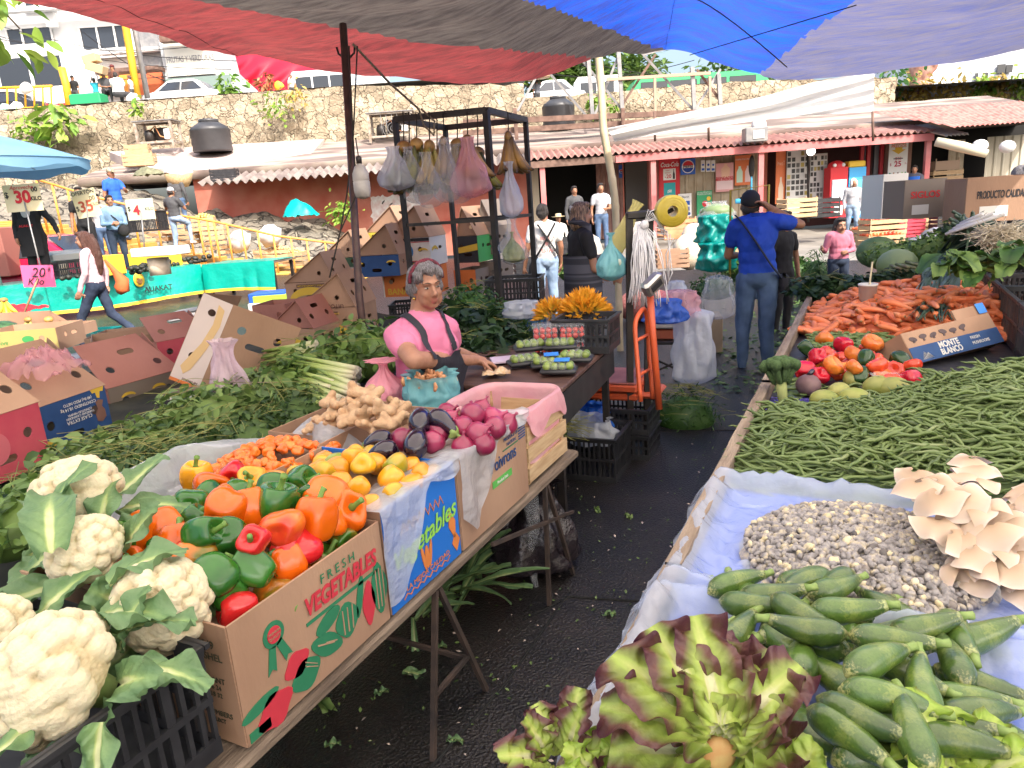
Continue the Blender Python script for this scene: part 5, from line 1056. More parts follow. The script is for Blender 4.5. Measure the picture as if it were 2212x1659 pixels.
BMB=pm('dry bamboo',(.42,.33,.18),(.52,.42,.26),scale=5,rough=.6,stretch=(3,3,.5));mb=MB();P=[at(u,v,8.2) for u,v in ((1292,108),(1299,200),(1304,280),(1316,350),(1328,430),(1332,520),(1336,620),(1340,770))];n=60
mb.tube([spl(P,i/n) for i in range(n+1)],[.047-.008*(i/n)+(.006 if i%6==0 else 0) for i in range(n+1)],10);tag(mb.build('bamboo_pole',BMB),'crooked bamboo pole propping the tarpaulin edge','pole')
# banana rack
ZR=2.44;cs=[gz(u,v,ZR) for u,v in ((853,258),(1050,238),(1135,259))];cs.append(cs[0]+cs[2]-cs[1])
r=root('banana_rack','black square steel rack hung with bagged bananas','rack',(cs[1].x,cs[1].y,0));o=Vector((cs[1].x,cs[1].y,0))
for i in range(4):MB().tube([cs[i]-o,cs[(i+1)%4]-o],.032,4).build('top_rail',M_BLACKM,r,smooth=False)
for i,c_ in enumerate(cs):MB().tube([c_-o,(c_.x-o.x,c_.y-o.y,0)],.032 if i==1 else .026,4).build('post',M_BLACKM,r,smooth=False)
for i in range(3):MB().tube([Vector((cs[i].x,cs[i].y,1.62))-o,Vector((cs[i+1].x,cs[i+1].y,1.62))-o],.018,4).build('middle_rail',M_BLACKM,r,smooth=False)
BAN=attr_mat('banana peel',[(0,(.10,.07,.03)),(.07,(.30,.26,.06)),(.5,(.62,.40,.08)),(.93,(.55,.36,.08)),(1,(.05,.03,.02))],.5,nscale=25,namp=.06,rvar=.18);BANG=attr_mat('green banana peel',[(0,(.06,.06,.02)),(.5,(.34,.33,.05)),(1,(.06,.05,.02))],.5,nscale=20,namp=.06,rvar=.15)
BANR=attr_mat('ripe brown banana',[(0,(.05,.035,.02)),(.5,(.45,.25,.06)),(1,(.05,.03,.02))],.5,nscale=30,namp=.2,rvar=.2)
def banana_mesh(L=.2,r_=.018,bend=1.):
 mb=MB();P=[(0,L*.42*(1-math.cos(t*1.5*bend)),-L*math.sin(t*1.5*bend)/1.5/bend*1.3) for t in [k/10 for k in range(11)]];mb.tube(P,[.006,.009,r_*.8,r_,r_*1.05,r_*1.08,r_*1.05,r_,r_*.85,r_*.55,.005],8);return mb
def banana_hand(label,M,n=6,mat=BAN,s=1.,group=None,spread=1.):
 r=root('banana_bunch',label,'bananas',M@sc(s),group);MB().ell((0,0,.0),(.035,.02,.03)).build('stalk',BANR,r);pro=None
 for k in range(n):
  a=(k-(n-1)/2)/max(1,n-1)*2.2*spread;X=rotz(a)@mv(0,.02,0)@rotx(.15*(k%2))
  if pro is None:pro=banana_mesh().build('banana',mat,r,M=X);pd=pro.data
  else :link('banana',pd,r,X)
 return r
BAG=film('clear bag film',(.8,.82,.85),.2,.2,.9,30.,.3);BAGP=film('pink bag film',(.9,.55,.6),.34,.25,.8,30.);BAGW=film('white bag film',(.74,.77,.83),.56,.22,.9,24.,.35)
def bag(name,label,M,w_,h,d=None,mat=None,seed=0,neck=.25,flare=.5,cat='bag',crumple=.25,droop=1.):
 """a plastic bag hanging from, or gathered at, its neck (top at z = h)"""
 d=d or w_;mb=MB()
 def f(a,b):
  q=a*2*PI;k=min(1,(b+.004)/.13)**.5*lerp(1,neck,sm(.32,.86,b)) if b<.93 else lerp(neck,neck+flare,(b-.93)/.07);k*=1+.14*sm(.25,.8,b)*math.sin(9*q+3*NZ.noise((seed,b*3,0)))
  k*=1+crumple*NZ.noise((math.cos(q)*2.2+seed,math.sin(q)*2.2,b*3.5))+.12*crumple*4*NZ.noise((math.cos(q)*6+seed,math.sin(q)*6,b*2));return (math.cos(q)*w_/2*k,math.sin(q)*d/2*k,h*b)
 mb.grid(f,54,34,closeu=True);return tag(mb.build(name,mat or BAG,M=M),label,cat)
def hang(u,v,t):return mv(*at(u,v,t))
for i,(u,v,t,m,lab) in enumerate(((872,318,5.45,BANG,'green banana bunch hanging at the left post of the rack'),(900,312,5.4,BANG,'greenish banana bunch second from the left post of the rack'),(928,316,5.4,BAN,'yellow banana bunch in the middle of the rack'),(958,308,5.5,BANR,'spotted banana bunch right of the middle of the rack'),(884,335,5.6,BANG,'lower green banana bunch behind the first two on the rack'),(944,336,5.6,BANG,'lower greenish bunch behind the yellow one on the rack'),(988,312,5.55,BAN,'yellow bunch between the spotted one and the pinkish bag'),(1032,330,5.6,BANG,'green bunch behind the pinkish bag on the rack'),(1010,305,5.4,BANR,'banana bunch inside the pinkish bag on the rack'),(1098,296,5.75,BANR,'orange brown banana bunch alone on the right side rail'))):
 banana_hand(lab,hang(u,v,t)@rotz(PHI+.5*i),9,m,1.65,spread=1.9);p=at(u,v,t);q=at(u,262,t)
 line('hook_cord','hook over the '+lab.replace('banana ',''),'hook',[q+Vector((.03,0,.05)),q+Vector((0,0,.07)),q,p],.005,CORD,5)
for i,(u,v0,v1,t,w_,m,lab) in enumerate(((858,318,412,5.4,.26,BAGW,'whitish bag hanging outside the left post of the rack'),(888,318,405,5.35,.2,BAG,'clear bag around the bunch beside the left post'),(930,330,450,5.35,.22,BAG,'long clear bag around the yellow bunch'),(905,335,440,5.5,.24,BAG,'clear crumpled bag low between the first bunches'),(992,312,440,5.5,.24,BAG,'clear crumpled bag behind the pinkish one'),(968,300,438,5.3,.24,BAG,'clear bag with a bluish sheen right of the middle'),(1018,298,428,5.3,.27,BAGP,'pinkish bag around the brown bananas'),(1106,350,470,5.75,.18,BAGW,'long white bag trailing below the right side rail'),(1110,470,572,5.6,.22,BAG,'clear bag of green fruit low on the right of the rack'))):
 a,b=at(u,v1,t),at(u,v0,t);bag('plastic_bag',lab,mv(*a),w_,b.z-a.z,w_*.8,m,i*3.1,.3,.1,crumple=.32)
bag('produce_bag','green fruit filling the clear bag low on the right of the rack',mv(*at(1110,568,5.6)),.17,.24,.14,pm('green plantain',(.12,.17,.04),(.25,.25,.06),scale=10),4,.1,.1)
# tables
M_TOPB=pm('black plastic table sheet',(.012,.012,.016),(.022,.022,.028),scale=4,rough=.5,bump=.3,bscale=14)
WOODE=pm('raw worn timber',(.17,.12,.085),(.30,.23,.17),scale=7,rough=.85,bump=.6,bscale=30,stretch=(4,.5,4),detail=8)
ZT=.70;r=root('market_table','long low market table with a black sheet top along the right of the aisle','table',(-.43,0,0))
MB().box((1.25,4.1,ZT-.025),(2.5,6.6,.05)).build('tabletop',M_TOPB,r,smooth=False)
for y0,y1,dz in ((.78,1.72,0),(1.725,3.68,.004),(3.69,7.3,.012)):
 mb=MB();n=24;mb.grid( lambda a,b:(-.022+.045*(1 if .25<a<.7 else 0)+.004*NZ.noise((b*9,a*3,y0)),lerp(y0,y1,b),ZT-.10+dz+(.17 if .45<a<.95 else 0)+.006*NZ.noise((b*14,a,3))),5,n,closeu=True);mb.build('edge_board',WOODE,r,smooth=False)
for x,y in ((.06,1.3),(.06,3.9),(.06,6.9),(1.9,3.9)):MB().box((x,y,.32),(.06,.06,.63)).build('leg',WOODE,r,smooth=False)
ZL=.58;r=root('trestle_table','rough plank table on thin iron trestles carrying the boxes of peppers','table',(-1.2,0,0))
mb=MB();mb.rbox((-.06,1.75,ZL-.02),(.13,2.5,.035),.008);mb.build('plank',M_WOODR,r,smooth=False);mb=MB();mb.rbox((-.50,1.75,ZL-.022),(.78,2.5,.033),.008);mb.build('plank',M_WOODR,r,smooth=False)
IR=pm('rusty thin iron',(.07,.045,.035),(.03,.022,.02),scale=12,rough=.8)
def bar3(parent,a,b,w_=.012,nm='leg',mat=IR):return MB().tube([a,b],w_,4).build(nm,mat,parent,smooth=False)
for y0,y1 in ((1.72,1.58),(1.74,1.95),(2.62,2.55),(2.64,2.84)):bar3(r,(-.01,y0,ZL-.04),(.01,y1,0))
for y0,y1 in ((1.72,1.58),(1.74,1.95),(2.62,2.55)):bar3(r,(-.82,y0,ZL-.04),(-.84,y1,0))
bar3(r,(.0,1.63,.2),(.0,1.87,.2),.01,'brace');bar3(r,(0,1.85,.2),(-.84,1.87,.2),.01,'brace');bar3(r,(0,2.1,ZL-.06),(0,2.9,.3),.01,'brace')
A,B_=gz(1215,838,.85),gz(1326,738,.85);yv=(B_-A).normalized();da=math.atan2(-yv.x,yv.y);DL=(B_-A).length;MD=mv(A.x,A.y,0)@rotz(da)
r=root('desk','dark wooden counter desk in front of the vendor','desk',MD);MB().rbox((-.48,DL/2,.837),(.96,DL,.026),.005).build('desktop',pm('brown desk top',(.07,.035,.028),(.12,.065,.05),scale=4,rough=.5,stretch=(1,6,1)),r,smooth=False)
MB().box((-.012,DL/2,.735),(.022,DL-.01,.17)).build('side_panel',pm('black worn panel',(.014,.013,.014),(.03,.028,.027),scale=9,rough=.5),r,smooth=False);MB().box((-.48,.02,.735),(.92,.022,.17)).build('front_panel',pm('brown panel',(.09,.05,.04),rough=.6),r,smooth=False)
for x,y in ((-.05,.06),(-.05,DL-.06),(-.9,.06),(-.9,DL-.06)):MB().box((x,y,.41),(.04,.04,.82)).build('leg',M_BLACKM,r,smooth=False)
TS=4.75;def_o=at(1372,700,TS);SB=Vector((def_o.x,def_o.y,0))
r=root('iron_frame','black iron upright frame hung with white cords and tape','frame',mv(*SB)@rotz(PHI))
fz= lambda v:at(1372,v,TS).z;fx= lambda u,v:(rotz(-PHI)@(at(u,v,TS)-SB)).x
for u0,u1 in ((1349,1361),(1392,1398)):MB().tube([(fx(u0,465),0,fz(462)),(fx(u1,800),0,.02)],.03,4).build('upright',M_BLACKM,r,smooth=False)
MB().rbox(((fx(1345,460)+fx(1402,460))/2,0,fz(463)),(.2,.06,.05),.01).build('top_plate',M_BLACKM,r,smooth=False);MB().tube([(fx(1392,480),0,fz(478)),(fx(1436,450),-.05,fz(456))],.014,6).build('spindle',M_BLACKM,r)
mb=MB();Y0=rotz(-PHI)@(at(1431,455,TS)-SB);mb.lathe([(.034,-.05),(.098,-.05),(.1,-.045),(.1,.045),(.098,.05),(.034,.05)],32,M=mv(Y0.x,-.06,Y0.z)@rotx(PI/2)@rotx(0),cap=False)
mb.lathe([(.034,-.05),(.034,.05)],24,M=mv(Y0.x,-.06,Y0.z)@rotx(PI/2),cap=False)
for q in (.05,.066,.082):mb.tube([(Y0.x+math.cos(k*PI/16)*q,-.112,Y0.z+math.sin(k*PI/16)*q) for k in range(33)],.0012,4)
ob=mb.build('tape_roll',pm('yellow film roll',(.48,.36,.03),(.60,.48,.08),scale=8,rough=.35),M=mv(*SB)@rotz(PHI));tag(ob,'yellow roll of plastic film on the spindle of the iron frame','roll')
WC=pm('white cord',(.72,.71,.74),rough=.6);mb=MB();rg=random.Random(5)
for k in range(70):
 x0=rg.uniform(-.02,.02);x1=rg.gauss(0,.055);y1=rg.uniform(-.07,.01)-.045;zt=fz(482);zb=fz(rg.uniform(628,660));P=[]
 for i in range(9):t=i/8;P.append((fx(1378,560)+lerp(x0,x1,t**.4)+.008*math.sin(t*9+k),y1*min(1,t*3)-.03,lerp(zt,zb,t)))
 mb.tube(P,.0038,4)
mb.ell((fx(1378,480),-.05,fz(484)),(.03,.03,.03))
for k in range(9):a=rg.uniform(-.4,1.2);c=(fx(1378,470),-.05,fz(478));mb.tube([c,(c[0]+.06*math.cos(a),-.06,c[2]+.06*math.sin(a)+.02),(c[0]+.15*math.cos(a),-.05,c[2]+.11*math.sin(a)-.02*k%3)],.0038,4)
tag(mb.build('cord_bundle',WC,M=mv(*SB)@rotz(PHI)),'thick bunch of white cords tied to the iron frame','cords')
mb=MB();[mb.tube([(fx(1395,500)+.02,-.06,fz(490+i*12)),(fx(1425,500)+.02*i,-.07,fz(500+i*8)),(fx(1440,560)-.02*i,-.05,fz(590-20*i)),(fx(1432,560),-.05,fz(610))],.004,4) for i in range(3)];tag(mb.build('cord_loop',WC,M=mv(*SB)@rotz(PHI)),'loose white cord loops right of the cord bunch','cords')
bag('herb_bag','bluish green bag of white vegetables hung on the iron frame',mv(*at(1322,606,4.7))@rotz(PHI),.19,.31,.14,film('teal bag film',(.25,.62,.68),.75,.3,.7,25.),2,.1,.2);bag('yellow_bag','pale yellow plastic strip hanging beside the bluish bag',mv(*at(1318,560,4.85))@rotz(PHI)@roty(.5),.12,.42,.03,film('yellow film',(.8,.72,.3),.75,.3,.5,25.),5,.5,.2)
mb=MB();[mb.ell((rg.uniform(-.05,.05),rg.uniform(-.03,.03),rg.uniform(.04,.13)),rg.uniform(.025,.04)) for k in range(9)];tag(mb.build('cauliflower_florets',pm('pale floret',(.6,.62,.5),rough=.8),M=mv(*at(1322,606,4.7))@rotz(PHI)),'pale florets inside the bluish green bag','florets',None,'stuff')
def crate2(label,M,w_=.5,d=.34,h=.26,name='plastic_crate',mat=None,group=None):
 """black slotted plastic crate: rim, ribs, slots, floor"""
 mb=MB();t=.012
 for sg in (-1,1):
  for z,hh in ((h-.015,.03),(.02,.04),(h*.5,.016)):mb.box((0,sg*(d/2-t/2),z),(w_,t,hh));mb.box((sg*(w_/2-t/2),0,z),(t,d-2*t,hh))
  n=int(w_/.032)
  for i in range(n+1):mb.box((-w_/2+.006+(w_-.012)*i/n,sg*(d/2-t/2-.001),h/2),(.011 if i%4 else .02,t*.8,h-.02))
  n=int(d/.032)
  for i in range(1,n):mb.box((sg*(w_/2-t/2-.001),-d/2+d*i/n,h/2),(t*.8,.011 if i%4 else .02,h-.02))
  mb.box((0,sg*(d/2+.004),h-.006),(w_+.02,.012,.012));mb.box((sg*(w_/2+.004),0,h-.006),(.012,d-.01,.012))
 for i in range(9):mb.box((-w_/2+w_*(i+.5)/9,0,.006),(.02,d-.03,.008))
 mb.box((0,0,.012),(w_-.03,d-.03,.004));return tag(mb.build(name,mat or BPL,M=M,smooth=False),label,'crate',group)
c0=gz(1400,1000,0);zs=.0
for k in range(2):crate2(['lower black crate under the orange scale','upper black crate under the orange scale'][k],mv(c0.x-.26,c0.y+.2,k*.18)@rotz(.05),.5,.36,.175);crate2(['lower black crate of the pair left of the scale base','upper black crate of the pair left of the scale base'][k],mv(c0.x-.80,c0.y+.3,k*.18),.5,.36,.175)
cp1=gz(1322,1052,0);crate2('black crate with white bags standing on the ground by the trestle',mv(cp1.x-.25,cp1.y+.24,0)@rotz(.05),.5,.4,.29)
ORG=pm('orange enamel',(.68,.11,.03),(.58,.10,.04),scale=6,rough=.42,bump=.1);ZP=.362;so_=Vector((c0.x-.30,c0.y+.36,ZP))
r=root('platform_scale','orange platform scale with bent tube handles standing on black crates','scale',mv(*so_)@rotz(.05))
MB().rbox((-.20,0,.10),(.76,.46,.05),.01).build('platform',ORG,r,smooth=False);MB().rbox((-.20,0,.135),(.74,.44,.016),.006).build('deck_plate',pm('worn red deck',(.25,.07,.06),(.36,.12,.1),scale=9,rough=.6),r,smooth=False);MB().rbox((-.20,0,.035),(.76,.42,.05),.012).build('base',ORG,r,smooth=False)
MB().rbox((.24,-.06,.05),(.16,.3,.035),.015).build('foot_plate',ORG,r,smooth=False)
IS=(mv(*so_)@rotz(.05)).inverted();MB().tube([IS@at(1424,884,4.55),IS@at(1410,720,4.5),IS@at(1404,628,4.45)],.022,10).build('column',ORG,r)
HP=[IS@at(u,v,t) for u,v,t in ((1384,868,4.42),(1375,760,4.42),(1372,705,4.42),(1379,680,4.44),(1391,668,4.5),(1398,690,4.55),(1402,760,4.6),(1410,862,4.62))];MB().tube([spl(HP,i/28) for i in range(29)],.015,8).build('handle_tube',ORG,r)
for v in (735,812):MB().tube([IS@at(1376,v,4.42),IS@at(1403,v-14,4.6)],.011,8).build('rung',ORG,r)
hz=at(1410,614,4.38);hl=(mv(*so_)@rotz(.05)).inverted()@hz;mb=MB();mb.rbox((0,0,0),(.15,.07,.10),.015,M=mv(*hl)@rotz(PHI+.4)@roty(-.6)@rotx(.2));ob=mb.build('display_head',pm('brushed steel',(.45,.44,.42),metal=.8,rough=.3),r,smooth=False);MB().rbox((0,-.037,.0),(.09,.006,.04),.004,M=mv(*hl)@rotz(PHI+.4)@roty(-.6)@rotx(.2)).build('screen',K_BLACK,ob,smooth=False)
c=gz(1490,835,0);r=root('small_table','small black iron table carrying a grey counter scale','table',mv(c.x-.2,c.y+.1,0)@rotz(.15));MB().rbox((0,0,.42),(.42,.4,.03),.006).build('tabletop',M_BLACKM,r,smooth=False)
for x in (-.19,.19):
 for y in (-.18,.18):MB().box((x,y,.2),(.03,.03,.41)).build('leg',M_BLACKM,r,smooth=False)
bar3(r,(-.19,-.18,.3),(.19,-.18,.12),.012,'brace',M_BLACKM);bar3(r,(.19,-.18,.3),(-.19,-.18,.12),.012,'brace',M_BLACKM)
r=root('counter_scale','flat grey counter scale with an orange base on the small table','scale',mv(c.x-.22,c.y+.1,.437)@rotz(.15));MB().rbox((0,0,.05),(.28,.28,.09),.01).build('base',pm('dark red base',(.25,.06,.03),rough=.6),r,smooth=False);MB().rbox((0,0,.14),(.36,.36,.06),.012).build('pan',pm('grey scale pan',(.33,.31,.3),(.4,.38,.36),scale=6,metal=.3,rough=.5),r,smooth=False)
for i,(u,v,t,w_,h,d,m,lab) in enumerate(((1498,830,5.7,.34,.62,.3,BAGW,'tall white plastic bag slumped right of the small table'),(1552,690,6.7,.3,.42,.26,BAG,'clear plastic bag over a dark basket by the parsley'),(1468,690,5.6,.3,.24,.2,BAGP,'pink plastic bag draped behind the display head'),(1436,700,5.4,.3,.2,.2,film('blue bag film',(.05,.15,.6),.85,.25,.8,25.),'crumpled blue bag behind the orange column'),(1462,642,6.6,.18,.16,.16,BAGW,'small knotted white bag on the red sack'),(1128,688,5.0,.28,.13,.22,BAGW,'white plastic bag lying left of the squash blossoms'))):
 bag('plastic_bag',lab,mv(*at(u,v,t)),w_,h,d,m,10+i*2.3,.78,-.7,crumple=.34)
mb=MB();mb.ell((0,0,.22),(.42,.3,.24));ob=tag(mb.build('mesh_sack',pm('red mesh sack',(.25,.06,.05),(.4,.16,.13),scale=60),M=mv(*gz(1440,730,.0))@rotz(PHI)@mv(0,1.3,0)),'red mesh sack of onions behind the display head','sack')
TEALB=film('teal sack film',(.0,.33,.29),.85,.3,.9,14.)
for k,(v,lab) in enumerate(((588,'lowest teal plastic sack of the pile beside the tan shutter'),(530,'upper teal plastic sack of the pile beside the tan shutter'))):bag('teal_sack',lab,mv(*at(1546,v,9.5)),.46,.42,.4,TEALB,30+k*4,.9,-.6,crumple=.42)
bag('clear_sack','clear sack of greens on top of the teal sacks',mv(*at(1548,478,9.5))@rotz(.4),.5,.26,.4,BAG,40,.5,.1);mb=MB();mb.ell((0,0,.12),(.22,.18,.11));tag(mb.build('greens_heap',leafmat('pale greens',(.12,.2,.06),(.3,.4,.2)),M=mv(*at(1548,478,9.5))),'pale greens inside the clear sack','greens',None,'stuff')
q=gz(1555,765,0);mb=MB();mb.rbox((0,0,.2),(.3,.36,.4),.006);tag(mb.build('carton',pm('crumpled carton',(.36,.27,.17),(.28,.2,.13),scale=5),M=mv(q.x-.18,q.y+.2,0)@rotz(.3),smooth=False),'crumpled open carton standing behind the white bags','carton')
r=root('hand_frame','thin yellow wire frame rising behind the blue man','frame',mv(*at(1580,600,8.4))@rotz(PHI));MB().tube([(-.02,0,0),(-.02,0,1.0),(.42,0,1.03),(.42,0,0)],.014,5).build('rail',pm('mustard paint',(.35,.25,.03)),r)
for k in range(3):crate2('dark blue green plastic crate behind the banana rack, %s'%('lowest','middle','topmost')[k]+' of its stack',mv(*(at(1115,640,6.6)*1))@mv(0,0,-.62+.27*k)@rotz(.3),.5,.36,.26,mat=pm('blue crate',(.02,.10,.2),rough=.5) if k==1 else BPL)
# banana cartons
def kraft(name,a,b):return pm(name,a,b,scale=2.5,rough=.85,bump=.12,bscale=60,stretch=(1,1,.4),rvar=.1)
KR=kraft('kraft cardboard',(.30,.175,.11),(.39,.24,.155));KRR=kraft('red brown cardboard',(.30,.12,.09),(.38,.17,.13));KRG=kraft('grey cardboard',(.36,.30,.25),(.44,.37,.31));K_IN=kraft('inner cardboard',(.24,.14,.09),(.32,.2,.13))
NAVY=pm('navy print',(.012,.05,.16),(.02,.07,.2),scale=8,rough=.7);PRED=pm('raspberry print',(.45,.05,.08),(.5,.08,.1),scale=6,rough=.7);PYEL=pm('banana yellow print',(.62,.40,.04),rough=.7);PWH=pm('white print',(.66,.64,.6),rough=.7);PORG=pm('orange print',(.62,.17,.04),rough=.7);PBRN=pm('brown ink',(.10,.05,.04),rough=.8);PGRN=pm('green print',(.05,.3,.08),rough=.7);PBLK=pm('ink black',(.02,.02,.025),rough=.7)
CT=.006
def panel(name,par,loop,holes,mat,X,th=CT):
 V,Fs=poly2d([loop,*holes],th);return MB().add(V,Fs,M=X@UPR).build(name,mat,par,smooth=False)
def banana_print(cx,cz,s,flip=1):
 o=[(cx+s*math.cos(a)*1.0,cz+flip*s*math.sin(a)*.62) for a in [PI*(.08+.84*k/12) for k in range(13)]];i=[(cx+s*math.cos(a)*.80,cz+flip*(s*math.sin(a)*.28+.0)) for a in [PI*(.12+.76*k/12) for k in range(13)]]
 return o+i[::-1]
def carton(label,u,v,t,w_,d,h,ang=0.,mat=None,front=None,side=None,tent=0.,pk=.7,ridge='y',prints=(),holes=True,M=None,tmat=None,open_=False,lean=0.):
 mat=mat or KR;X=M if M is not None else mv(*at(u,v,t))@rotz(PHI+ang);r=root('carton',label,'carton',X@roty(lean))
 hs=[circ(w_*.2,h*.6,.024),circ(w_*.8,h*.6,.024),slot(w_*.5,h*.3,.1,.034)] if holes else []
 panel('front_panel',r,rect(0,0,w_,h),hs,front or mat,mv(0,0,0));panel('back_panel',r,rect(0,0,w_,h),[],mat,mv(0,d,0))
 panel('side_panel',r,rect(0,0,d,h),[circ(d*.3,h*.62,.022),slot(d*.6,h*.6,.09,.03)] if holes else [],side or mat,mv(w_,0,0)@rotz(PI/2));panel('side_panel',r,rect(0,0,d,h),[],mat,rotz(PI/2));MB().box((w_/2,d/2,.01),(w_,d,.006)).build('bottom',K_IN,r,smooth=False)
 tm=tmat or mat
 if tent and ridge=='y':
  a=(0,h),(pk*w_,h+tent),(w_,h);panel('end_flap',r,[(0,h+.004),(pk*w_,h+tent),(w_,h+.004)],[circ(w_*.7,h+tent*.3,.02)],tm,mv(0,.012,0));panel('end_flap',r,[(0,h+.004),(pk*w_,h+tent),(w_,h+.004)],[],tm,mv(0,d-.012,0))
  L=math.hypot((1-pk)*w_,tent);Y=frame((w_+.004,-.012,h),(0,1,0),(-(1-pk)*w_,0,tent));V,Fs=poly2d([rect(0,0,d+.03,L+.01),slot(d*.5,L*.72,.10,.036),circ(d*.2,L*.4,.024),circ(d*.8,L*.4,.024)],CT);MB().add(V,Fs,M=Y).build('top_flap',tm,r,smooth=False)
  L=math.hypot(pk*w_,tent);Y=frame((-.004,-.012,h),(0,1,0),(pk*w_,0,tent));V,Fs=poly2d([rect(0,0,d+.03,L)],CT);MB().add(V,Fs,M=Y).build('top_flap',tm,r,smooth=False)
 elif tent:
  L=math.hypot(pk*d,tent);Y=frame((0,-.004,h),(1,0,0),(0,pk*d,tent));V,Fs=poly2d([[(-.01,0),(w_+.01,0),(w_*.86,L),(w_*.03,L)],slot(w_*.55,L*.66,.11,.045),circ(w_*.2,L*.35,.026),circ(w_*.82,L*.3,.026)],CT);MB().add(V,Fs,M=Y).build('top_flap',tm,r,smooth=False)
  V,Fs=poly2d([[(0,h+.004),(pk*d,h+tent),(d,h+.004)]],CT);MB().add(V,Fs,M=mv(w_-.02,0,0)@rotz(PI/2)@UPR).build('end_flap',tm,r,smooth=False)
 for nm,kind,m,arg in prints:
  if kind=='loop':decal(r,nm,arg,m,CT/2+.002)
  elif kind=='words':words(r,nm,arg,m,CT/2+.004)
  elif kind=='side':mb=MB();[mb.add(*poly2d([l],.002),M=mv(w_+CT/2+.002,0,0)@rotz(PI/2)@UPR) for l in arg];mb.build(nm,m,r,smooth=False)
 return r
UD=dict(rot=PI)
def W(t,x,z,s,**k):return (t,x,z,s,dict(k))
def bananas_p(w_,h):return ('banana_print','loop',PYEL,[banana_print(w_*.5,h*.10,w_*.44)])
carton('brown tent lidded carton with a big banana print, tallest of the near stack',650,741,6.0,.53,.44,.285,-.2,tent=.275,pk=.76,prints=(bananas_p(.5,.285),('plate','loop',PBRN,rect(.14,.225,.37,.255)),('lettering','words',PYEL,[W('WWW.CUANITOS.COM',.255,.24,.024,rot=PI)]),('lettering','words',PBRN,[W('UITOS',.36,.30,.05,rot=PI)])))
carton('kraft carton below the tent lidded one, lettered premium',652,775,6.0,.53,.44,.13,-.2,holes=False,prints=(('lettering','words',PBRN,[W('PREMIUM',.08,.10,.028)]),))
carton('smaller brown carton with a reddish top flap left of the tallest near stack',586,765,5.7,.42,.38,.2,-.3,tent=.22,pk=.7,tmat=KRR,prints=(bananas_p(.4,.2),))
carton('brown carton with banana print and web lettering behind the near stack',622,657,6.9,.52,.42,.2,-.22,tent=.27,pk=.78,prints=(bananas_p(.5,.2),('plate','loop',PBRN,rect(.12,.155,.42,.185)),('lettering','words',PYEL,[W('WWW.CUANITOS.COM',.27,.17,.026,rot=PI)])))
carton('red brown carton with dark inside half hidden at the left of the near stack',553,715,6.1,.3,.35,.22,-.2,KRR)
r=carton('white carton with round blue emblem and upside down bananas lettering',829,580,7.2,.52,.46,.285,-.28,KR,PWH,PWH,.30,.76,prints=(('band','loop',PBLK,[rect(0,.25,.52,.283),rect(0,0,.52,.05)]),('band','loop',PRED,[rect(0,.052,.52,.062),rect(0,.24,.52,.248)]),('emblem','loop',P_('emblem blue',(.02,.2,.5)),[circ(.26,.155,.082,26)]),('emblem_ring','loop',PWH,[[circ(.26,.155,.060,24),circ(.26,.155,.054,24)][0]]),))
decal(r,'emblem_core',circ(.26,.155,.053,22),P_('emblem blue',(.02,.2,.5)),CT/2+.006);decal(r,'banana_print',[banana_print(.26,.145,.036),banana_print(.07,.15,.055),banana_print(.45,.15,.055)],PYEL,CT/2+.008);words(r,'lettering',[W('PREMIUM BANANAS',.27,.025,.042,rot=PI,bold=.02)],PYEL,CT/2+.005)
decal(r,'stamp',[rect(.025,.07,.06,.11)],PBLK,CT/2+.004);mb=MB();[mb.add(*poly2d([l],.002),M=mv(.52+CT/2+.002,0,0)@rotz(PI/2)@UPR) for l in (banana_print(.12,.14,.09),)];mb.build('banana_print',PYEL,r,smooth=False)
carton('orange carton lettered bananas directly below the white one',831,642,7.2,.52,.46,.275,-.28,PORG,prints=(('lettering','words',PYEL,[W('BANANAS',.24,.05,.085,bold=.02)]),('holes_print','loop',K_IN,[circ(.09,.15,.022)]),('edge','loop',PWH,[rect(0,0,.012,.275),rect(0,.262,.52,.275)])))
carton('navy banded carton with a brown tent lid behind the steel pole',768,600,6.9,.46,.40,.2,-.2,KR,NAVY,tent=.28,pk=.78,prints=(('banana_print','loop',PYEL,[banana_print(.05,.12,.05),banana_print(.38,.12,.05)]),))
carton('green and black carton with brown tent lid right of the white one',992,568,7.7,.24,.42,.28,-.45,KR,PBLK,PGRN,.30,.35,prints=(('stripe','loop',PYEL,[(0,.1),(0,.16),(.24,.2),(.24,.13)]),))
carton('grey banana carton with small holes at the right end of the back stack',1040,550,7.9,.18,.4,.30,-.5,KRG,tent=.28,pk=.3)
carton('pale grey carton under the grey one at the right end',1040,618,7.9,.2,.4,.26,-.5,KRG);carton('crumpled striped carton under the green and black one',985,640,7.7,.26,.42,.28,-.45,KRG,PORG)
carton('kraft carton at the top back of the left stack',792,527,8.0,.46,.40,.12,-.25,KR,P_('yellow strip',(.5,.42,.05)),tent=.27,pk=.72)
carton('dark green banded carton with a kraft tent lid at the back left',694,580,7.7,.48,.4,.1,-.25,KR,P_('dark green print',(.03,.07,.03)),tent=.28,pk=.78,prints=(('banana_print','loop',PYEL,[banana_print(.1,.02,.06)]),))
crate2('black plastic crate under the orange carton',BG@mv(*gb(905,690,7.6)),.55,.4,.2)
AL=1.33
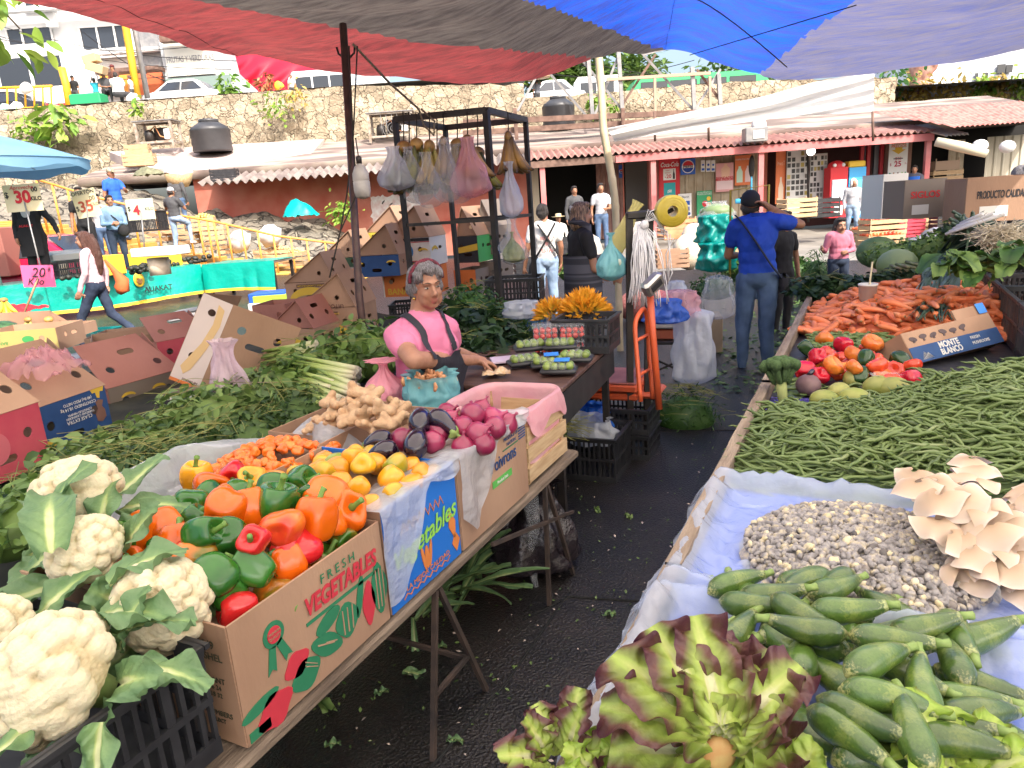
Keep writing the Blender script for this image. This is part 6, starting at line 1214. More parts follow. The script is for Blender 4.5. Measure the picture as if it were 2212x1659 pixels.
carton('navy blue carton with upside down white lettering and yellow splashes',92,1003,3.42,.46,.36,.27,AL,KR,NAVY,tent=.27,pk=.75,ridge='x',prints=(('splash','loop',PYEL,[[(.05,.02),(.075,.03),(.08,.06),(.12,.08),(.11,.1),(.075,.085),(.05,.1),(.04,.07)],[(.36,.27),(.45,.27),(.44,.245),(.42,.25),(.41,.215),(.395,.22),(.39,.25),(.37,.25)]]),('lettering','words',PWH,[W('CLASE EXTRA',.26,.145,.026,rot=PI),W('VARIEDAD CAVENDISH',.27,.165,.017,rot=PI),W('LONGITUD MINIMA',.27,.181,.017,rot=PI),W('CONTENIDO 18,14 kg',.27,.212,.023,rot=PI),W('(40 lbs) PESO NETO',.27,.236,.021,rot=PI)]),('bunch_print','loop',pm('brown bunch print',(.2,.1,.07)),[[(.37,.1),(.40,.09),(.43,.11),(.43,.15),(.415,.17),(.43,.2),(.40,.21),(.38,.2),(.385,.16),(.365,.14)]])))
carton('raspberry red carton at the far left edge in front of the navy one',-70,1075,2.95,.42,.36,.29,AL,KR,PRED,tent=.27,pk=.7,ridge='x',prints=(('ring','loop',pm('pale red',(.52,.12,.14)),[circ(.16,.15,.075,24)]),('ring','loop',PRED,[]) if False else ('lettering','words',pm('pale red',(.52,.12,.14)),[W('CALIDAD DE EXPORTACION',.3,.03,.014,rot=PI)])))
carton('red brown carton with a tent lid right of the navy blue carton',250,925,4.2,.5,.38,.24,1.1,KRR,KRG,tent=.24,pk=.7,ridge='x',tmat=KRR,prints=(('banana_print','loop',PYEL,[banana_print(.12,.16,.05),banana_print(.33,.16,.05)]),('lettering','words',PBRN,[W('40 POUND NET',.25,.06,.03,rot=PI),W('18.14 KG. NETO',.25,.09,.03,rot=PI)])))
carton('kraft carton behind the red brown one with white paper inside',210,800,4.9,.5,.4,.2,.5,KR,K_IN,tmat=KR)
carton('open kraft carton holding crumpled white sheets between the near cartons',190,770,5.6,.6,.45,.14,.15,K_IN);carton('yellow banded bananas carton below the ripe bananas at left',-30,770,6.1,.62,.45,.2,.05,KR,P_('dull yellow print',(.45,.36,.12)),prints=(('lettering','words',PGRN,[W('BANANAS',.12,.1,.04,rot=PI)]),('emblem','loop',PGRN,[circ(.38,.12,.05,18,.03)])))
carton('red and green printed carton leaning behind the tall white panel',350,800,5.0,.4,.36,.2,.9,KRR,PRED,tent=.16,pk=.6,ridge='x')
carton('small white carton printed black and green standing in the herbs',352,905,3.9,.23,.16,.13,.12,KRG,PWH,KRG,holes=False,prints=(('black_field','loop',PBLK,rect(.006,.0,.225,.105)),('green_wedge','loop',P_('leaf green',(.1,.5,.05)),[[(.085,.102),(.1,.102),(.15,.0),(.09,.0)],rect(.19,.03,.222,.102)]),('yellow_bar','loop',PYEL,[(.07,.102),(.08,.102),(.09,.0),(.08,.0)])),open_=True)
TMx=mv(*at(365,818,4.15))@rotz(PHI+.18)@roty(.52)
r=root('carton','tall tilted carton with a white printed side and its open brown inside facing the aisle','carton',TMx)
PWB=pm('pale pink print',(.62,.52,.48),rough=.7);panel('front_panel',r,rect(0,0,.17,.55),[circ(.08,.46,.022),circ(.07,.18,.022)],PWB,mv(0,0,0));
decal(r,'banana_print',[[(.03,.1),(.06,.06),(.09,.1),(.13,.25),(.15,.4),(.14,.5),(.10,.52),(.11,.4),(.09,.27)]],P_('peach print',(.62,.42,.2)),CT/2+.002);decal(r,'corner_band',rect(0,0,.17,.02),PORG,CT/2+.003);words(r,'lettering',[W('PREMIUM',.11,.03,.022)],PBRN,CT/2+.005)
panel('side_panel',r,rect(0,0,.42,.55),[circ(.1,.42,.026),circ(.32,.42,.026),slot(.21,.34,.12,.04)],KR,mv(.17,0,0)@rotz(.35));panel('side_panel',r,rect(0,0,.42,.55),[],K_IN,rotz(1.2));MB().box((.26,.2,.006),(.5,.4,.008)).build('bottom',K_IN,r,smooth=False)
panel('flap',r,rect(0,0,.42,.2),[],KR,mv(.17,0,.55)@rotz(.35)@rotx(-1.9));panel('flap',r,rect(0,0,.40,.3),[circ(.2,.12,.022)],KR,mv(.17,0,0)@rotz(.35)@mv(.42,0,.1)@rotz(1.1))
def sheet(name,label,cat,u,v,t,w_,d,hgt,mat,seed=0,ang=0.,n=26,crum=.05):
 mb=MB();mb.grid( lambda a,b:((a-.5)*w_+.03*NZ.noise((a*5,b*5,seed)),(b-.5)*d+.03*NZ.noise((a*5,b*5,seed+5)),hgt*(math.sin(PI*a)*math.sin(PI*b))**.7+crum*fbm((a*7+seed,b*7,seed),1,4)),n,n);return tag(mb.build(name,mat,M=mv(*at(u,v,t))@rotz(PHI+ang)),label,cat)
sheet('plastic_sheet','pinkish clear plastic film stuffed in the carton holes at the far left','plastic sheet',95,800,3.5,.3,.3,.1,BAGP,1);sheet('plastic_sheet','white crumpled sheets inside the open carton at left','plastic sheet',290,755,5.3,.75,.5,.08,BAGW,2)
bag('plastic_bag','clear pinkish crumpled plastic bag standing in front of the tall tilted carton',mv(*at(505,895,3.75)),.24,.40,.16,film('pink clear film',(.85,.68,.76),.5,.2,1.,26.),70,.5,.2,crumple=.4);sheet('plastic_sheet','clear crumpled plastic lying before the small black and green carton','plastic sheet',440,890,3.7,.26,.2,.06,BAG,3)
line('strap','thin yellowish strap across the clear bag','strap',[at(480,826,3.6),at(600,826,3.62)],.003,ROPE,4)
# avocado stall on the left
ZA=.95;TEAL=pm('green vinyl cloth',(.0,.27,.21),(.0,.33,.26),scale=2,rough=.3,bump=.5,bscale=5,bdist=.04)
def cloth_table(label,P,Q,depth,zb,lab2,fringe=True):
 a,b=gz(*P,ZA),gz(*Q,ZA);x=(b-a).normalized();L=(b-a).length;X=frame(a,x,Vector((0,0,1)).cross(x),(0,0,1));r=root('stall_table',label,'table',X);
 MB().rbox((L/2,depth/2,-.02),(L,depth,.03),.005).build('tabletop',M_WOODR,r,smooth=False)
 for xx in (.08,L-.08):
  for yy in (.08,depth-.08):MB().box((xx,yy,(-ZA+.25)/2),(.05,.05,ZA-.28)).build('leg',M_BLACKM,r,smooth=False)
 f= lambda s,t:(s*L,-.012-.05*t*abs(math.sin(s*L*5+1.2*math.sin(s*9)))-.04*t,.012-t*(ZA-zb)+.02*math.sin(s*L*2.3)*t)
 mb=MB();mb.grid( lambda s,t:f(s,t*.9),90,14);mb.grid( lambda s,t:(s*L,-.012+t*(depth+.02),.013+.004*NZ.noise((s*20,t*8,0))),30,6);c=mb.build('tablecloth',TEAL,M=X);tag(c,lab2,'tablecloth')
 if fringe:mb=MB();mb.grid( lambda s,t:f(s,.9+t*.1),90,3);mb.build('fringe',K_YELLOW,c)
 for yy in ((0,) if depth<.5 else ()):pass
 return r,X,L,c
r,X1,L1_,c1=cloth_table('avocado stall table running along the walkway behind the woman in pink',(-60,627),(433,572),1.0,.36,'green vinyl tablecloth with a yellow fringe and an avocado emblem')
r,X2,L2_,c2=cloth_table('end table of the avocado stall turned away to the right',(436,573),(592,564),.9,.40,'green vinyl cloth on the end table beside the yellow steps')
mb=MB();mb.grid( lambda s,t:(-.0-.03*math.sin(t*7),s*.9,.01-t*.56),12,8);mb.build('side_drop',TEAL,c2)
e=X1.inverted()@gz(310,588,ZA);mb=MB();[lettering(mb,'AUAKAT',mv(e.x+.28,-.15,-.34)@UPR,.13,bold=.02)];mb.build('lettering',K_BLACK,c1)
mb=MB();mb.ell((e.x-.02,-.10,-.14),(.10,.03,.14));mb.build('avocado_emblem',K_YELLOW,c1);mb=MB();mb.ell((e.x-.02,-.125,-.17),(.05,.02,.06));mb.build('emblem_stone',pm('stone brown',(.45,.22,.08)),c1)
AVO=pm('avocado skin',(.012,.014,.01),(.03,.03,.02),scale=30,rough=.45,bump=.4,bscale=120);mb=MB();mb.lathe([(.002,-.052),(.02,-.048),(.034,-.03),(.038,-.005),(.032,.02),(.02,.042),(.008,.052),(.002,.053)],12);pro=mb.build('avocado',AVO);rg=random.Random(4);first=True
AV=[]
for u0,u1,v0,v1,n in ((265,345,592,570,26),(335,430,576,563,30),(170,200,597,590,6),(20,60,614,610,4),(112,158,604,598,5)):
 for k in range(n):
  t_=rg.random();u=lerp(u0,u1,t_);v=lerp(v0,v1,t_);p=gz(u,v,ZA+.05);lay=int(n>10 and rg.random()<.4);q=p+Vector((rg.uniform(-.05,.05),rg.uniform(.02,.30),.065*lay));AV.append((q,n>10,u))
for k,(q,heap,u) in enumerate(AV):
 X=mv(*q)@Euler((PI/2+rg.uniform(-.4,.4),rg.uniform(-.4,.4),rg.uniform(0,6.3))).to_matrix().to_4x4()@sc(rg.uniform(1.05,1.3));o_=pro if k==0 else dup(pro,X);o_.matrix_world=X
 tag(o_,'dark avocado in the big heap on the green cloth' if heap else 'dark avocado lying loose along the left half of the stall table','avocado','avocados heaped on the green cloth' if heap else 'loose avocados at the left of the stall table')
def ablock(name,label,cat,u,v,w_,d,h,mat,z=ZA,a=0.,dy=.5):p=gz(u,v,z);return tag(MB().rbox((0,0,h/2),(w_,d,h),.01).build(name,mat,M=mv(*p)@rotz(PHI-.25+a)@mv(0,dy,.01),smooth=False),label,cat)
ablock('yellow_crate','yellow crate with a pale roll at the right end of the avocado stall','crate',300,584,.85,.5,.30,K_YELLOW);ablock('yellow_crate','yellow crate under the digital scale at the left of the stall','crate',175,604,.5,.4,.35,K_YELLOW,dy=.6)
ablock('carton','white and blue printed flat carton on the yellow crate','carton',292,560,.8,.45,.14,PWH,ZA+.32,dy=.6);ablock('wooden_plank','plank lying behind the avocado heap','plank',230,585,.9,.25,.05,KR,ZA,.1,.8)
crate2('black crate of green fruit under the digital scale',X1@mv(L1_*.44,.45,.02),.6,.4,.28);tag(MB().rbox((0,0,.08),(.6,.4,.16),.03).build('digital_scale',pm('scale steel',(.4,.41,.42),metal=.5,rough=.4),M=X1@mv(L1_*.42,.48,.32)@rotx(.1),smooth=False),'steel digital scale on the black crate of the avocado stall','scale')
for u,lab in ((90,'pale film roll used as a foot for the 30 price card'),(190,'pale film roll behind the woman in pink'),(308,'pale film roll used as a foot for the clear price card')):
 p=gz(u,600,ZA);mb=MB();mb.lathe([(.02,0),(.17,0),(.17,.28),(.02,.28)],20);tag(mb.build('film_roll',pm('cream film',(.6,.48,.34),(.66,.55,.42),scale=6,rough=.4),M=mv(*p)@mv(0,.35,.01)),lab,'roll')
tag(MB().rbox((0,0,.5),(.8,.6,1.),.02).build('cabinet',pm('salmon painted cabinet',(.36,.13,.10),rough=.7),M=mv(*gz(-8,605,.9))@rotz(PHI)@mv(-.1,.3,.05),smooth=False),'salmon painted cabinet cut off at the left edge','cabinet')
def price_card(label,u0,v0,u1,v1,t,col,lines,stick_v,lab,tilt=0.,stick_u=None):
 c=at((u0+u1)/2,(v0+v1)/2,t);w_=(u1-u0)*t/1534;h=(v1-v0)*t/1534;r=root('price_card',label,'price sign',mv(*c)@rotz(PHI)@roty(tilt));MB().box((0,0,0),(w_,.006,h)).build('card',col,r,smooth=False)
 for nm,m,L_ in lines:words(r,nm,[(a,x*w_,z*h,s*h,dict(o_)) for a,x,z,s,o_ in L_],m,.006+.001*len(nm))
 b=at(stick_u or (u0+u1)/2,stick_v,t);q=MB();q.tube([c-c,(rotz(PHI)@roty(tilt)).inverted()@(b-c)],.012,6,M=mv(0,.012,0));q.build('stick',lab,r);return r
CREAM=pm('card cream',(.66,.56,.3),(.7,.62,.42),scale=4)
r=price_card('yellow price card reading 30.00 kilo on a thin stick',10,399,89,456,11.3,CREAM,[('digits',K_RED,[('30',.0,.02,.62,dict(bold=.04))]),('words',K_BLACK,[('$',-.42,.12,.3,dict(bold=.02)),('00',.36,.28,.24,dict(bold=.03)),('KILO',.36,-.05,.2,dict(bold=.03))]),('script',K_RED,[('Aproveche',.02,.38,.2,dict(shear=.3))])],597,M_GREYM,stick_u=91)
price_card('cream price card reading oferton 35.00 kilo',160,410,212,468,12.2,CREAM,[('digits',pm('brick ink',(.4,.08,.04)),[('35',-.03,-.12,.55,dict(bold=.02))]),('words',K_BLACK,[('OFERTÓN',.0,.38,.19,dict(bold=.01)),('$',-.4,-.15,.24,{}),('00',.32,.14,.22,{}),('KILO',.34,-.08,.15,{})])],560,M_GREYM,-.12,197)
price_card('faded price card reading 4 kilo in a clear plastic cover',274,430,333,474,12.6,pm('hazy card',(.6,.6,.45),(.5,.55,.4),scale=5,rough=.2),[('digits',K_RED,[('4',-.14,-.05,.6,dict(bold=.04))]),('words',K_BLACK,[('$',-.4,.05,.3,{}),('KILO',.33,0,.2,{})])],545,M_GREYM,0,312)
price_card('bright pink handwritten price card on a wooden stick',48,573,117,620,8.2,pm('fluorescent pink card',(.85,.12,.28),rough=.6),[('strokes',PBLK,[('20',.02,.15,.62,dict(shear=.3)),('8',.38,.3,.26,dict(shear=.2)),('K/lo',-.1,-.25,.44,dict(shear=.35))])],692,pm('stick wood',(.3,.18,.1)),.06,45)
carton('kraft carton tray full of ripe bananas at the left edge',-25,745,7.6,.9,.5,.12,.05,KR,holes=False,prints=(('lettering','words',PBRN,[W('PRATANOS TABASCO',.66,.05,.03)]),));panel('back_wall',root('cardboard_sheet','raised cardboard wall behind the ripe bananas','cardboard',mv(*at(0,728,8.2))@rotz(PHI+.05)),[(-.1,0),(.75,0),(.82,.1),(.62,.26),(-.1,.28)],[circ(.7,.1,.02)],KR,Matrix())
for i,(u,v,t,rz_,s_) in enumerate(((30,712,7.8,.3,1.2),(75,705,7.9,-.4,1.3),(105,690,8.0,.6,1.35),(92,722,7.7,-.2,1.3),(128,700,7.9,-.8,1.3),(60,690,8.05,.2,1.2),(118,722,7.7,-.6,1.2))):
 banana_hand('ripe spotted banana bunch in the carton tray, %s'%('leftmost','left of the middle','topmost at the back','front centre','right by the cardboard wall','back left','front right')[i],mv(*at(u,v,t))@rotz(PHI+rz_)@rotx(-.5),6,BAN,s_,'ripe bananas in the left tray')
banana_hand('clean yellow banana bunch on the red cloth at the left edge',mv(*at(8,648,8.6))@rotz(PHI+.6)@rotx(-1.1),5,pm('bright banana',(.7,.5,.05),rough=.5),1.3);sheet('red_cloth','red plastic cloth under the yellow bananas at the left edge','cloth',10,672,8.8,.8,.5,.06,K_RED,6)
MEL=pm('watermelon rind',(.01,.03,.012),(.05,.12,.04),scale=14,rough=.3,stretch=(2,2,.2),coat=.3)
for u,v,lab in ((12,722,'dark watermelon at the left edge behind the other'),(18,745,'watermelon in front at the left edge')):mb=MB();mb.ell((0,0,0),(.17,.15,.14));tag(mb.build('watermelon',MEL,M=mv(*at(u,v,7.2))@rotz(.4)),lab,'watermelon')
r=root('watermelon_slice','cut watermelon piece showing pink flesh beside the bananas','watermelon',mv(*at(56,748,7.0))@rotz(PHI));mb=MB();mb.ell((0,.03,0),(.075,.05,.085));mb.build('rind',MEL,r);mb=MB();mb.ell((.01,-.012,0),(.062,.02,.075));mb.build('flesh',pm('melon flesh',(.6,.14,.12),(.55,.3,.25),scale=10),r)
r=root('bench_scale','white bench scale on a stand beside the avocado stall','scale',mv(*at(420,690,7.2))@rotz(PHI+.1));MB().rbox((0,0,.05),(.42,.3,.07),.02,M=roty(-.08)).build('body',M_WHITE,r,smooth=False);MB().rbox((.02,0,.10),(.40,.3,.02),.008,M=roty(-.1)).build('pan',M_GREYM,r,smooth=False)
for x in (-.1,.05):MB().tube([(x,0,0),(x+.03,.05,-.35)],.015,6).build('leg',IR,r)
crate2('teal plastic crate under the avocado stall table',mv(*gz(222,752,.0))@rotz(PHI),.5,.35,.3,mat=pm('teal crate',(.0,.22,.22),rough=.4));crate2('blue crate stack at the left behind the trader',mv(*gz(38,590,.3))@rotz(PHI)@mv(0,.6,.3),.7,.5,.5,mat=pm('blue crate far',(.02,.25,.38),rough=.5));crate2('black crate behind the shoppers near the red car',BG@mv(*gb(318,500,15)),.7,.5,.4)
for u,v,w_,m,lab in ((596,672,.5,PWH,'white carton beside the end table of the avocado stall'),(610,655,.55,P_('lime lid',(.35,.55,.05)),'lime lidded carton behind the white one'),(592,652,.45,K_BLUE,'blue lidded white carton by the green cloth')):tag(MB().rbox((0,0,.12),(w_,.35,.24),.01).build('carton',m,M=mv(*at(u,v+20,8.6))@rotz(PHI),smooth=False),lab,'carton')
r=root('market_umbrella','pale blue market umbrella at the left edge','umbrella',BG@mv(*gb(-8,620,12.2)));o=gb(-8,620,12.2);top=gb(-6,272,12.2).z-o.z;ed=gb(0,352,12.2).z-o.z;rr=gb(172,352,12.2).x-o.x
for m_,nm,z0 in ((pm('pale blue canvas',(.22,.42,.58),(.18,.36,.52),scale=2,rough=.7,trans=.35),'canopy',0),):
 mb=MB();n=48;mb.grid( lambda a,b:((.02+b*rr*(1-.05*abs(math.sin(a*4*2*PI/2))))*math.cos(a*2*PI),(.02+b*rr*(1-.05*abs(math.sin(a*4*PI))))*math.sin(a*2*PI),top-(top-ed)*b**1.25),n,14,closeu=True);mb.grid( lambda a,b:(rr*(1-.05*abs(math.sin(a*4*PI)))*math.cos(a*2*PI),rr*(1-.05*abs(math.sin(a*4*PI)))*math.sin(a*2*PI),ed-.14*b*(1+.3*math.sin(a*9*2*PI))),n,3,closeu=True);mb.build(nm,m_,r)
MB().tube([(.1,0,-.3),(0,0,top)],.025,8).build('pole',M_GREYM,r);[MB().tube([(0,0,top-.02),(rr*.97*math.cos(a),rr*.97*math.sin(a),ed+.01)],.01,5).build('rib',M_GREYM,r) for a in [k*PI/4 for k in range(8)]]
car('red hatchback parked behind the avocado stall at the left',-190,180,380,16.2,pm('raspberry red paint',(.55,.01,.06),rough=.2,coat=.6),.32,1)
# printed boxes on the trestle table, long sides to the aisle
rg=random.Random(11);XB=-1.21;ZB=.588
def bx(y0,y1,h,d,label,front,prints,side=None):return carton(label,0,0,1,y1-y0,d,h,0,KR,front,side,prints=prints,holes=False,M=mv(XB,y0,ZB)@rotz(PI/2))
DG=pm('dark green ink',(.02,.17,.08),rough=.7);RI=pm('red ink',(.50,.03,.05),rough=.7)
def blob(cx,cz,rx,rz_,n=16,lob=0,a=0.):return [(cx+math.cos(a)*x-math.sin(a)*z,cz+math.sin(a)*x+math.cos(a)*z) for x,z in [(rx*math.cos(t)*(1+lob*math.cos(4*t)),rz_*math.sin(t)*(1+lob*math.cos(4*t))) for t in [2*PI*k/n for k in range(n)]]]
hv=.31
r=bx(.925,1.475,hv,.78,'kraft vegetable box lettered fresh vegetables full of bell peppers',None,(('lettering','words',DG,[W('F R E S H',.36,.265,.036)]),('lettering','words',RI,[W('VEGETABLES',.37,.218,.066,bold=.035,width=.29,shear=.15)]),('underline','loop',DG,[rect(.225,.172,.52,.181)]),('rosette','loop',DG,[blob(.12,.218,.033,.033,24),[(.10,.19),(.085,.125),(.10,.137),(.112,.125),(.12,.19)],[(.122,.19),(.145,.13),(.152,.145),(.168,.14),(.14,.2)]]),('pepper_art','loop',RI,blob(.175,.10,.042,.032,20,.1,.3)),('pepper_art','loop',RI,blob(.09,.035,.055,.042,20,.12,.3)),('pepper_art','loop',RI,blob(.465,.10,.026,.062,20,.08,-.1)),('vegetable_art','loop',DG,[blob(.20,.055,.05,.04,20,.08,.2),blob(.285,.085,.06,.03,20,.05,-.5),blob(.30,.145,.05,.022,18,0,.3),blob(.37,.105,.045,.048,20,.07),blob(.43,.14,.013,.06,14,0,-.3),blob(.515,.12,.034,.075,18,.08),rect(.006,.005,.07,.03),blob(.05,.075,.06,.016,14,0,.15)])))
decal(r,'rosette_centre',blob(.12,.218,.021,.021,20),RI,.007);words(r,'rosette_lettering',[W('PREMIUM',.12,.224,.009),W('QUALITY',.12,.212,.009)],KR,.009)
decal(r,'art_lines',[[(.2,.075+.012*k),(.24,.05+.008*k),(.24,.052+.008*k),(.2,.078+.012*k)] for k in range(2)]+[[(.25+.03*k,.10-.01*k),(.31+.01*k,.075),(.31+.01*k,.078),(.25+.03*k,.104-.01*k)] for k in range(2)]+[[(.35+.018*k,.07),(.352+.02*k,.14),(.355+.02*k,.14),(.354+.018*k,.07)] for k in range(3)]+[[(.5+.015*k,.06),(.503+.015*k,.18),(.506+.015*k,.18),(.504+.015*k,.06)] for k in range(3)],KR,.0065)
mb=MB();q=mv(-.004,.0,0)@rotz(-PI/2)@mv(-.78,0,0);e= lambda t,x,z,s_:lettering(mb,t,mv(-.005,0,0)@rotz(-PI/2)@mv(x,0,z)@UPR,s_)
e('11/9',-.07,.255,.03);e('BUSHEL',-.07,.225,.026);e('EGGPLANT',-.08,.165,.02);e('16 24',-.065,.145,.017);e('18 32',-.065,.125,.017);e('CUCUMBERS',-.08,.075,.019);e('SELECT',-.075,.055,.015);mb.build('side_lettering',pm('dark ink',(.05,.05,.03)),r)
BLU=pm('cobalt box print',(.01,.13,.50),(.015,.15,.55),scale=4,rough=.6);LIM=pm('lime ink',(.25,.55,.08),rough=.6);ORI=pm('orange ink',(.62,.2,.05),rough=.6)
r=bx(1.49,1.895,.335,.56,'cobalt blue box lettered vegetables holding yellow chilies',BLU,(('lettering','words',LIM,[W('Vegetables',.20,.165,.088,shear=.35,bold=.015,width=.36,rot=.1)]),('lettering','words',ORI,[W('LA MEJOR CALIDAD',.20,.045,.024,width=.25)]),('art','loop',ORI,[[(.08+.015*k,.22+.03*(k%2)) for k in range(17)]+[(.32-.015*k,.225+.03*((16-k)%2)) for k in range(17)],[(.06+.018*k,.015+.012*(k%2)) for k in range(16)]+[(.33-.018*k,.019+.012*((15-k)%2)) for k in range(16)],blob(.2,.09,.012,.04,10),blob(.22,.095,.008,.045,10,0,-.2),blob(.18,.095,.008,.045,10,0,.2),blob(.36,.13,.018,.05,12,.2,.2),blob(.375,.06,.02,.03,12,.2)])),BLU)
r=bx(1.91,2.455,.33,.6,'kraft box lettered poivrons full of red onions',None,(('lettering','words',NAVY,[W('Poivrons',.34,.215,.072,bold=.01,width=.21)]),('green_bar','loop',P_('grass green',(.1,.4,.08)),rect(.24,.13,.40,.158)),('lettering','words',PWH,[W('Produit frais',.32,.143,.018)]),('lettering','words',NAVY,[W('PRODUCE OF',.41,.285,.02),W('NATION',.41,.262,.02)]),('bars','loop',NAVY,[rect(.48,.245+.011*k,.54,.250+.011*k) for k in range(6)]),('outline','loop',DG,[rect(.34,.318,.47,.322),rect(.34,.244,.47,.248)])))
carton('white lined box of orange habaneros behind the yellow chilies',0,0,1,.5,.40,.27,0,PWH,holes=False,M=mv(-1.74,1.52,ZB)@rotz(PI/2));carton('kraft box with ginger roots behind the eggplants',0,0,1,.5,.36,.31,0,KR,holes=False,M=mv(-1.83,2.05,ZB)@rotz(PI/2))
def heap_bed(label,x0,x1,y0,y1,z,mat=K_IN):tag(MB().box(((x0+x1)/2,(y0+y1)/2,z/2+ZB/2),(x1-x0,y1-y0,z-ZB)).build('packing_pad',mat,smooth=False),label,'packing')
heap_bed('dark packing under the bell peppers',-1.95,-1.24,.95,1.45,.85);heap_bed('packing under the yellow chilies',-1.73,-1.24,1.52,1.87,.86);heap_bed('packing under the red onions and eggplants',-1.77,-1.24,1.94,2.43,.84);heap_bed('packing under the habaneros',-2.1,-1.77,1.55,1.99,.87);heap_bed('packing under the ginger',-2.14,-1.86,2.08,2.5,.87)
# peppers
def pepper_mb(L=.085,r_=.042,lobes=4,seed=0,amp=.10,ind=1.):
 mb=MB();prof=[];n=18
 for k in range(n+1):
  p=PI*k/n;z=-math.cos(p)*L/2;q=math.sin(p)**.62;t=k/n
  if t>.8:z-=ind*.24*L*((t-.8)/.2)**1.6
  if t<.2:z+=ind*.12*L*((.2-t)/.2)**1.6
  prof.append((max(1e-4,r_*q*(.86+.22*t)),z))
 mb.lathe(prof,28,fn= lambda a,k:1+amp*math.cos(lobes*a+.5*math.sin(a+seed))*math.sin(PI*min(1,k*1.05))**.4+.06*math.sin(a*2+seed)+.04*math.sin(a+2*seed),cap=False);return mb
def pmat(n,c1,c2,**k):return pm(n,c1,c2,scale=9,rough=.2,coat=.4,rvar=.12,spec=.35,lo=k.get('lo',.35),hi=k.get('hi',.65))
PP={'o':pmat('orange pepper skin',(.70,.13,.004),(.62,.09,.004)),'g':pmat('green pepper skin',(.015,.085,.012),(.03,.14,.015)),'r':pmat('red pepper skin',(.48,.01,.015),(.58,.02,.02)),'y':pmat('yellow pepper skin',(.75,.33,.012),(.7,.27,.01)),'m':pmat('ripening pepper skin',(.05,.15,.015),(.68,.17,.015),lo=.42,hi=.56),'n':pmat('red flushed orange pepper skin',(.70,.20,.015),(.55,.04,.015),lo=.4,hi=.6)}
STEM=pm('pepper stem',(.10,.2,.03),(.16,.28,.06),scale=20,rough=.6)
stem=MB();stem.tube([(0,0,.018),(.002,0,.034),(.008,.003,.054),(.012,.004,.06)],[.015,.006,.006,.008],7);stem_me=None
pm_=[pepper_mb(.092,.043,4,1),pepper_mb(.084,.046,3,2,.12),pepper_mb(.10,.04,4,3),pepper_mb(.088,.046,4,5,.13)];PME={}
def put_pepper(kind,i,X,label,group=None,s=1.):
 global stem_me
 key=(kind,i%4);r=root('bell_pepper',label,'bell pepper',X@sc(s),group)
 if key not in PME:PME[key]=pm_[i%4].build('body',PP[kind],r).data
 else :link('body',PME[key],r)
 if stem_me is None:stem_me=stem.build('stem',STEM,r).data
 else :link('stem',stem_me,r)
CN={'o':'orange','g':'green','r':'red','y':'yellow','m':'half green half orange','n':'red flushed orange'}
PEP=[(425,1030,'y','at the back left corner of the box'),(457,1052,'o','behind the topmost dark green one'),(508,1027,'r','at the back by the habaneros'),(546,1044,'y','below the back red pepper'),(412,1088,'g','topmost at the back left'),(512,1062,'g','small and dark between the back orange ones'),(541,1096,'o','in the middle of the back half'),(487,1102,'o','lying behind the middle pair of green ones'),(352,1136,'o','big and bright at the left above the cauliflower leaves'),(303,1152,'o','at the far left rim'),(440,1152,'g','left of the large two lobed green one'),(495,1164,'g','large and two lobed in the centre left'),(262,1166,'g','peeping out behind the cauliflower leaves'),(466,1242,'g','large and upright at the front left'),(546,1226,'g','round at the front centre'),(428,1214,'m','wedged behind the upright front green one'),(548,1166,'r','small patch of red in the centre'),(610,1140,'n','shining in the centre right'),(684,1120,'o','long and lying at the right'),(748,1102,'o','with a raised stem at the right rim'),(704,1072,'o','behind the long one at right'),(600,1086,'g','with a white sticker'),(648,1046,'g','at the back right by the yellow chilies'),(592,1060,'g','behind the stickered one'),(625,1216,'o','lying across the front right'),(652,1182,'r','with a green stem right of centre'),(742,1166,'m','showing its star shaped top at the right rim'),(700,1216,'m','near the front right rim'),(598,1288,'m','against the front panel'),(512,1318,'r','in the front corner by the lettering'),(386,1180,'o','low behind the big left one'),(632,1272,'g','dark and hidden at the front rim'),(664,1078,'g','small behind the long orange one')]
for i,(u,v,k,lab) in enumerate(PEP):
 zc=1.0+.02*math.sin(i*2.1) if (430<u<710 and 1070<v<1240) else .955
 p=gz(u,v,zc);p=gx(u,v,-1.285) if p.x>-1.285 else p;E_=Euler((rg.uniform(-.5,.5)+1.45*(i%3>0),rg.uniform(-.5,.5),rg.uniform(0,6.3))).to_matrix().to_4x4();put_pepper(k,i,mv(*p)@E_,CN[k]+' bell pepper '+lab,None,rg.uniform(.95,1.12)*(.8 if 'small' in lab else 1)*(1.28 if u>590 and v<1130 else 1.16))
for i in range(46):
 k='ogrgo'[i%5];put_pepper(k,i,mv(rg.uniform(-1.9,-1.28),rg.uniform(.99,1.42),.90+.05*rg.random())@Euler((rg.uniform(0,3),rg.uniform(0,3),rg.uniform(0,6))).to_matrix().to_4x4(),'bell pepper buried low in the vegetable box under the others','bell peppers under the top layer')
tag(MB().lathe([(.001,.0005),(.012,.0003),(.0125,0)],16).build('fruit_sticker',PWH,M=aim(gz(600,1082,1.02)+Vector((.006,-.02,.012)),Vector((.3,-.7,.65)))),'small white oval sticker on a green pepper','sticker')
def many(name,label,cat,group,mesh,spots):
 o_=None
 for X in spots:o_=tag(link(name,mesh,None,X),label,cat,group)
def rot_any():return Euler((rg.uniform(0,6.3),rg.uniform(0,6.3),rg.uniform(0,6.3))).to_matrix().to_4x4()
def proto(mb,mat):o_=mb.build('tmp',mat);me=o_.data;bpy.data.objects.remove(o_);return me
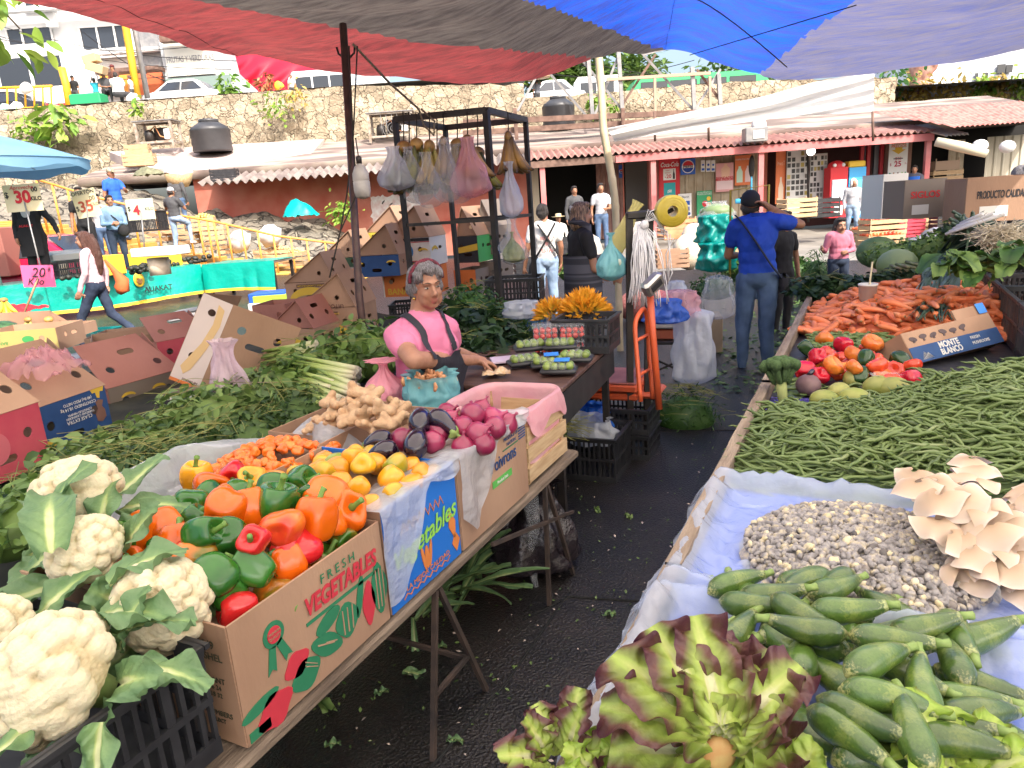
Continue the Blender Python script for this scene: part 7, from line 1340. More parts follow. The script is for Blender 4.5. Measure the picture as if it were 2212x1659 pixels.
YC=[pm('yellow chili skin',(.72,.32,.012),(.6,.22,.01),scale=8,rough=.28,coat=.3,rvar=.15),pm('greenish chili skin',(.66,.36,.015),(.22,.27,.02),scale=7,rough=.28,coat=.3,rvar=.15,lo=.45,hi=.6)]
cm=[proto(pepper_mb(.07,.035,3+i%2,i,.10,.4),YC[i==2]) for i in range(3)]
S=[]
for ix in range(6):
 for iy in range(5):
  x=lerp(-1.70,-1.26,ix/5);y=lerp(1.53,1.86,iy/4);S.append(mv(x+rg.uniform(-.02,.02),y+rg.uniform(-.02,.02),.90+.05*math.sin(PI*ix/5)*math.sin(PI*iy/4)+rg.uniform(-.01,.02))@rot_any()@sc(rg.uniform(.95,1.2)))
for k in range(3):many('yellow_chili',['smooth yellow orange chili in the cobalt box','rounder yellow orange chili in the cobalt box','greenish yellow chili in the cobalt box'][k],'chili','yellow chilies in the cobalt box',cm[k],S[k::3] if k<2 else S[2::3])
hb=proto(pepper_mb(.042,.017,3,2,.2,.4),pm('habanero skin',(.72,.12,.012),(.68,.20,.02),scale=20,rough=.3,coat=.25,rvar=.15));S=[]
for k in range(150):
 x,y=rg.uniform(-2.08,-1.76),rg.uniform(1.55,1.99);S.append(mv(x,y,.885+.06*math.sin(PI*(x+2.1)/.36)*math.sin(PI*(y-1.53)/.48)+rg.uniform(-.012,.012))@rot_any()@sc(rg.uniform(.8,1.15)))
many('habanero','small wrinkled orange habanero in the white lined box','chili','habaneros in the white lined box',hb,S)
GIN=pm('ginger skin',(.40,.24,.13),(.52,.35,.21),scale=30,rough=.75,bump=.5,bscale=70,rvar=.08)
def ginger(seed):
 g=random.Random(seed);mb=MB();P=Vector((0,0,0));d=Vector((1,0,0))
 for k in range(6):
  mb.ell(P,(.024*g.uniform(.8,1.2),.019,.018),nu=10,nv=7)
  for q in range(2):b=P+Vector((g.uniform(-.03,.03),g.choice((-1,1))*g.uniform(.018,.042),g.uniform(-.005,.028)));mb.tube([P,b],[.015,.012],8);mb.ell(b,.0135,nu=8,nv=6)
  P=P+Vector((g.uniform(.022,.032),g.uniform(-.02,.02),g.uniform(-.006,.008)))
 me=remesh(mb,.005,2,'ginger_root');me.materials.append(GIN);me.polygons.foreach_set('use_smooth',[True]*len(me.polygons));return me
gm=[ginger(k) for k in range(4)]
for k,(u,v,z,a,s_,lab) in enumerate(((742,872,1.0,.2,1.3,'ginger root topmost at the left of its box'),(820,878,1.0,2.6,1.5,'large knobbly ginger root at the top right of its box'),(735,900,.96,1.0,1.2,'ginger root low at the left front of its box'),(785,905,.97,.4,1.35,'ginger root in the middle of its box'),(845,905,.97,2.2,1.3,'ginger root at the right side of its box'),(800,925,.93,2.9,1.3,'ginger root at the front above the eggplants'),(770,885,.97,1.6,1.2,'ginger root behind the middle one'),(700,925,.92,.1,1.1,'ginger root half under the white film'))):
 tag(link('ginger_root',gm[k%4],None,mv(*gz(u,v,z))@rotz(a)@rotx(.3*(k%2))@mv(-.06*s_,0,0)@sc(s_)),lab,'ginger')
EGP=pm('eggplant skin',(.010,.004,.014),(.018,.006,.022),scale=4,rough=.16,coat=.5);CAL=pm('calyx green',(.16,.25,.06),(.25,.33,.1),scale=18,rough=.6)
def eggplant(label,a,b,z0,z1,s_=1.):
 A,B_=gz(*a,z0),gz(*b,z1);L=(B_-A).length;r=root('eggplant',label,'eggplant',aim(A,B_-A));mb=MB();P=[(0,.035*math.sin(PI*t)*.5,t*L) for t in [k/14 for k in range(15)]];mb.tube(P,[.036*s_*k for k in (.12,.55,.83,.97,1.03,1.05,1.03,.98,.9,.82,.74,.67,.6,.5,.2)],18);mb.build('body',EGP,r)
 mb=MB();mb.lathe([(.024*s_,L*.90),(.022*s_,L*.97),(.012*s_,L*1.03),(.006,L*1.04),(.006,L*1.16),(.004,L*1.17)],14,fn= lambda q,k:1+.25*math.cos(5*q)*(1-k));mb.build('calyx',CAL,r)
eggplant('eggplant lying at the back left beside the ginger',(850,952),(785,970),.945,.93);eggplant('eggplant lying parallel in front of the back left one',(862,975),(795,995),.94,.92);eggplant('eggplant pointing down over the blue box rim',(893,992),(912,930),.93,.98,1.15);eggplant('short fat eggplant behind the upright one',(905,930),(915,898),1.0,.99,1.2);eggplant('eggplant with a green calyx beside the onions',(925,900),(985,938),1.02,.97,1.0)
ONI=pm('red onion skin',(.19,.008,.045),(.34,.035,.10),scale=6,rough=.28,coat=.25,rvar=.2,stretch=(1,1,.15));mb=MB();mb.lathe([(.002,-.041),(.010,-.039),(.026,-.032),(.04,-.012),(.043,.004),(.037,.022),(.022,.034),(.009,.042),(.004,.052),(.006,.062)],22,cap=True);om=proto(mb,ONI)
for k,(u,v,z,lab) in enumerate(((1000,922,.98,'in the centre of the onion heap'),(1032,938,.96,'with a dry tip at the front of the heap'),(1000,966,.93,'lowest at the front by the poivrons box rim'),(935,955,.95,'pale and beside the upright eggplant'),(870,950,.94,'between the eggplants'),(1020,897,1.0,'largest at the top back of the heap'),(965,893,.99,'at the back by the ginger bag'),(1062,905,.97,'at the back right of the heap'),(1068,925,.95,'at the right end of the heap'),(1092,915,.93,'tucked by the pink lined crate'),(972,905,1.0,'small on top behind the calyx'),(948,935,.97,'dark behind the pale one'),(1045,960,.93,'against the white film'),(1040,885,.98,'wrapped in film at the back'))):
 tag(link('red_onion',om,None,mv(*gz(u,v,z))@Euler((rg.uniform(-1.3,1.3),rg.uniform(-1,1),rg.uniform(0,6))).to_matrix().to_4x4()@sc(rg.uniform(.95,1.12)*(.8 if 'small' in lab else 1))),'red onion '+lab,'onion')
def drape(name,label,y0,y1,drop,mat=BAGW,x=XB,back=.22,seed=0,z=.935):
 mb=MB()
 def f(a,b):
  y=lerp(y0,y1,a)+.015*NZ.noise((a*4,b*5,seed));d=drop(a)
  if b<.4:t=b/.4;return (x-back*(1-t)+.012,y,z-.06*(1-t)**2+.012*NZ.noise((a*9,t*5,seed)))
  t=(b-.4)/.6;return (x+.014+.016*NZ.noise((a*7,t*1.5,seed))+.012*abs(math.sin(a*11+seed)),y+.02*t*math.sin(a*5),z-d*t)
 mb.grid(f,30,26);return tag(mb.build(name,mat),label,'plastic film')
drape('plastic_film','white film hanging over the front of the cobalt blue box',1.46,1.92,lambda a:lerp(.30,.03,sm(0,.6,a))+.02*math.sin(a*9),BAGW,seed=1);drape('plastic_film','white film hanging down over the poivrons box front',1.90,2.47,lambda a:.04+.27*max(0,1-abs(a-.12)/.38),BAGW,seed=4,z=.94)
mb=MB();mb.grid( lambda a,b:(lerp(-2.22,-2.08,a)+.02*math.sin(b*20),lerp(1.12,2.1,b),.82+.15*math.sin(PI*min(1,b+.1)*.9)*sm(1,.3,a)+.025*NZ.noise((a*5,b*9,2))),14,40);tag(mb.build('plastic_film',BAGW),'white film rising along the back of the pepper boxes','plastic film')
mb=MB();mb.grid( lambda a,b:(lerp(-2.08,-1.72,a),2.03+.03*math.sin(a*9)+.05*b,.86+.11*b*math.sin(PI*min(1,a+.1))+.02*NZ.noise((a*8,b*5,9))),24,10);tag(mb.build('plastic_film',BAGW),'crumpled white film between the habaneros and the ginger','plastic film')
MC=mv(-1.42,2.71,ZB);crate('old wooden crate with a pink plastic liner at the end of the trestle table',MC@rotz(PI/2),.42,.40,.27,fill=None)
mb=MB();mb.grid( lambda a,b:(math.copysign(abs(math.cos(a*2*PI))**.3,math.cos(a*2*PI))*(.19+.03*sm(.7,1,b)+.015*NZ.noise((a*12,b*4,1))),math.copysign(abs(math.sin(a*2*PI))**.3,math.sin(a*2*PI))*(.20+.03*sm(.7,1,b)),.08+.26*min(1,b/.8)-.14*max(0,b-.8)/.2*(.6+.4*math.sin(a*21))),70,14,closeu=True);tag(mb.build('pink_liner',pm('pink plastic liner',(.72,.34,.40),(.75,.45,.48),scale=6,rough=.35,trans=.3,bump=.5,bscale=15),M=MC),'pink plastic liner folded over the wooden crate','liner')
p=gz(835,862,.86);bag('sugar_bag','knotted pink plastic bag behind the ginger',mv(p.x,p.y,.82)@rotz(.4),.23,.235,.2,film('rose bag film',(.85,.34,.42),.9,.2,.8,26.),88,.16,.55,crumple=.16)
p=gz(935,872,.86);bag('root_bag','bluish clear plastic bag opened around turmeric roots',mv(p.x,p.y,.84),.27,.17,.25,film('aqua film',(.25,.62,.68),.62,.15,.8,22.),92,.85,.12,crumple=.12)
S=[mv(p.x+rg.gauss(0,.05),p.y+rg.gauss(0,.05),.90+.05*rg.random()+.05)@rot_any() for k in range(70)];mb=MB();t_=MB();t_.tube([(-.02,0,0),(0,.004,0),(.022,0,.004)],[.006,.010,.006],6);scatter(mb,(np.concatenate(t_.V),t_.Fc),S);tag(mb.build('turmeric_roots',pm('turmeric',(.34,.13,.05),(.5,.25,.12),scale=40)),'brown turmeric roots heaped in the bluish bag','turmeric',None,'stuff')
carton('small open kraft carton of garlic beside the turmeric bag',0,0,1,.2,.2,.12,0,KR,holes=False,M=mv(-1.66,2.98,.66)@rotz(.5));bag('garlic_bag','clear bag of purple garlic beside the turmeric bag',mv(-1.60,3.02,.70),.17,.10,.14,BAG,95,.6,.1)
# cauliflowers in the near black crate
crate2('black plastic crate of cauliflowers at the near end of the trestle table',mv(-1.52,.62,.62)@rotz(0),.60,.50,.27)
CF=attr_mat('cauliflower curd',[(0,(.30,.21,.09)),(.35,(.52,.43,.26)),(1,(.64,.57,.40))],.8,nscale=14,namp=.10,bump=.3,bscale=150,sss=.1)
def curd(name,par,rr,seed,X):
 g=random.Random(seed);N_=46;cs_=[]
 for k in range(N_*2):
  z=1-2*(k+.5)/(N_*2);a=k*2.39996+g.uniform(-.25,.25);q=math.sqrt(max(0,1-z*z))
  if z>-.35:cs_.append(((q*math.cos(a),q*math.sin(a),z+g.uniform(-.05,.05)),g.uniform(.18,.30)))
 Cn=np.array([c for c,_ in cs_]);Cr=np.array([q for _,q in cs_]);F2=np.array([(math.sqrt(1-z*z)*math.cos(a),math.sqrt(1-z*z)*math.sin(a),z) for z,a in [(1-2*(k+.5)/900,k*2.39996) for k in range(900)]])
 nu,nv=120,66;V=[];Wt=[]
 for j in range(nv):
  th=PI*.68*j/(nv-1)
  for i in range(nu):
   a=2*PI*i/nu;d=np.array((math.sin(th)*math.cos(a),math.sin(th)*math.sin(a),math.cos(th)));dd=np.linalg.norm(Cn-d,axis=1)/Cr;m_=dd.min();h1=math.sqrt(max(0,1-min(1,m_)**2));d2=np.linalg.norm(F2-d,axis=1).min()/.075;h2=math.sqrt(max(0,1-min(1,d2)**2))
   k=rr*(.86+.13*h1+.036*h2+.05*NZ.noise((d[0]*1.6+seed,d[1]*1.6,d[2]*1.6)));V.append(d*k*np.array((1,1,.86)));Wt.append(.1+.65*h1+.25*h2)  # w falls in the creases, putting their shade into the curd colour
 Fs=[(j*nu+i,(j+1)*nu+i,(j+1)*nu+(i+1)%nu,j*nu+(i+1)%nu) for j in range(nv-1) for i in range(nu)]
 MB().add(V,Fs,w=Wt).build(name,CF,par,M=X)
CLF=attr_mat('cauliflower leaf',[(0,(.58,.62,.34)),(.14,(.42,.52,.2)),(.3,(.20,.32,.12)),(.65,(.11,.21,.085)),(1,(.16,.26,.12))],.5,trans=.2,nscale=22,namp=.2,bump=.6,bscale=45)
def bigleaf(name,par,mat,L,Wd,M,curl=.5,ruff=.02,freq=9,seed=0,nu=17,nv=26,rib=.012,twist=0.,wexp=.7,base=.15,tear=0.):
 mb=MB()
 def f(a,b):
  e=(a-.5)*2;w_=Wd/2*(base+(1-base)*math.sin(PI*min(1,b*.86+.04))**wexp)*(1+.10*NZ.noise((b*6,seed,1))+tear*NZ.noise((b*14,e*.6,seed)));th=curl*b*1.6;y=L*math.sin(th)/max(.05,curl*1.6) if curl else L*b;z=L*(1-math.cos(th))/max(.05,curl*1.6)*-1 if curl else 0
  q=abs(e)**1.5;rf=ruff*q*(math.sin(b*freq*6.28+seed+2.5*e)+.6*math.sin(b*freq*9.7+seed*2+e*3));k=.15*w_*e*e
  return (e*w_*(1-.15*q)+twist*b*L,y+.3*rf*q,z+k+rf-rib*math.exp(-e*e*40)*(1-b)+.0025*math.sin(b*34-abs(e)*9)*min(1,abs(e)*3))
 mb.grid(f,nu,nv,w= lambda a,b:min(1,max(0,.08+.95*(abs(a-.5)*2)**.8*.62+.34*b+(.0 if abs(a-.5)>.09 else -.5*(1-b)))));return mb.build(name,mat,par,M=M)
def cauli(label,c,rr,tilt,seed,n=7,Ls=.26):
 g=random.Random(seed);rr*=1.15;r=root('cauliflower',label,'cauliflower',mv(*c)@tilt);curd('curd',r,rr,seed,Matrix())
 for k in range(n):
  a=2*PI*k/n+g.uniform(-.3,.3);bigleaf('leaf',r,CLF,Ls*g.uniform(.5,.85),.10*g.uniform(.8,1.2),rotz(a)@mv(0,rr*.6,-rr*.7)@rotx(g.uniform(.0,.8)),g.uniform(.1,.7),.011,1.5,seed+k,base=.3,rib=.012)
 MB().tube([(0,0,-rr*.9),(0,0,-rr*.3)],[.03,.045],12).build('stem',CAL,r)
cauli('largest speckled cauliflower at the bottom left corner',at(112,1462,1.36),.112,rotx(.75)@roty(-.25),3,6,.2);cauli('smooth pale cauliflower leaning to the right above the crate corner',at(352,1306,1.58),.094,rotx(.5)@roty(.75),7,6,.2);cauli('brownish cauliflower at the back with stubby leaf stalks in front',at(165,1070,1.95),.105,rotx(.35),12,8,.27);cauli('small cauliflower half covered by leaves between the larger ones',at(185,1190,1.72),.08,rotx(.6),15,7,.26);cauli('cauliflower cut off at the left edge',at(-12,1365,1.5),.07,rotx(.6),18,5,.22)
for k,(u,v,t,L,Wd,rz_,rx_,lab) in enumerate(((60,1200,1.75,.34,.10,-.5,1.1,'long pale leaf stalk standing at the left of the cauliflowers'),(110,1190,1.6,.34,.2,.5,.6,'broad grey green leaf spread behind the front cauliflower'),(210,1330,1.5,.24,.17,-1.9,.5,'curled leaf between the two front cauliflowers'),(230,1260,1.55,.22,.16,-1.2,.6,'dark leaf over the smooth cauliflower'),(290,1440,1.38,.2,.13,-1.7,.1,'leaf hanging over the crate corner'),(215,1560,1.2,.22,.11,PI,-.9,'bright leaf hanging down the front of the crate'),(60,1570,1.25,.2,.14,2.6,-.1,'leaf under the largest cauliflower'),(250,1370,1.45,.2,.1,-1.4,.4,'yellow green rib lying on the smooth cauliflower'))):
 o_=bigleaf('cauliflower_leaf',None,CLF,L*.8,Wd*.72,mv(*at(u,v,t))@rotz(PHI+rz_)@rotx(rx_),.5,.014,1.6,k,21,40,base=.3);tag(o_,lab,'leaf')
# herbs piled on the middle stand
mb=MB();mb.grid( lambda a,b:(lerp(-4.6,-2.02,a),lerp(.7,5.6,b),.55+.28*(1-a)*sm(0,.3,b)+.04*fbm((a*4,b*6,0))+(-.5 if a>.97 else 0)),30,40);r_=mb.build('herb_stand',pm('dark sacking',(.02,.022,.015),(.05,.05,.03),scale=6,rough=.9));tag(r_,'low stand covered in dark sacking beneath the herbs','stand')
HB={'p':leafmat('purslane leaf',(.045,.10,.025),(.22,.32,.09),trans=.2),'d':leafmat('dark herb leaf',(.02,.05,.012),(.10,.17,.045),trans=.2),'c':leafmat('celery leaf',(.04,.10,.02),(.20,.31,.07),trans=.25),'s':leafmat('spinach leaf',(.008,.025,.01),(.035,.08,.025),trans=.15),'k':leafmat('parsley leaf',(.015,.055,.01),(.07,.16,.03),trans=.25)};STK=leafmat('herb stalk',(.16,.18,.04),(.34,.32,.10),trans=.1)
def herb(label,c,kind,rad=.2,n=420,leaf=.035,aniso=(1.3,1,.55),seed=0,stalks=40,name='herb_bundle',a=0.,cat='herbs',tpl=None,slen=.2):
 g=random.Random(seed);r=root(name,label,cat,mv(*c)@rotz(a));T_=[]
 for k in range(n):
  d=Vector((g.gauss(0,1),g.gauss(0,1),g.gauss(0,1))).normalized();q=g.uniform(.55,1.05);P=Vector((d.x*rad*aniso[0]*q,d.y*rad*aniso[1]*q,abs(d.z)*rad*aniso[2]*q));T_.append(mv(*P)@Euler((g.gauss(-.3,.6),g.gauss(0,.5),g.uniform(0,6.3))).to_matrix().to_4x4()@sc(leaf*g.uniform(.6,1.4)))
 mb=MB();mb.ell((0,0,0),(rad*aniso[0]*.75,rad*aniso[1]*.75,rad*aniso[2]*.7));scatter(mb,tpl or leaf_tpl(1,.55,3),T_);mb.build('leaves',HB[kind],r)
 if stalks:
  mb=MB()
  for k in range(stalks):th=g.uniform(0,6.3);q=g.uniform(.3,1.05);P=Vector((math.cos(th)*rad*aniso[0]*q,math.sin(th)*rad*aniso[1]*q,rad*aniso[2]*math.sqrt(max(0,1.1-q*q))));d=Vector((g.gauss(.8,.3),g.gauss(.0,.4),g.gauss(.0,.2)))*slen;mb.tube([P-d*.5,P+Vector((0,0,.01)),P+d*.5],.0016,4)
  mb.build('stalks',STK,r)
HL=[(120,1040,2.75,'d','dark matted herbs behind the back cauliflower'),(262,1000,2.85,'d','dark thin stemmed herbs behind the cauliflower leaves'),(400,965,3.0,'d','thin stemmed herbs beside the pepper box film'),(540,925,3.25,'d','dark needle like herb bundle in front of the celery'),(640,880,3.5,'d','dark trimmed herb bundle beside the celery bases'),(215,965,3.05,'p','purslane heap in front of the navy carton'),(320,930,3.2,'p','broad leaved purslane right of the navy carton'),(430,885,3.45,'p','purslane below the small black and green carton'),(545,850,3.7,'p','purslane behind the clear bag'),(630,810,3.9,'c','bushy celery tops behind the clear bag'),(700,770,4.2,'c','celery leaf heap below the premium carton'),(790,735,4.4,'c','celery leaves beside the vendor'),(40,1075,2.5,'c','leafy herbs at the left edge below the raspberry carton'),(840,700,4.7,'s','dark leaf bundle right behind the vendor'),(1000,650,4.9,'s','dark glossy chard behind the vendor head'),(1050,705,4.6,'s','dark glossy leaves at the vendor shoulder'),(1010,600,5.4,'k','tall parsley bundle beside the cartons'),(1065,640,5.2,'k','parsley bundle hanging below the rack'),(1120,715,4.8,'d','fine dill bundle behind the green tomatillo trays'),(1085,675,5.0,'k','herb bundle behind the tomato boxes')]
for i,(u,v,t,k,lab) in enumerate(HL):P=at(u,v,t);herb(lab,P-Vector((0,0,.10 if i<13 else .26 if k!='s' else .20)),k,.23+.01*(i%4),750 if k in 'dk' else 520,.034 if k in 'dk' else .06 if k!='s' else .10,(1.25,1,(.65 if t<3.4 or k=='s' else .9) if k!='k' else 1.0),i,34 if k=='d' else 14,a=i*.7)
CEL=attr_mat('celery stalk',[(0,(.55,.50,.36)),(.18,(.50,.52,.28)),(.6,(.30,.38,.10)),(1,(.14,.22,.04))],.45,nscale=10,namp=.06)
for i,(a,b,t,lab) in enumerate((((772,808),(640,786),3.75,'topmost celery bunch with its pale base to the right'),((765,842),(690,815),3.6,'celery base at the lower right of the bunches'),((725,838),(650,820),3.65,'celery bunch below the topmost one'),((735,872),(680,850),3.45,'lowest celery base near the ginger'),((690,750),(575,775),4.2,'pale fluted celery bunch at the back'))):
 A,B_=at(*a,t),at(*b,t+.12);L=(B_-A).length;mb=MB()
 for k in range(14):q=k*2.4;rr=.042*math.sqrt((k+.5)/14);mb.tube([(rr*math.cos(q)*(.9+.5*s_),rr*math.sin(q)*(.9+.5*s_),s_*L) for s_ in (0,.3,.65,1)],[.016,.015,.011,.006],8)
 tag(mb.build('celery',CEL,M=aim(A,B_-A)),lab,'celery')
# right table: beans, corn, mushrooms, squash, lettuce
rg=random.Random(23)
def edgef(x,y,x0,x1,y0,y1,m=.12):return sm(0,m,x-x0)*sm(0,m,x1-x)*sm(0,m,y-y0)*sm(0,m,y1-y)
def zbean(x,y):y0,y1=2.46+.02*x,3.42+.75*sm(-.2,.9,x);return ZT+.01+(.05+.17*sm(-.3,.75,x)*math.sin(PI*max(0,min(1,(y-y0)/(y1-y0))))**.6)*edgef(x,y,-.43,1.5,y0,y1,.10)+.018*NZ.noise((x*5,y*5,1))
BEAN=attr_mat('green bean',[(0,(.08,.12,.04)),(.08,(.085,.13,.032)),(.9,(.12,.165,.048)),(1,(.18,.22,.09))],.5,nscale=14,namp=.05,rvar=.28)
def bean(k):
 g=random.Random(k);P=[Vector((x,g.uniform(-.3,1)*.028*math.sin(PI*(x+.07)/.14),g.uniform(-.6,.6)*.012*math.sin(2*PI*(x+.07)/.14))) for x in [-.07+.014*i for i in range(11)]];mb=MB();c1,c2=g.uniform(-.02,.03),g.uniform(-.008,.008);P=[Vector((-.088+.0176*i,c1*math.sin(PI*i/10)+.006*math.sin(i*1.3+k),c2*math.sin(PI*i/5))) for i in range(11)]
 mb.tube(P,[.0014,.0036,.0052,.0057,.006,.0056,.006,.0057,.0052,.0036,.001],6);return mb
bm=[bean(k) for k in range(8)];bme=[proto(m,BEAN) for m in bm]
def bean_X(f=1.):
 while True:
  x,y=rg.uniform(-.42,1.25),rg.uniform(2.44,4.3);z=zbean(x,y)
  if z>ZT+.035 or rg.random()<.12:return mv(x,y,z+rg.uniform(-.004,.010)*f)@rotz(rg.gauss(.25,.7))@roty(rg.gauss(0,.2))@rotx(rg.uniform(0,6.3))@sc(rg.uniform(.85,1.3))
mb=MB();mb.grid( lambda a,b:(lerp(-.42,1.5,a),lerp(2.44,4.35,b),zbean(lerp(-.42,1.5,a),lerp(2.44,4.35,b))-.012),50,50)
for k in range(8):scatter(mb,(np.concatenate(bm[k].V),bm[k].Fc),[bean_X(0) for q in range(330)])
tag(mb.build('green_beans',BEAN),'mass of green beans under the topmost ones on the right table','green beans',None,'stuff')
S=[bean_X(2.) for k in range(290)];S.sort(key= lambda m:m.translation.y)
for k in range(8):many('green_bean','green bean lying on top of the wide bean heap','green bean','green beans on top of the heap',bme[k],S[k::8])
def liner(label,x0,x1,y0,y1,rim,seed,nx=70,ny=60):
 mb=MB();P= lambda a,b:(lerp(x0,x1,a),lerp(y0,y1,b))
 def f(a,b):
  x,y=P(a,b);e=min(a/.10,(1-a)/.10,b/.16,(1-b)/.16);k=sm(1.0,.35,e);q=NZ.noise((x*5,y*5,seed));r2=1-abs(NZ.noise((x*9+q,y*9,seed+3)))*2;z=ZT+.010+.055*max(0,r2-.4)*.7+rim*k*(1+.5*q)-rim*1.1*sm(.35,0,e)*(1-.3*q)+.012*abs(fbm((x*14,y*14,seed)))
  if a<.04:z-=.03
  return (x+.02*NZ.noise((x*7,y*9,seed+1)),y+.03*NZ.noise((x*6,y*6,seed+7)),max(z,ZT+.004) if x>-.43 else z)
 mb.grid(f,nx,ny);return tag(mb.build('plastic_liner',film('milky liner film',(.68,.75,.92),.42,.12,1.,15.,.25),None),label,'plastic liner')
liner('milky plastic liner rumpled under the grey corn and mushrooms',-.50,1.1,1.60,2.47,.065,1);liner('milky plastic liner rumpled under the zucchini',-.50,1.1,.95,1.66,.07,7)
tag(MB().grid( lambda a,b:(lerp(-.4,.15,a),lerp(3.42,3.66,b)+.05*a,ZT+.006+.012*abs(fbm((a*7,b*5,3)))),20,10).build('plastic_film',film('violet film',(.12,.1,.45),.8,.2,.8,20.)),'violet plastic film flat on the table behind the beans','plastic film')
tag(MB().grid( lambda a,b:(lerp(-.41,1.,a),lerp(1.0,2.44,b),ZT+.005),4,4).build('plastic_sheet',pm('blue plastic sheet',(.03,.12,.55),rough=.35)),'blue plastic sheet showing under the corn liner','plastic sheet')  # added sheet: blue light from the tarpaulin put in as colour
def zcorn(x,y):d=math.hypot((x-.03)/.33,(y-2.02)/.33);return ZT+.02+.085*max(0,1-d*d)**.7
CORN=pm('grey corn kernel',(.15,.135,.13),(.50,.42,.28),scale=45,rough=.55,rvar=.3,lo=.3,hi=.7,c3=(.27,.25,.25));ck=MB();ck.lathe([(.001,-.008),(.006,-.006),(.0085,.001),(.006,.007),(.001,.0085)],7,M=sc(1.1,.7,1.1));cme=[proto(ck,CORN),proto(ck,pm('dark corn kernel',(.05,.045,.05),(.2,.17,.15),scale=60,rough=.5,rvar=.3)),proto(ck,pm('cream corn kernel',(.55,.45,.25),(.62,.55,.4),scale=40,rough=.5,rvar=.15))]
def corn_X(d=0):
 a,q=rg.uniform(0,6.3),math.sqrt(rg.random())*.98;x,y=.03+.32*q*math.cos(a),2.02+.32*q*math.sin(a);return mv(x,y,zcorn(x,y)+d)@rot_any()@sc(rg.uniform(.8,1.5))
mb=MB();mb.grid( lambda a,b:(.03+.33*b*math.cos(a*6.2832),2.02+.33*b*math.sin(a*6.2832),zcorn(.03+.33*b*math.cos(a*6.2832),2.02+.33*b*math.sin(a*6.2832))-.006),30,12,closeu=True);scatter(mb,(np.concatenate(ck.V),ck.Fc),[corn_X() for k in range(2600)]);tag(mb.build('corn_kernels',CORN),'grey corn kernels forming the body of the mound on the liner','corn kernels',None,'stuff')
many('corn_kernel','greyish kernel on top of the corn mound','corn kernel','kernels on top of the corn mound',cme[0],[corn_X(.006) for k in range(170)]);many('corn_kernel','blackened kernel on top of the corn mound','corn kernel','blackened kernels on the corn mound',cme[1],[corn_X(.006) for k in range(50)]);many('corn_kernel','cream coloured kernel on top of the corn mound','corn kernel','cream kernels on the corn mound',cme[2],[corn_X(.006) for k in range(120)])
OYS=attr_mat('oyster mushroom',[(0,(.40,.27,.17)),(.5,(.56,.41,.29)),(.85,(.62,.48,.38)),(1,(.68,.57,.48))],.6,trans=.15,nscale=9,namp=.2,sss=.1)
for k,(u,v,z,s_,a,lab) in enumerate(((2010,1085,.82,1.1,2.2,'oyster mushroom fan at the back left of the clump'),(2075,1060,.88,1.2,1.2,'oyster mushroom with its stalk pointing up'),(2060,1110,.86,1.3,2.8,'wide pale oyster mushroom in the middle of the clump'),(2110,1150,.87,1.35,2.4,'folded oyster mushroom at the right of the clump'),(2190,1110,.86,1.3,.8,'oyster mushroom cut off at the right edge'),(2100,1200,.82,1.2,3.0,'oyster mushroom leaning on the corn'),(2150,1240,.80,1.2,2.6,'lowest oyster mushroom near the liner fold'),(2195,1200,.82,1.3,1.8,'oyster mushroom behind the lowest one'),(2090,1255,.77,.9,3.2,'small oyster mushroom at the front'),(2200,1275,.77,1.1,2.2,'oyster mushroom low at the right edge'))):
 r=root('oyster_mushroom',lab,'mushroom',mv(*gz(u,v,z))@rotz(a)@rotx(rg.uniform(-.5,.15))@sc(s_*.74))
 for q in range(5 if s_>1 else 3):mb=MB();mb.grid( lambda s,b:((.010+.058*b)*math.sin((s-.5)*(4.4+.8*math.sin(k))+q*1.5)*(1+.10*math.sin(s*9+k)*b)+.03*(q-1),(.010+.062*b)*math.cos((s-.5)*(4.4+.8*math.sin(k))+q*1.5)-.02+.02*math.sin(q*3+k),.012*b*b*math.sin(s*5+k+q)+.035*math.cos(b*1.35)+.010*b*b*b*math.sin(s*17+k*2)+.012*q+.004*math.sin(s*26+k)*b**5),44,14,w= lambda a,b:b);mb.build('cap',OYS,r)
 MB().tube([(0,-.045,-.02),(0,-.02,-.008),(0,.01,0)],[.012,.015,.02],8).build('stalk',OYS,r)
ZUC=attr_mat('zucchini skin',[(0,(.30,.30,.12)),(.1,(.04,.085,.018)),(.3,(.075,.135,.025)),(.42,(.055,.11,.018)),(.55,(.13,.18,.035)),(.68,(.065,.12,.02)),(.9,(.04,.08,.02)),(1,(.25,.28,.1))],.3,nscale=190,namp=.22,coat=.3,rvar=.25,bump=.15,bscale=90)
def zuc(k):
 mb=MB();P=[(.010*math.sin(k)*math.sin(PI*t),.008*math.cos(k*2)*math.sin(PI*t),-.085+.17*t) for t in [i/16 for i in range(17)]];pr=[.1,.55,.85,.98,1.05,1.08,1.08,1.05,1.0,.95,.9,.84,.78,.7,.6,.5,.42];mb.tube(P,[.030*q for q in pr],18);return mb
zm=[proto(zuc(k),ZUC) for k in range(4)];zst=MB();zst.tube([(0,0,.083),(.001,0,.098),(.004,.002,.112)],[.0125,.009,.0105],6,cap=True);zst=proto(zst,CAL)
def put_zuc(X,k,label,group=None):r=root('zucchini',label,'zucchini',X,group);link('body',zm[k%4],r);link('stem',zst,r)
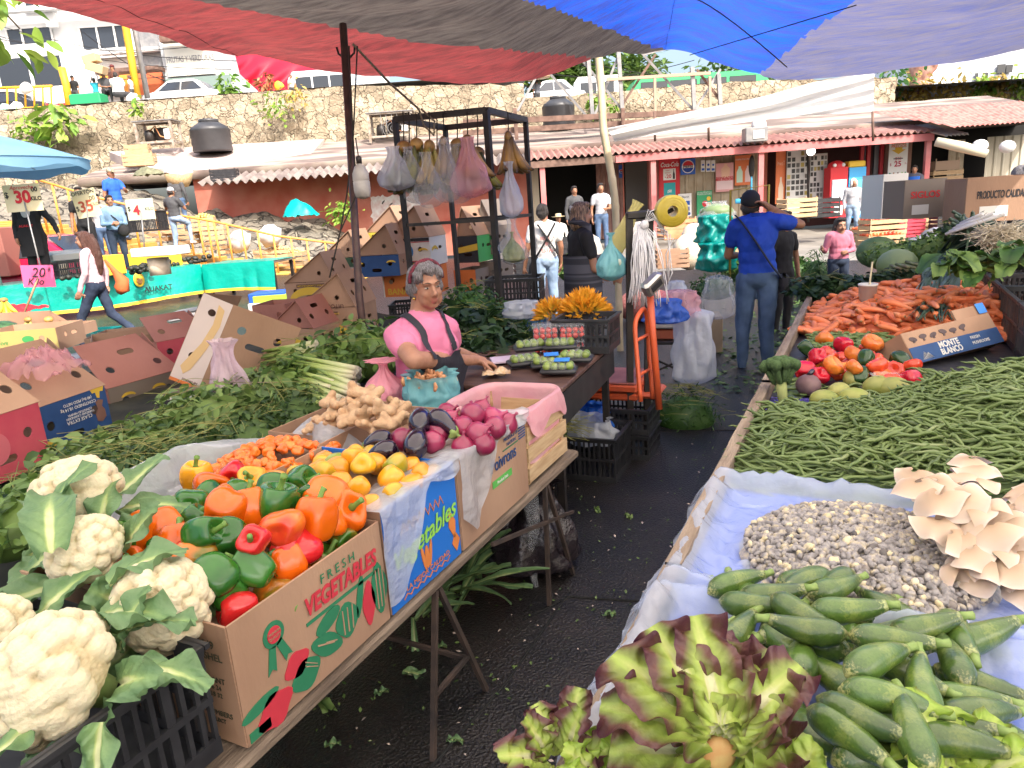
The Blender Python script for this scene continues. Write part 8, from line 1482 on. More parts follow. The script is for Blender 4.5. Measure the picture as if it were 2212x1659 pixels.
ZL_=[(1590,1262,.80,.2,'at the back left corner'),(1625,1300,.83,-.5,'above the lettuce tips'),(1665,1280,.84,-.25,'at the back left, second from the corner'),(1745,1262,.80,-.1,'at the back under a liner fold'),(1800,1268,.82,.35,'with a curved stem at the back middle'),(1730,1320,.86,-1.0,'with its neck raised behind the pale one'),(1745,1352,.88,2.9,'pale and shiny beside the lettuce'),(1830,1312,.87,-.35,'long and bright in the back row'),(1995,1352,.85,0,'plump and separate at the back right'),(1925,1380,.87,-.35,'with its cut end to the left in the second row'),(1892,1432,.90,.42,'bright with a ridged neck in the middle'),(1950,1445,.85,-.9,'tucked behind the ridged bright one'),(2055,1425,.83,1.3,'standing upright at the right'),(2115,1470,.80,-.6,'at the right edge with a yellow tip'),(2003,1490,.87,1.2,'egg shaped in the centre right'),(1915,1515,.88,-.4,'dark with blotches in the centre'),(2085,1512,.81,-.15,'lying at the right below the edge one'),(2110,1548,.82,.1,'with a star shaped end at the right'),(1855,1545,.88,-.95,'slanting beside the lettuce edge'),(1825,1585,.86,-1.1,'slanting closest to the lettuce edge'),(1978,1580,.88,1.35,'big and pale at the front'),(2060,1610,.84,-.4,'dark and glossy at the front right'),(2125,1600,.80,-.8,'in shadow at the front right corner'),(1890,1640,.82,.1,'at the very front by the lettuce'),(1700,1395,.82,-1.2,'dipping behind the purple lettuce edge'),(2040,1560,.84,-.5,'under the star ended one')]
for k,(u,v,z,a,lab) in enumerate(ZL_):put_zuc(mv(*gz(u,v,z))@rotz(PHI+a-PI/2)@rotx(-PI/2+rg.uniform(-.15,.25))@rotz(rg.uniform(0,6))@sc(.9),k,'zucchini '+lab)
for k in range(44):put_zuc(mv(rg.uniform(-.30,.27),rg.uniform(1.12,1.68),ZT+.035+.04*(k%3))@rotz(rg.uniform(0,6))@rotx(-PI/2+rg.uniform(-.2,.2)),k,'zucchini buried low in the pile under the others','zucchini under the top layer')
LET=attr_mat('red leaf lettuce',[(0,(.62,.62,.36)),(.22,(.50,.56,.16)),(.46,(.33,.44,.08)),(.62,(.19,.22,.05)),(.73,(.14,.06,.05)),(1,(.075,.018,.04))],.42,trans=.28,nscale=14,namp=.16,bump=.4,bscale=70);LETG=attr_mat('green leaf lettuce',[(0,(.6,.62,.3)),(.3,(.46,.56,.12)),(.8,(.28,.42,.05)),(1,(.2,.2,.06))],.42,trans=.3,nscale=14,namp=.12,bump=.4,bscale=70)
def lettuce(label,M,angs,L,mat,seed,tilt=(.2,.9),stub=True):
 g=random.Random(seed);r=root('lettuce',label,'lettuce',M)
 for k,a in enumerate(angs):f=k/max(1,len(angs)-1);bigleaf('leaf',r,mat,L*g.uniform(.8,1.12),L*g.uniform(.62,.85),rotz(a+g.uniform(-.06,.06))@mv(0,.015,.004*k)@rotx(lerp(*tilt,g.random())),g.uniform(.2,.7),.027*L/.25,2.6,seed+k*3,33,60,.012,g.uniform(-.12,.12),.5,.32,.08)
 if stub:mb=MB();mb.lathe([(.018,-.03),(.026,-.01),(.027,.004),(.020,.008),(.001,.007)],18,M=rotx(.9));mb.build('cut_base',pm('cut lettuce base',(.50,.24,.08),(.55,.38,.14),scale=30,rough=.6),r)
lettuce('big red leaf lettuce with yellow green heart and cut base at the bottom edge',mv(*at(1552,1628,1.13))@rotz(PHI)@rotx(.38),[1.35,-1.25,.95,-.95,.6,-.65,.3,-.35,.05,1.15,-1.1,.75,-.75,.45,-.45,.15,-.15],.185,LET,3,(-.05,.5))
for u,v,t,L,m,s_,lab in ((1205,1660,1.25,.11,LET,31,'small brownish lettuce tip at the bottom beside the table edge'),(1330,1715,1.2,.11,LETG,35,'yellow green lettuce at the bottom left of the big one'),(1440,1725,1.2,.11,LET,41,'purple lettuce under the base of the big one'),(1690,1745,1.15,.11,LETG,47,'lettuce cut off right of the big base'),(2060,1690,1.15,.12,LETG,52,'bright green lettuce cut off at the bottom right')):lettuce(lab,mv(*at(u,v,t))@rotz(PHI)@rotx(.3),[k*.7-2.4 for k in range(8)],L,m,s_,(.5,1.3),False)
TM=[pmat('ripe tomato skin',(.55,.03,.02),(.62,.08,.02)),pmat('orange tomato skin',(.62,.12,.02),(.68,.22,.03)),pmat('dark green chili skin',(.012,.04,.012),(.03,.07,.02)),pmat('crimson pepper skin',(.42,.005,.02),(.5,.01,.03))];tms=[proto(pepper_mb(.062,.046,7,k,.05) if k<2 else pm_[k],TM[k]) for k in range(4)]
TL_=[(1742,752,2,'dark green at the back left'),(1780,735,1,'patched with green at the back'),(1765,770,3,'big red at the left'),(1822,745,3,'bright crimson at the back middle'),(1885,742,1,'large ribbed orange, highest of the pile'),(1850,768,1,'orange red below the highest one'),(1800,790,1,'pale and ribbed in the middle'),(1738,800,3,'at the left by the broccoli'),(1768,812,3,'above the beetroot'),(1812,805,0,'large glossy crimson in front'),(1845,795,1,'flat orange right of the crimson one'),(1870,775,2,'dark green in the middle right'),(1895,790,0,'red at the right'),(1858,815,2,'dark green behind the green mango'),(1905,815,1,'orange low at the right'),(1930,800,0,'red near the mushroom box'),(1925,830,0,'small red at the front right'),(1945,780,2,'dark green against the mushroom box'),(1970,790,0,'dark red in the shadow of the mushroom box'),(1965,820,3,'crimson at the right end'),(1790,765,0,'tucked between the red ones')]
for k,(u,v,q,lab) in enumerate(TL_):tag(link('tomato' if q<2 else 'bell_pepper',tms[q],None,mv(*gz(u,v,ZT+.055+.05*(735<v<800 and 1750<u<1930)))@Euler((rg.uniform(-.9,.9),rg.uniform(-.9,.9),rg.uniform(0,6))).to_matrix().to_4x4()@sc(1.4 if 'highest' in lab else rg.uniform(1.0,1.25))),('tomato ' if q<2 else 'pepper ')+lab,'tomato' if q<2 else 'pepper')
for k in range(16):tag(link('tomato',tms[k%2],None,mv(rg.uniform(-.25,.2),rg.uniform(3.95,4.7),ZT+.045)@rot_any()),'tomato low in the pile between the peppers','tomato','tomatoes under the top of the pile')
MNG=pm('green mango skin',(.20,.24,.04),(.36,.33,.10),scale=5,rough=.45,rvar=.15);mb=MB();mb.ell((0,0,0),(.058,.043,.040),nu=20,nv=14);mg=proto(mb,MNG)
for u,v,a,s_,lab in ((1780,862,.2,1,'green mango at the front left'),(1812,845,1.0,.95,'green mango behind the front pair'),(1845,860,-.1,1.1,'longest pale green mango at the front'),(1846,818,1.5,1.15,'round green mango standing highest'),(1900,835,.3,1.2,'green fruit in a clear bag'),(1930,838,.1,1.2,'second green fruit in the clear bag')):tag(link('mango',mg,None,mv(*gz(u,v,ZT+.042))@rotz(a)@sc(s_*1.15)),lab,'mango')
bag('plastic_bag','clear bag around two green fruits',mv(*gz(1910,850,ZT)),.2,.10,.14,BAG,55,.5,.2)
r=root('beetroot','large dusty purple beetroot between broccoli and tomatoes','beetroot',mv(*gz(1746,832,ZT+.055)));mb=MB();mb.ell((0,0,0),(.062,.062,.056));mb.build('root',pm('beet skin',(.10,.045,.055),(.2,.12,.12),scale=9,rough=.7),r);MB().tube([(0,0,.05),(.02,.02,.075)],[.014,.01],7).build('stalks',EGP,r)
BRO=attr_mat('broccoli head',[(0,(.03,.06,.02)),(1,(.07,.13,.035))],.8,bump=.8,bscale=220);r=root('broccoli','broccoli head with a thick pale stalk leaning on the table edge','broccoli',aim(gz(1692,868,ZT+.03),Vector((-.05,.1,.28))));MB().tube([(0,0,0),(0,0,.10),(0,0,.15)],[.022,.026,.04],12).build('stalk',pm('broccoli stalk',(.36,.42,.14),(.46,.48,.2),scale=14),r)
for k in range(26):a=k*2.4;q=.082*math.sqrt((k+.5)/26);mb=MB();mb.ell((0,0,0),.027,nu=10,nv=8);mb.tube([(0,0,0),(-q*.6*math.cos(a),-q*.6*math.sin(a),-.08)],[.012,.016],6);me=mb.build('floret',BRO,r,M=mv(q*math.cos(a),q*math.sin(a),.20-q*q*5));wobble(me.data,lambda c:.006*NZ.noise((c[0]*150,c[1]*150+k,c[2]*150)))
CAR=attr_mat('carrot skin',[(0,(.14,.12,.05)),(.03,(.55,.15,.05)),(.5,(.74,.20,.075)),(1,(.62,.24,.12))],.5,nscale=18,namp=.05,rvar=.15)
def carrot(k):mb=MB();P=[(.012*math.sin(k)*math.sin(PI*t),.01*math.cos(3*k)*math.sin(PI*t),.19*(t-.5)) for t in [i/12 for i in range(13)]];mb.tube(P,[.006,.017,.0205,.0205,.0205,.02,.019,.0185,.0175,.0165,.015,.011,.002],10);return mb
cms=[proto(carrot(k),CAR) for k in range(4)]
def zcar(x,y):return ZT+.02+(.06+.15*sm(-.35,.5,x))*edgef(x,y,-.40,1.0,5.15,6.9,.35)
S=[]
for k in range(560):
 x,y=rg.uniform(-.38,.85),rg.uniform(5.15,6.5);S.append(mv(x,y,zcar(x,y)+(.03*rg.random() if k<285 else -.02))@rotz(rg.uniform(0,6.3))@rotx(PI/2+rg.gauss(0,.25))@sc(rg.uniform(.8,1.2)))
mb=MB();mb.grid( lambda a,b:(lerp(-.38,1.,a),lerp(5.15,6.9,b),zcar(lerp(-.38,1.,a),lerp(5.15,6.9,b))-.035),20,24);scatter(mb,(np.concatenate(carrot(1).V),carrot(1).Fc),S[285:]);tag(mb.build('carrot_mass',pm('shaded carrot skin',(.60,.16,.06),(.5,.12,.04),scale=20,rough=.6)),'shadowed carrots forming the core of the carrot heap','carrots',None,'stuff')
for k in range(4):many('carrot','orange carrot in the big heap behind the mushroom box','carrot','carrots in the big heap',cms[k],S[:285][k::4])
mb=MB();scatter(mb,(np.concatenate(bm[0].V)*np.array((.6,1.6,1.6)),bm[0].Fc),[mv(rg.uniform(-.3,.25),rg.uniform(4.7,5.2),ZT+.02+.03*rg.random())@rotz(rg.uniform(0,6)) for k in range(260)]);tag(mb.build('pea_pods',BEAN),'flat green pea pods between the carrots and tomatoes','pea pods',None,'stuff')
a,b,c=at(1978,787,3.95),at(2168,738,4.15),at(1929,717,4.0);xx=b-a;wz=xx.length;X=frame(a,xx,Vector((0,0,1)).cross(xx),None);zz=(c-a);zz=(zz-xx.normalized()*zz.dot(xx.normalized())).normalized();X=frame(a,xx,zz.cross(xx),zz)
r=carton('open kraft mushroom tray lettered monte blanco tilted on the carrots',0,0,1,wz,.30,.19,0,KR,holes=False,M=X,prints=(('band','loop',NAVY,rect(0,0,wz,.095)),('lettering','words',PWH,[W('MONTE',wz*.42,.07,.05,bold=.03,width=.15),W('BLANCO',wz*.42,.028,.05,bold=.03,width=.16),W('FRESH',wz*.72,.068,.026,width=.07),W('MUSHROOMS',wz*.76,.035,.026,width=.13)]),('mountain','loop',PWH,[[(.06,.012),(.09,.06),(.105,.042),(.115,.05),(.145,.012)]]),('mushroom_art','loop',pm('brown black ink',(.08,.05,.05)),[f_ for k in range(6) for f_ in (blob(.06+k*.075,.14+.006*(k%2),.028,.014,12,0,.3*(k%3-1)),rect(.053+k*.075,.118,.066+k*.075,.135))])))
decal(r,'tag_print',rect(wz*.9,.195,wz*.995,.26),P_('tag blue',(.03,.2,.6)),.004);MB().box((wz*.82,.01,.22),(wz*.36,.012,.07)).build('flap',KR,r,smooth=False)
r=root('foam_cup','white foam cup with a straw standing behind the carrots','cup',mv(*gz(1872,672,.78)));mb=MB();mb.lathe([(.05,0),(.064,.19),(.068,.19),(.068,.205),(.06,.205),(.055,.1)],22);mb.build('cup',WHT,r);MB().tube([(0,.02,.05),(.02,.04,.36)],.007,6).build('straw',pm('straw cream',(.6,.5,.3)),r)
for k,(u,v,z,kd,rad,lab) in enumerate(((1770,632,.80,'s',.22,'dark spinach bundle at the left of the cup'),(1830,628,.82,'s',.2,'spinach bundle just left of the cup'),(1935,622,.84,'s',.22,'dark leafy bundle right of the cup'),(1545,625,.72,'k',.26,'bright parsley heap beside the teal sacks'),(1930,560,1.0,'c',.24,'loose green leaves around the cabbages'),(2010,545,1.05,'c',.26,'dark greens between the cabbages and the leeks'),(2090,520,1.1,'s',.3,'dark leafy bundle under the leek roots'),(2175,545,1.1,'s',.3,'dark leafy bundle behind the chard'))):herb(lab,gz(u,v,z) if u>1700 else at(u,v,8.4),kd,rad,420,.075 if kd=='s' else .04,(1.2,.9,.7),60+k,10)
mb=MB();mb.ell((0,0,0),(.17,.17,.14));ob=mb.build('cabbage',attr_mat('cabbage leaf',[(0,(.10,.17,.06)),(.5,(.17,.25,.10)),(1,(.26,.32,.16))],.5,nscale=4,namp=.5),M=mv(*gz(1938,572,.98)));tag(ob,'pale green cabbage behind the cup','cabbage')
for u,v,lab in ((1895,545,'darker cabbage behind the pale one'),(1985,555,'cabbage by the leek blades')):mb=MB();mb.ell((0,0,0),(.2,.17,.16));tag(mb.build('cabbage',pm('dark cabbage',(.07,.14,.05),(.16,.24,.1),scale=8),M=mv(*gz(u,v,1.0))),lab,'cabbage')
mb=MB();P=gz(1978,600,.92);[mb.tube([(.03*q*math.cos(k*2.4)/1.2,.3,.018*q*math.sin(k*2.4)),(.03*q*math.cos(k*2.4),0,.018*q*math.sin(k*2.4))],.012,7) for k,q in [(k,math.sqrt(k)) for k in range(40)]];tag(mb.build('stalk_bundle',pm('brown cut stalks',(.16,.11,.06),(.22,.26,.1),scale=9),M=mv(*P)@rotz(.3)),'bundle of thick stalks showing brown cut ends','stalks')
LEEK=pm('leek blade',(.03,.06,.05),(.09,.15,.10),scale=6,rough=.4);mb=MB()
for k in range(60):
 a,b,c=gz(rg.uniform(2030,2110),rg.uniform(520,560),1.08),gz(rg.uniform(1990,2080),600,1.0),gz(rg.uniform(1950,2080),rg.uniform(640,700),.84);P=[spl([at(rg.uniform(2050,2160),rg.uniform(455,500),5.3),a,b,c],i/8) for i in range(9)];mb.tube(P,[.012,.018,.022,.024,.024,.022,.02,.014,.004],4,flat=.15)
tag(mb.build('leek_blades',LEEK),'long dark leek blades fanning down towards the carrots','leeks',None,'stuff')
mb=MB();P=at(2150,505,4.9);[mb.tube([P+Vector((rg.gauss(0,.06),rg.gauss(0,.06),rg.gauss(.0,.03))),P+Vector((rg.gauss(.02,.09),rg.gauss(-.05,.08),rg.gauss(-.02,.05)))],.0028,4) for k in range(520)];mb.ell(P,(.10,.09,.05));tag(mb.build('leek_roots',pm('pale roots',(.5,.42,.3),(.62,.55,.42),scale=9)),'frizzy pale leek roots on top of the crates','roots',None,'stuff')
for k in range(5):tag(MB().tube([at(2122+k*12,462+4*(k%2),5.0-.03*k),at(2075-8*k,482+6*k,5.2)],[.012,.010],8).build('leek_stem',WHT),['leftmost white leek stem on the crates','second white leek stem on the crates','middle white leek stem on the crates','fourth white leek stem on the crates','rightmost white leek stem on the crates'][k],'leek')
r=root('chard','broad leaved chard bunch hanging over the black crates at the right','chard',mv(*at(2120,570,4.5)))
for k in range(44):bigleaf('leaf',r,HB['c' if k%3 else 'k'],rg.uniform(.14,.24),rg.uniform(.10,.15),mv(rg.uniform(-.25,.4),rg.uniform(-.15,.2),rg.uniform(-.04,.1))@rotz(rg.uniform(0,6.3))@rotx(rg.uniform(-.3,.5)),rg.uniform(.3,1.1),.010,1.2,k,11,18)
for k in range(5):crate2('black produce crate beside the carrots on the right table, '+('nearest the beans','second from the beans','third from the beans','fourth from the beans','farthest from the beans')[k],mv(1.06,4.5+.66*k,ZT+.01)@rotz(PI/2),.62,.55,.30)
for u,v,t,w_,h,m,a,lab,T_ in ((1903,474,8.2,.30,.50,PWH,.1,'pale grey carton standing behind the leeks','D'),(1950,474,7.2,.42,.38,KRG,.0,'open carton with red lettering behind the leek blades','SIGLOS'),(2082,482,6.6,.62,.40,KR,-.1,'large kraft carton printed with quality lettering at the right edge','PRODUCTO CALIDAD')):r=carton(lab,u,v,t,w_,.4,h,a,m,holes=False,prints=(('lettering','words',K_RED if 'red' in lab else PBLK,[W(T_,w_*.5,h*.6,h*.24,width=w_*.7,bold=.02)]),('grid_print','loop',PWH,[rect(w_*.2,h*.1,w_*.6,h*.35)])))
herb('tall dark green onion tops in the sunny yard',BG@Vector((gb(1765,535,9.8).x,9.8,.35)),'k',.22,500,.12,(1,1,2.2),77,0,tpl=leaf_tpl(1,.10,3));herb('feathery dark dill heap on the ground by the scale',gz(1478,905,.03),'k',.28,900,.05,(1.1,.9,.9),78,60,tpl=leaf_tpl(1,.2,2))
# goods on the desk
CLEAR=film('clear clamshell',(.85,.87,.9),.12,.08,.1,10.,.1);CH=proto(( lambda m:m.ell((0,0,0),.017,nu=10,nv=7))(MB()),pm('cherry tomato',(.58,.03,.015),rough=.25,coat=.3));GT=proto(( lambda m:m.ell((0,0,0),.022,nu=10,nv=7))(MB()),pm('tomatillo green',(.14,.22,.04),(.25,.3,.08),scale=20,rough=.3,rvar=.15))
for k,(u,v,z,lab) in enumerate(((1180,735,.95,'upper left'),(1238,733,.95,'upper right'),(1182,765,.85,'lower left'),(1238,768,.85,'lower right'))):
 p=gz(u,v,z);X=mv(*p)@rotz(PHI);r=root('clamshell','clear clamshell of cherry tomatoes, %s of the stack of four'%lab,'clamshell',X);MB().rbox((0,.05,.035),(.15,.11,.07),.012).build('tub',CLEAR,r);MB().rbox((0,.05,.08),(.16,.12,.025),.01).build('lid',CLEAR,r)
 many('cherry_tomato','cherry tomato inside the clear clamshells','cherry tomato','cherry tomatoes in clamshells',CH,[X@mv(-.055+.036*(i%4),.02+.034*(i//4%2),.02+.032*(i//8)) for i in range(16)])
for k,(u,v,z,a,lab) in enumerate(((1148,758,.92,.1,'at the upper left'),(1210,755,.93,-.1,'at the upper right'),(1138,790,.87,.2,'at the lower left'),(1185,795,.87,.0,'in the lower middle'),(1205,808,.87,-.2,'at the very front'),(1240,782,.88,-.3,'at the right by the clamshells'))):
 X=mv(*gz(u,v,z))@rotz(PHI+a);r=root('produce_tray','black tray of green tomatillos under cling film '+lab,'tray',X);MB().rbox((0,.05,.01),(.19,.13,.025),.008).build('tray',BPL,r);MB().ell((0,.05,.03),(.09,.06,.03)).build('cling_film',CLEAR,r);
 if k in (3,4):MB().rbox((.02,.05,.06),(.08,.05,.004),.001,M=rotx(.15)).build('label_strip',P_('sky label',(.03,.2,.65)),r)
 many('tomatillo','green tomatillo under cling film on the desk','tomatillo','tomatillos in trays on the desk',GT,[X@mv(-.06+.04*(i%4),.02+.04*(i//4),.035) for i in range(8)])
BLO=attr_mat('squash blossom',[(0,(.36,.42,.1)),(.35,(.75,.52,.06)),(1,(.85,.36,.02))],.55,trans=.3,attr='w');t_=leaf_tpl(1,.22,4,.3,-.2)
crate2('black crate holding the squash blossoms on the desk',mv(*gz(1290,765,.86))@rotz(da)@mv(-.1,.16,0),.34,.3,.20)
for u,v,t,rr,n,lab in ((1195,676,4.6,.12,260,'smaller bunch of orange squash blossoms behind the clamshells'),(1262,672,4.5,.15,420,'larger dome of orange squash blossoms in the black crate')):
 P=at(u,v,t);mb=MB()
 for k in range(n):
  d=Vector((rg.gauss(0,.6),rg.gauss(0,.6),abs(rg.gauss(.5,.4)))).normalized();X=aim(P+d*rr*.55-Vector((0,0,.03)),d+Vector((rg.gauss(0,.2),rg.gauss(0,.2),0)),rg.uniform(0,6))@rotx(PI/2)@sc(rr*rg.uniform(.5,.75));V,Fs=t_;mb.add(V,Fs,w=np.clip(V[:,1]*1.1,0,1),M=X)
 tag(mb.build('squash_blossoms',BLO),lab,'blossoms')
tag(MB().rbox((0,0,.006),(.2,.15,.012),.002).build('paper_stack',pm('lilac paper',(.6,.48,.6)),M=mv(*gz(1098,778,.862))@rotz(.6),smooth=False),'stack of lilac paper beside the vendor hands','paper');tag(MB().grid( lambda a,b:((a-.5)*.15,(b-.5)*.1,.02*math.sin(a*7)*math.sin(b*5)+.01*abs(fbm((a*9,b*9,1)))),20,14).build('chopped_food',pm('chopped peel',(.5,.3,.15),(.62,.5,.35),scale=60),M=mv(*gz(1072,805,.875))@rotz(PHI)),'chopped pieces on paper under the vendor hand','food')
# under the tables and on the ground
bag('garbage_bag','big shiny dark plastic bag of waste under the trestle table',mv(*gz(1150,1265,0))@mv(-.10,.18,0),.48,.46,.42,film('smoky film',(.03,.022,.028),.95,.1,.8,16.,.03),61,.5,.2)
mb=MB();P0=gz(1140,1045,.5);mb.tube([P0,P0+Vector((.02,0,-.2)),P0+Vector((.0,-.02,-.42)),P0+Vector((.03,-.04,-.5))],[.05,.03,.025,.01],9,flat=.3);tag(mb.build('film_strip',BAG),'torn strip of clear film dangling from the pink lined crate','plastic film')
for k,(u,v,s_) in enumerate(((1000,1275,1.4),(880,1335,1.))):
 r=root('corn_husks',['heap of corn husks under the cobalt box','wilted leaves hanging behind the vegetable box'][k],'husks',mv(*gz(u,v,.1))@rotz(PHI))
 for i in range(14):bigleaf('husk',r,CLF,.26*s_*rg.uniform(.7,1.2),.05,mv(rg.uniform(-.08,.08),rg.uniform(-.05,.15),0)@rotz(-.9+rg.gauss(0,.5))@rotx(rg.uniform(.1,1.0)),rg.uniform(-.1,.9),.006,1,i,5,9)
LIT=[(690,1510,'yellow green leaf scrap near the vegetable box'),(870,1450,'cut lettuce stump on the ground'),(965,1395,'pale husk piece beside the trestle leg'),(590,1560,'small green leaf under the vegetable box corner'),(700,1610,'brown dry leaf at the bottom of the picture'),(1330,1325,'fallen green sprig by the right table'),(1285,1095,'round leaf hanging stem end on the ground by the crate'),(1000,1600,'thin green shoot on the ground'),(840,1490,'reddish peel scrap on the ground'),(1350,1110,'single small leaf in the middle of the aisle')]
for k,(u,v,lab) in enumerate(LIT):tag(bigleaf('fallen_leaf',None,CLF if k%3 else HB['p'],.11 if k in (0,1) else .07,.06 if k in (0,1) else .035,mv(*gz(u,v,.012))@rotz(rg.uniform(0,6))@rotx(.1),.5,.01,2,k,9,10),lab,'leaf scrap')
mb=MB();T_=[];rs=[]
for k in range(1900):
 if k<800:p=(rg.uniform(-1.9,-.45),rg.uniform(.9,5.5));s_=rg.uniform(.006,.022)
 else :p=(rg.gauss(-.7,.5),rg.uniform(6.2,12));s_=rg.uniform(.04,.10)
 T_.append(mv(p[0],p[1],.006+.01*rg.random())@Euler((rg.gauss(0,.25),rg.gauss(0,.25),rg.uniform(0,6.3))).to_matrix().to_4x4()@sc(s_));rs.append(0 if rg.random()<.8 or k>800 else 1)
scatter(mb,leaf_tpl(1,.6,2),T_,rs);tag(mb.build('leaf_litter',[HB['p'],pm('pale scrap',(.5,.4,.34))]),'trampled leaves and scraps scattered over the wet asphalt','litter',None,'stuff')
bag('plastic_bag','white plastic bags stuffed in the black crate by the trestle',mv(cp1.x-.2,cp1.y+.2,.2),.34,.18,.26,BAGW,65,.7,.2);bag('plastic_bag','blue bag and checked cloth behind the white bags in the crate',mv(cp1.x-.28,cp1.y+.42,.22),.3,.18,.2,film('deep blue film',(.02,.14,.6),.9,.2,.8,20.),66,.6,.2)
herb('root ends and stems hanging from the crate by the trestle',Vector((cp1.x-.42,cp1.y+.05,.30)),'d',.13,60,.02,(1.2,1,.7),79,120,'root_bundle',slen=.34)
# goods standing about in the yard beyond the scale
for u,v,y,a,w_,m,lab in ((1462,516,13,.1,.6,pm('orange wood',(.5,.22,.1),(.6,.3,.15),scale=9),'orange wooden crate behind the display head'),(1452,578,11.5,-.1,.5,KR,'upright kraft crate beside the white cord loops'),(1225,560,13.5,.2,.7,BPL,'dark crate of greens between the two people seen from behind'),(1150,600,12.5,.1,.6,BPL,'dark crate at the feet of the man in the white shirt'),(1590,560,14,0,.7,WOODC,'wooden crate left of the man in blue'),(1720,470,20.5,.1,.9,WOODC,'wooden crate under the newspaper boards'),(1770,470,20.8,0,.9,BPL,'black crate by the vending cabinets')):
 crate(lab,on(u,v,y,a),w_,w_*.7,w_*.6,m,'plastic_crate' if m==BPL else 'wooden_crate',4)
for k,(u,v,y,r_,m,lab) in enumerate(((1485,580,11.8,.3,pm('garlic sack',(.6,.5,.36),(.7,.62,.5),scale=40),'pale mesh sack of garlic near the parsley heap'),(1500,548,12.5,.28,pm('garlic sack',(.6,.5,.36)),'second pale mesh sack behind the first one'),(1385,560,11,.3,pm('grey sack',(.3,.27,.24),(.42,.4,.36),scale=12),'grey sack seen past the white cords'),(1270,590,12,.35,pm('grey sack',(.3,.27,.24)),'grey sack behind the woman in the plaid apron'))):
 mb=MB();mb.ell((0,0,r_*.9),(r_*.8,r_*.7,r_));me=mb.build('sack',m,M=on(u,v,y));tag(me,lab,'sack');wobble(me.data,lambda q:.04*NZ.noise((q[0]*7+k,q[1]*7,q[2]*7)))
for k,(u,v,kd,rad,lab) in enumerate(((1240,585,'c',.3,'greens in the dark crate behind the woman in plaid'),(1600,585,'k',.3,'parsley heap on the ground left of the man in blue'),(1715,590,'k',.3,'spring onion heap right of the man in blue'),(1745,640,'s',.25,'dark leaves at the table corner by the man in blue'))):herb(lab,BG@gb(u,v,11.2),kd,rad,380,.08,(1.2,1,.9),90+k,8)
# the vendor behind the desk
def vp(u,v,t):return at(u,v,t)
B=Body();S_,T_,P_l,Q_=0,1,2,3
hdc=vp(922,621,3.48);nk=vp(908,684,3.55);ch=vp(915,745,3.55);pv=Vector((ch.x-.02,ch.y+.02,.86));BA=PHI+.62
FD=Vector((math.sin(BA),-math.cos(BA),0));SD=Vector((math.cos(BA),math.sin(BA),0))
def tor(c,rx,ry,rz_,m,tilt=.12):B.ell(tuple(c),(rx,ry,rz_),m,rotz(BA)@rotx(tilt))
shr=nk-SD*.142-Vector((0,0,.075))-FD*.01;shl=nk+SD*.142-Vector((0,0,.08))+FD*.02
tor(lerp(ch,nk,.4),.145,.10,.13,T_);tor(ch+FD*.02,.155,.125,.16,T_);B.ell(tuple(nk+FD*.045-Vector((0,0,.055))),(.055,.05,.075),S_);tor(ch+FD*.075-SD*.07-Vector((0,0,.01)),.085,.075,.085,T_);tor(ch+FD*.075+SD*.07-Vector((0,0,.01)),.085,.075,.085,T_);tor(lerp(ch,pv,.5)+FD*.02,.165,.145,.19,T_);tor(pv+Vector((0,0,.03)),.175,.15,.15,P_l)
B.cap(nk-Vector((0,0,.04)),lerp(nk,hdc,.62)-FD*.01,.068,.058,S_)
XH=head(B,tuple(hdc),0.90,PHI+.50,.06,-.06,S_,4,True,.25)
elr=vp(893,778,3.24);wrr=vp(1028,778,3.80);ell_=vp(975,762,3.85);wrl=vp(1012,768,4.02)
for a,b,c in ((shr,elr,wrr),(shl,ell_,wrl)):
 q=lerp(a,b,.5);B.chain([lerp(nk,a,.4),a,q],[.058,.062,.064],T_);B.chain([lerp(a,b,.3),b,lerp(b,c,.55),c],[.05,.044,.038,.027],S_)
hand(B,wrr,Vector((.5,.65,-.28)),(0,0,-1),1.02,.85,S_,1,.12);hand(B,wrl,Vector((.8,.1,-.25)),(0,0,-1),1.0,.8,S_,-1,.12)
for sg in (-1,1):h_=pv+SD*.09*sg;B.chain([h_,h_-Vector((0,0,.42)),Vector((h_.x,h_.y,.1))],[.105,.075,.05],P_l);B.cap((h_.x,h_.y,.05),tuple(Vector((h_.x,h_.y,.04))+FD*.12),.045,.036,Q_)
vo=Vector((pv.x,pv.y,0));r=root('person','vendor woman in a pink T-shirt and navy apron working behind the dark desk','person',mv(*vo));IV=mv(*(-vo))
me=B.mesh(.0062,[pm('vendor skin',(.38,.19,.125),(.31,.145,.09),scale=16,rough=.6,sss=.06,bump=.12,bscale=60),pm('pink jersey',(.66,.20,.34),(.60,.17,.30),scale=5,rough=.85,bump=.3,bscale=22,bdist=.012),cloth('black trousers',(.02,.02,.025)),M_SHOE,M_LIP],5,.006,soft=(1,),seed=2)
me.transform(IV);body=link('body',me,r);eyes(r,IV@XH)
mb=MB();mb.ell((0,.03,.045),(.09,.105,.097));mb.ell((0,.075,-.005),(.082,.068,.08));mb.ell((0,-.03,.105),(.068,.055,.038));mb.ell((.0,.08,-.055),(.062,.05,.045))
for sg in (-1,1):mb.ell((sg*.07,.035,.01),(.028,.058,.062));mb.ell((sg*.06,-.045,.075),(.026,.035,.03))
hm=remesh(mb,.007,2,'hair');hm.materials.append(HAIRG);wobble(hm,lambda q:.011*NZ.noise((q[0]*38,q[1]*38,q[2]*20))+.005*NZ.noise((q[0]*95,q[1]*60,q[2]*60)));hm.polygons.foreach_set('use_smooth',[True]*len(hm.polygons));ho=link('hair',hm,r,IV@XH)
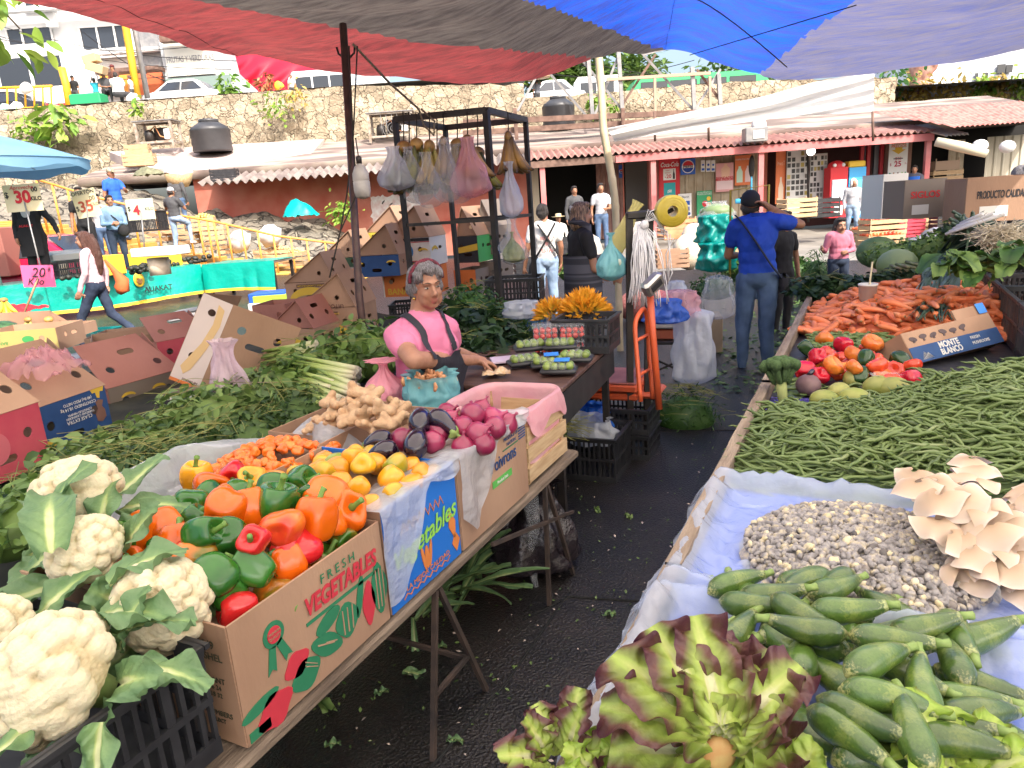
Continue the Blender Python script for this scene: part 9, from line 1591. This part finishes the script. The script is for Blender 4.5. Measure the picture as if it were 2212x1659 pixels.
mb=MB();mb.tube([(.098*math.cos(a),-.008-.018*math.sin(a),.04+.112*math.sin(a)) for a in [PI*k/24 for k in range(25)]],.012,8,flat=.6);mb.build('headband',pm('crimson woven band',(.20,.02,.04),(.06,.02,.03),scale=90,rough=.9),r,M=IV@XH)
MB().ell((-.082,.0,-.048),.008).build('earring',pm('gold',(.6,.4,.1),metal=1,rough=.3),r,M=IV@XH)
NVY=pm('navy apron cloth',(.012,.012,.022),(.022,.02,.032),scale=6,rough=.75,bump=.3,bscale=20)
from mathutils.bvhtree import BVHTree
bt=BVHTree.FromPolygons([v.co.copy() for v in me.vertices],[tuple(p.vertices) for p in me.polygons])
def hug(P,d=.008):
 q,n,_,_=bt.find_nearest(P-vo);return q+n*d
def strap(P,w_):mb=MB();Q=[hug(spl(P,i/28)) for i in range(29)];mb.tube(Q,w_,8,flat=.28) if False else None;return ribbon(Q,w_)
def ribbon(Q,w_):
 mb=MB();V=[]
 for i,q in enumerate(Q):
  t=(Q[min(i+1,len(Q)-1)]-Q[max(i-1,0)]).normalized();_,n,_,_=bt.find_nearest(q);s_=t.cross(n).normalized()
  for k in (-1,0,1):V.append(tuple(q+s_*w_*k+n*(.004 if k==0 else 0)))
 mb.add(V,[(i*3+k,i*3+k+1,i*3+k+4,i*3+k+3) for i in range(len(Q)-1) for k in (0,1)]);return mb
bt_l,bt_r=ch+FD*.22-SD*.085-Vector((0,0,.03)),ch+FD*.22+SD*.10-Vector((0,0,.03))
strap([bt_l,lerp(bt_l,nk,.5)+FD*.1-SD*.03,nk-SD*.085+FD*.06,nk-SD*.08-FD*.05,nk-FD*.12-Vector((0,0,.08))],.017).build('apron_strap',NVY,r);strap([bt_r,lerp(bt_r,nk,.5)+FD*.1+SD*.03,nk+SD*.085+FD*.06,nk+SD*.08-FD*.05,nk-FD*.12-Vector((0,0,.08))],.015).build('apron_strap',NVY,r)
mb=MB()
def ap(a,b):
 c=lerp(ch-Vector((0,0,.03)),pv-Vector((0,0,.35)),b);wd=lerp(.11,.21,sm(0,.5,b));th=(a-.5)*2;P=c+FD*.4*math.cos(th*1.0)+SD*wd*2.0*th*.8
 if b<.8:return tuple(hug(lerp(c+SD*wd*th,P,.55),.012))
 return tuple(c-vo+FD*.19*math.cos(th)+SD*wd*th)
mb.grid(ap,16,22);mb.build('apron',NVY,r)
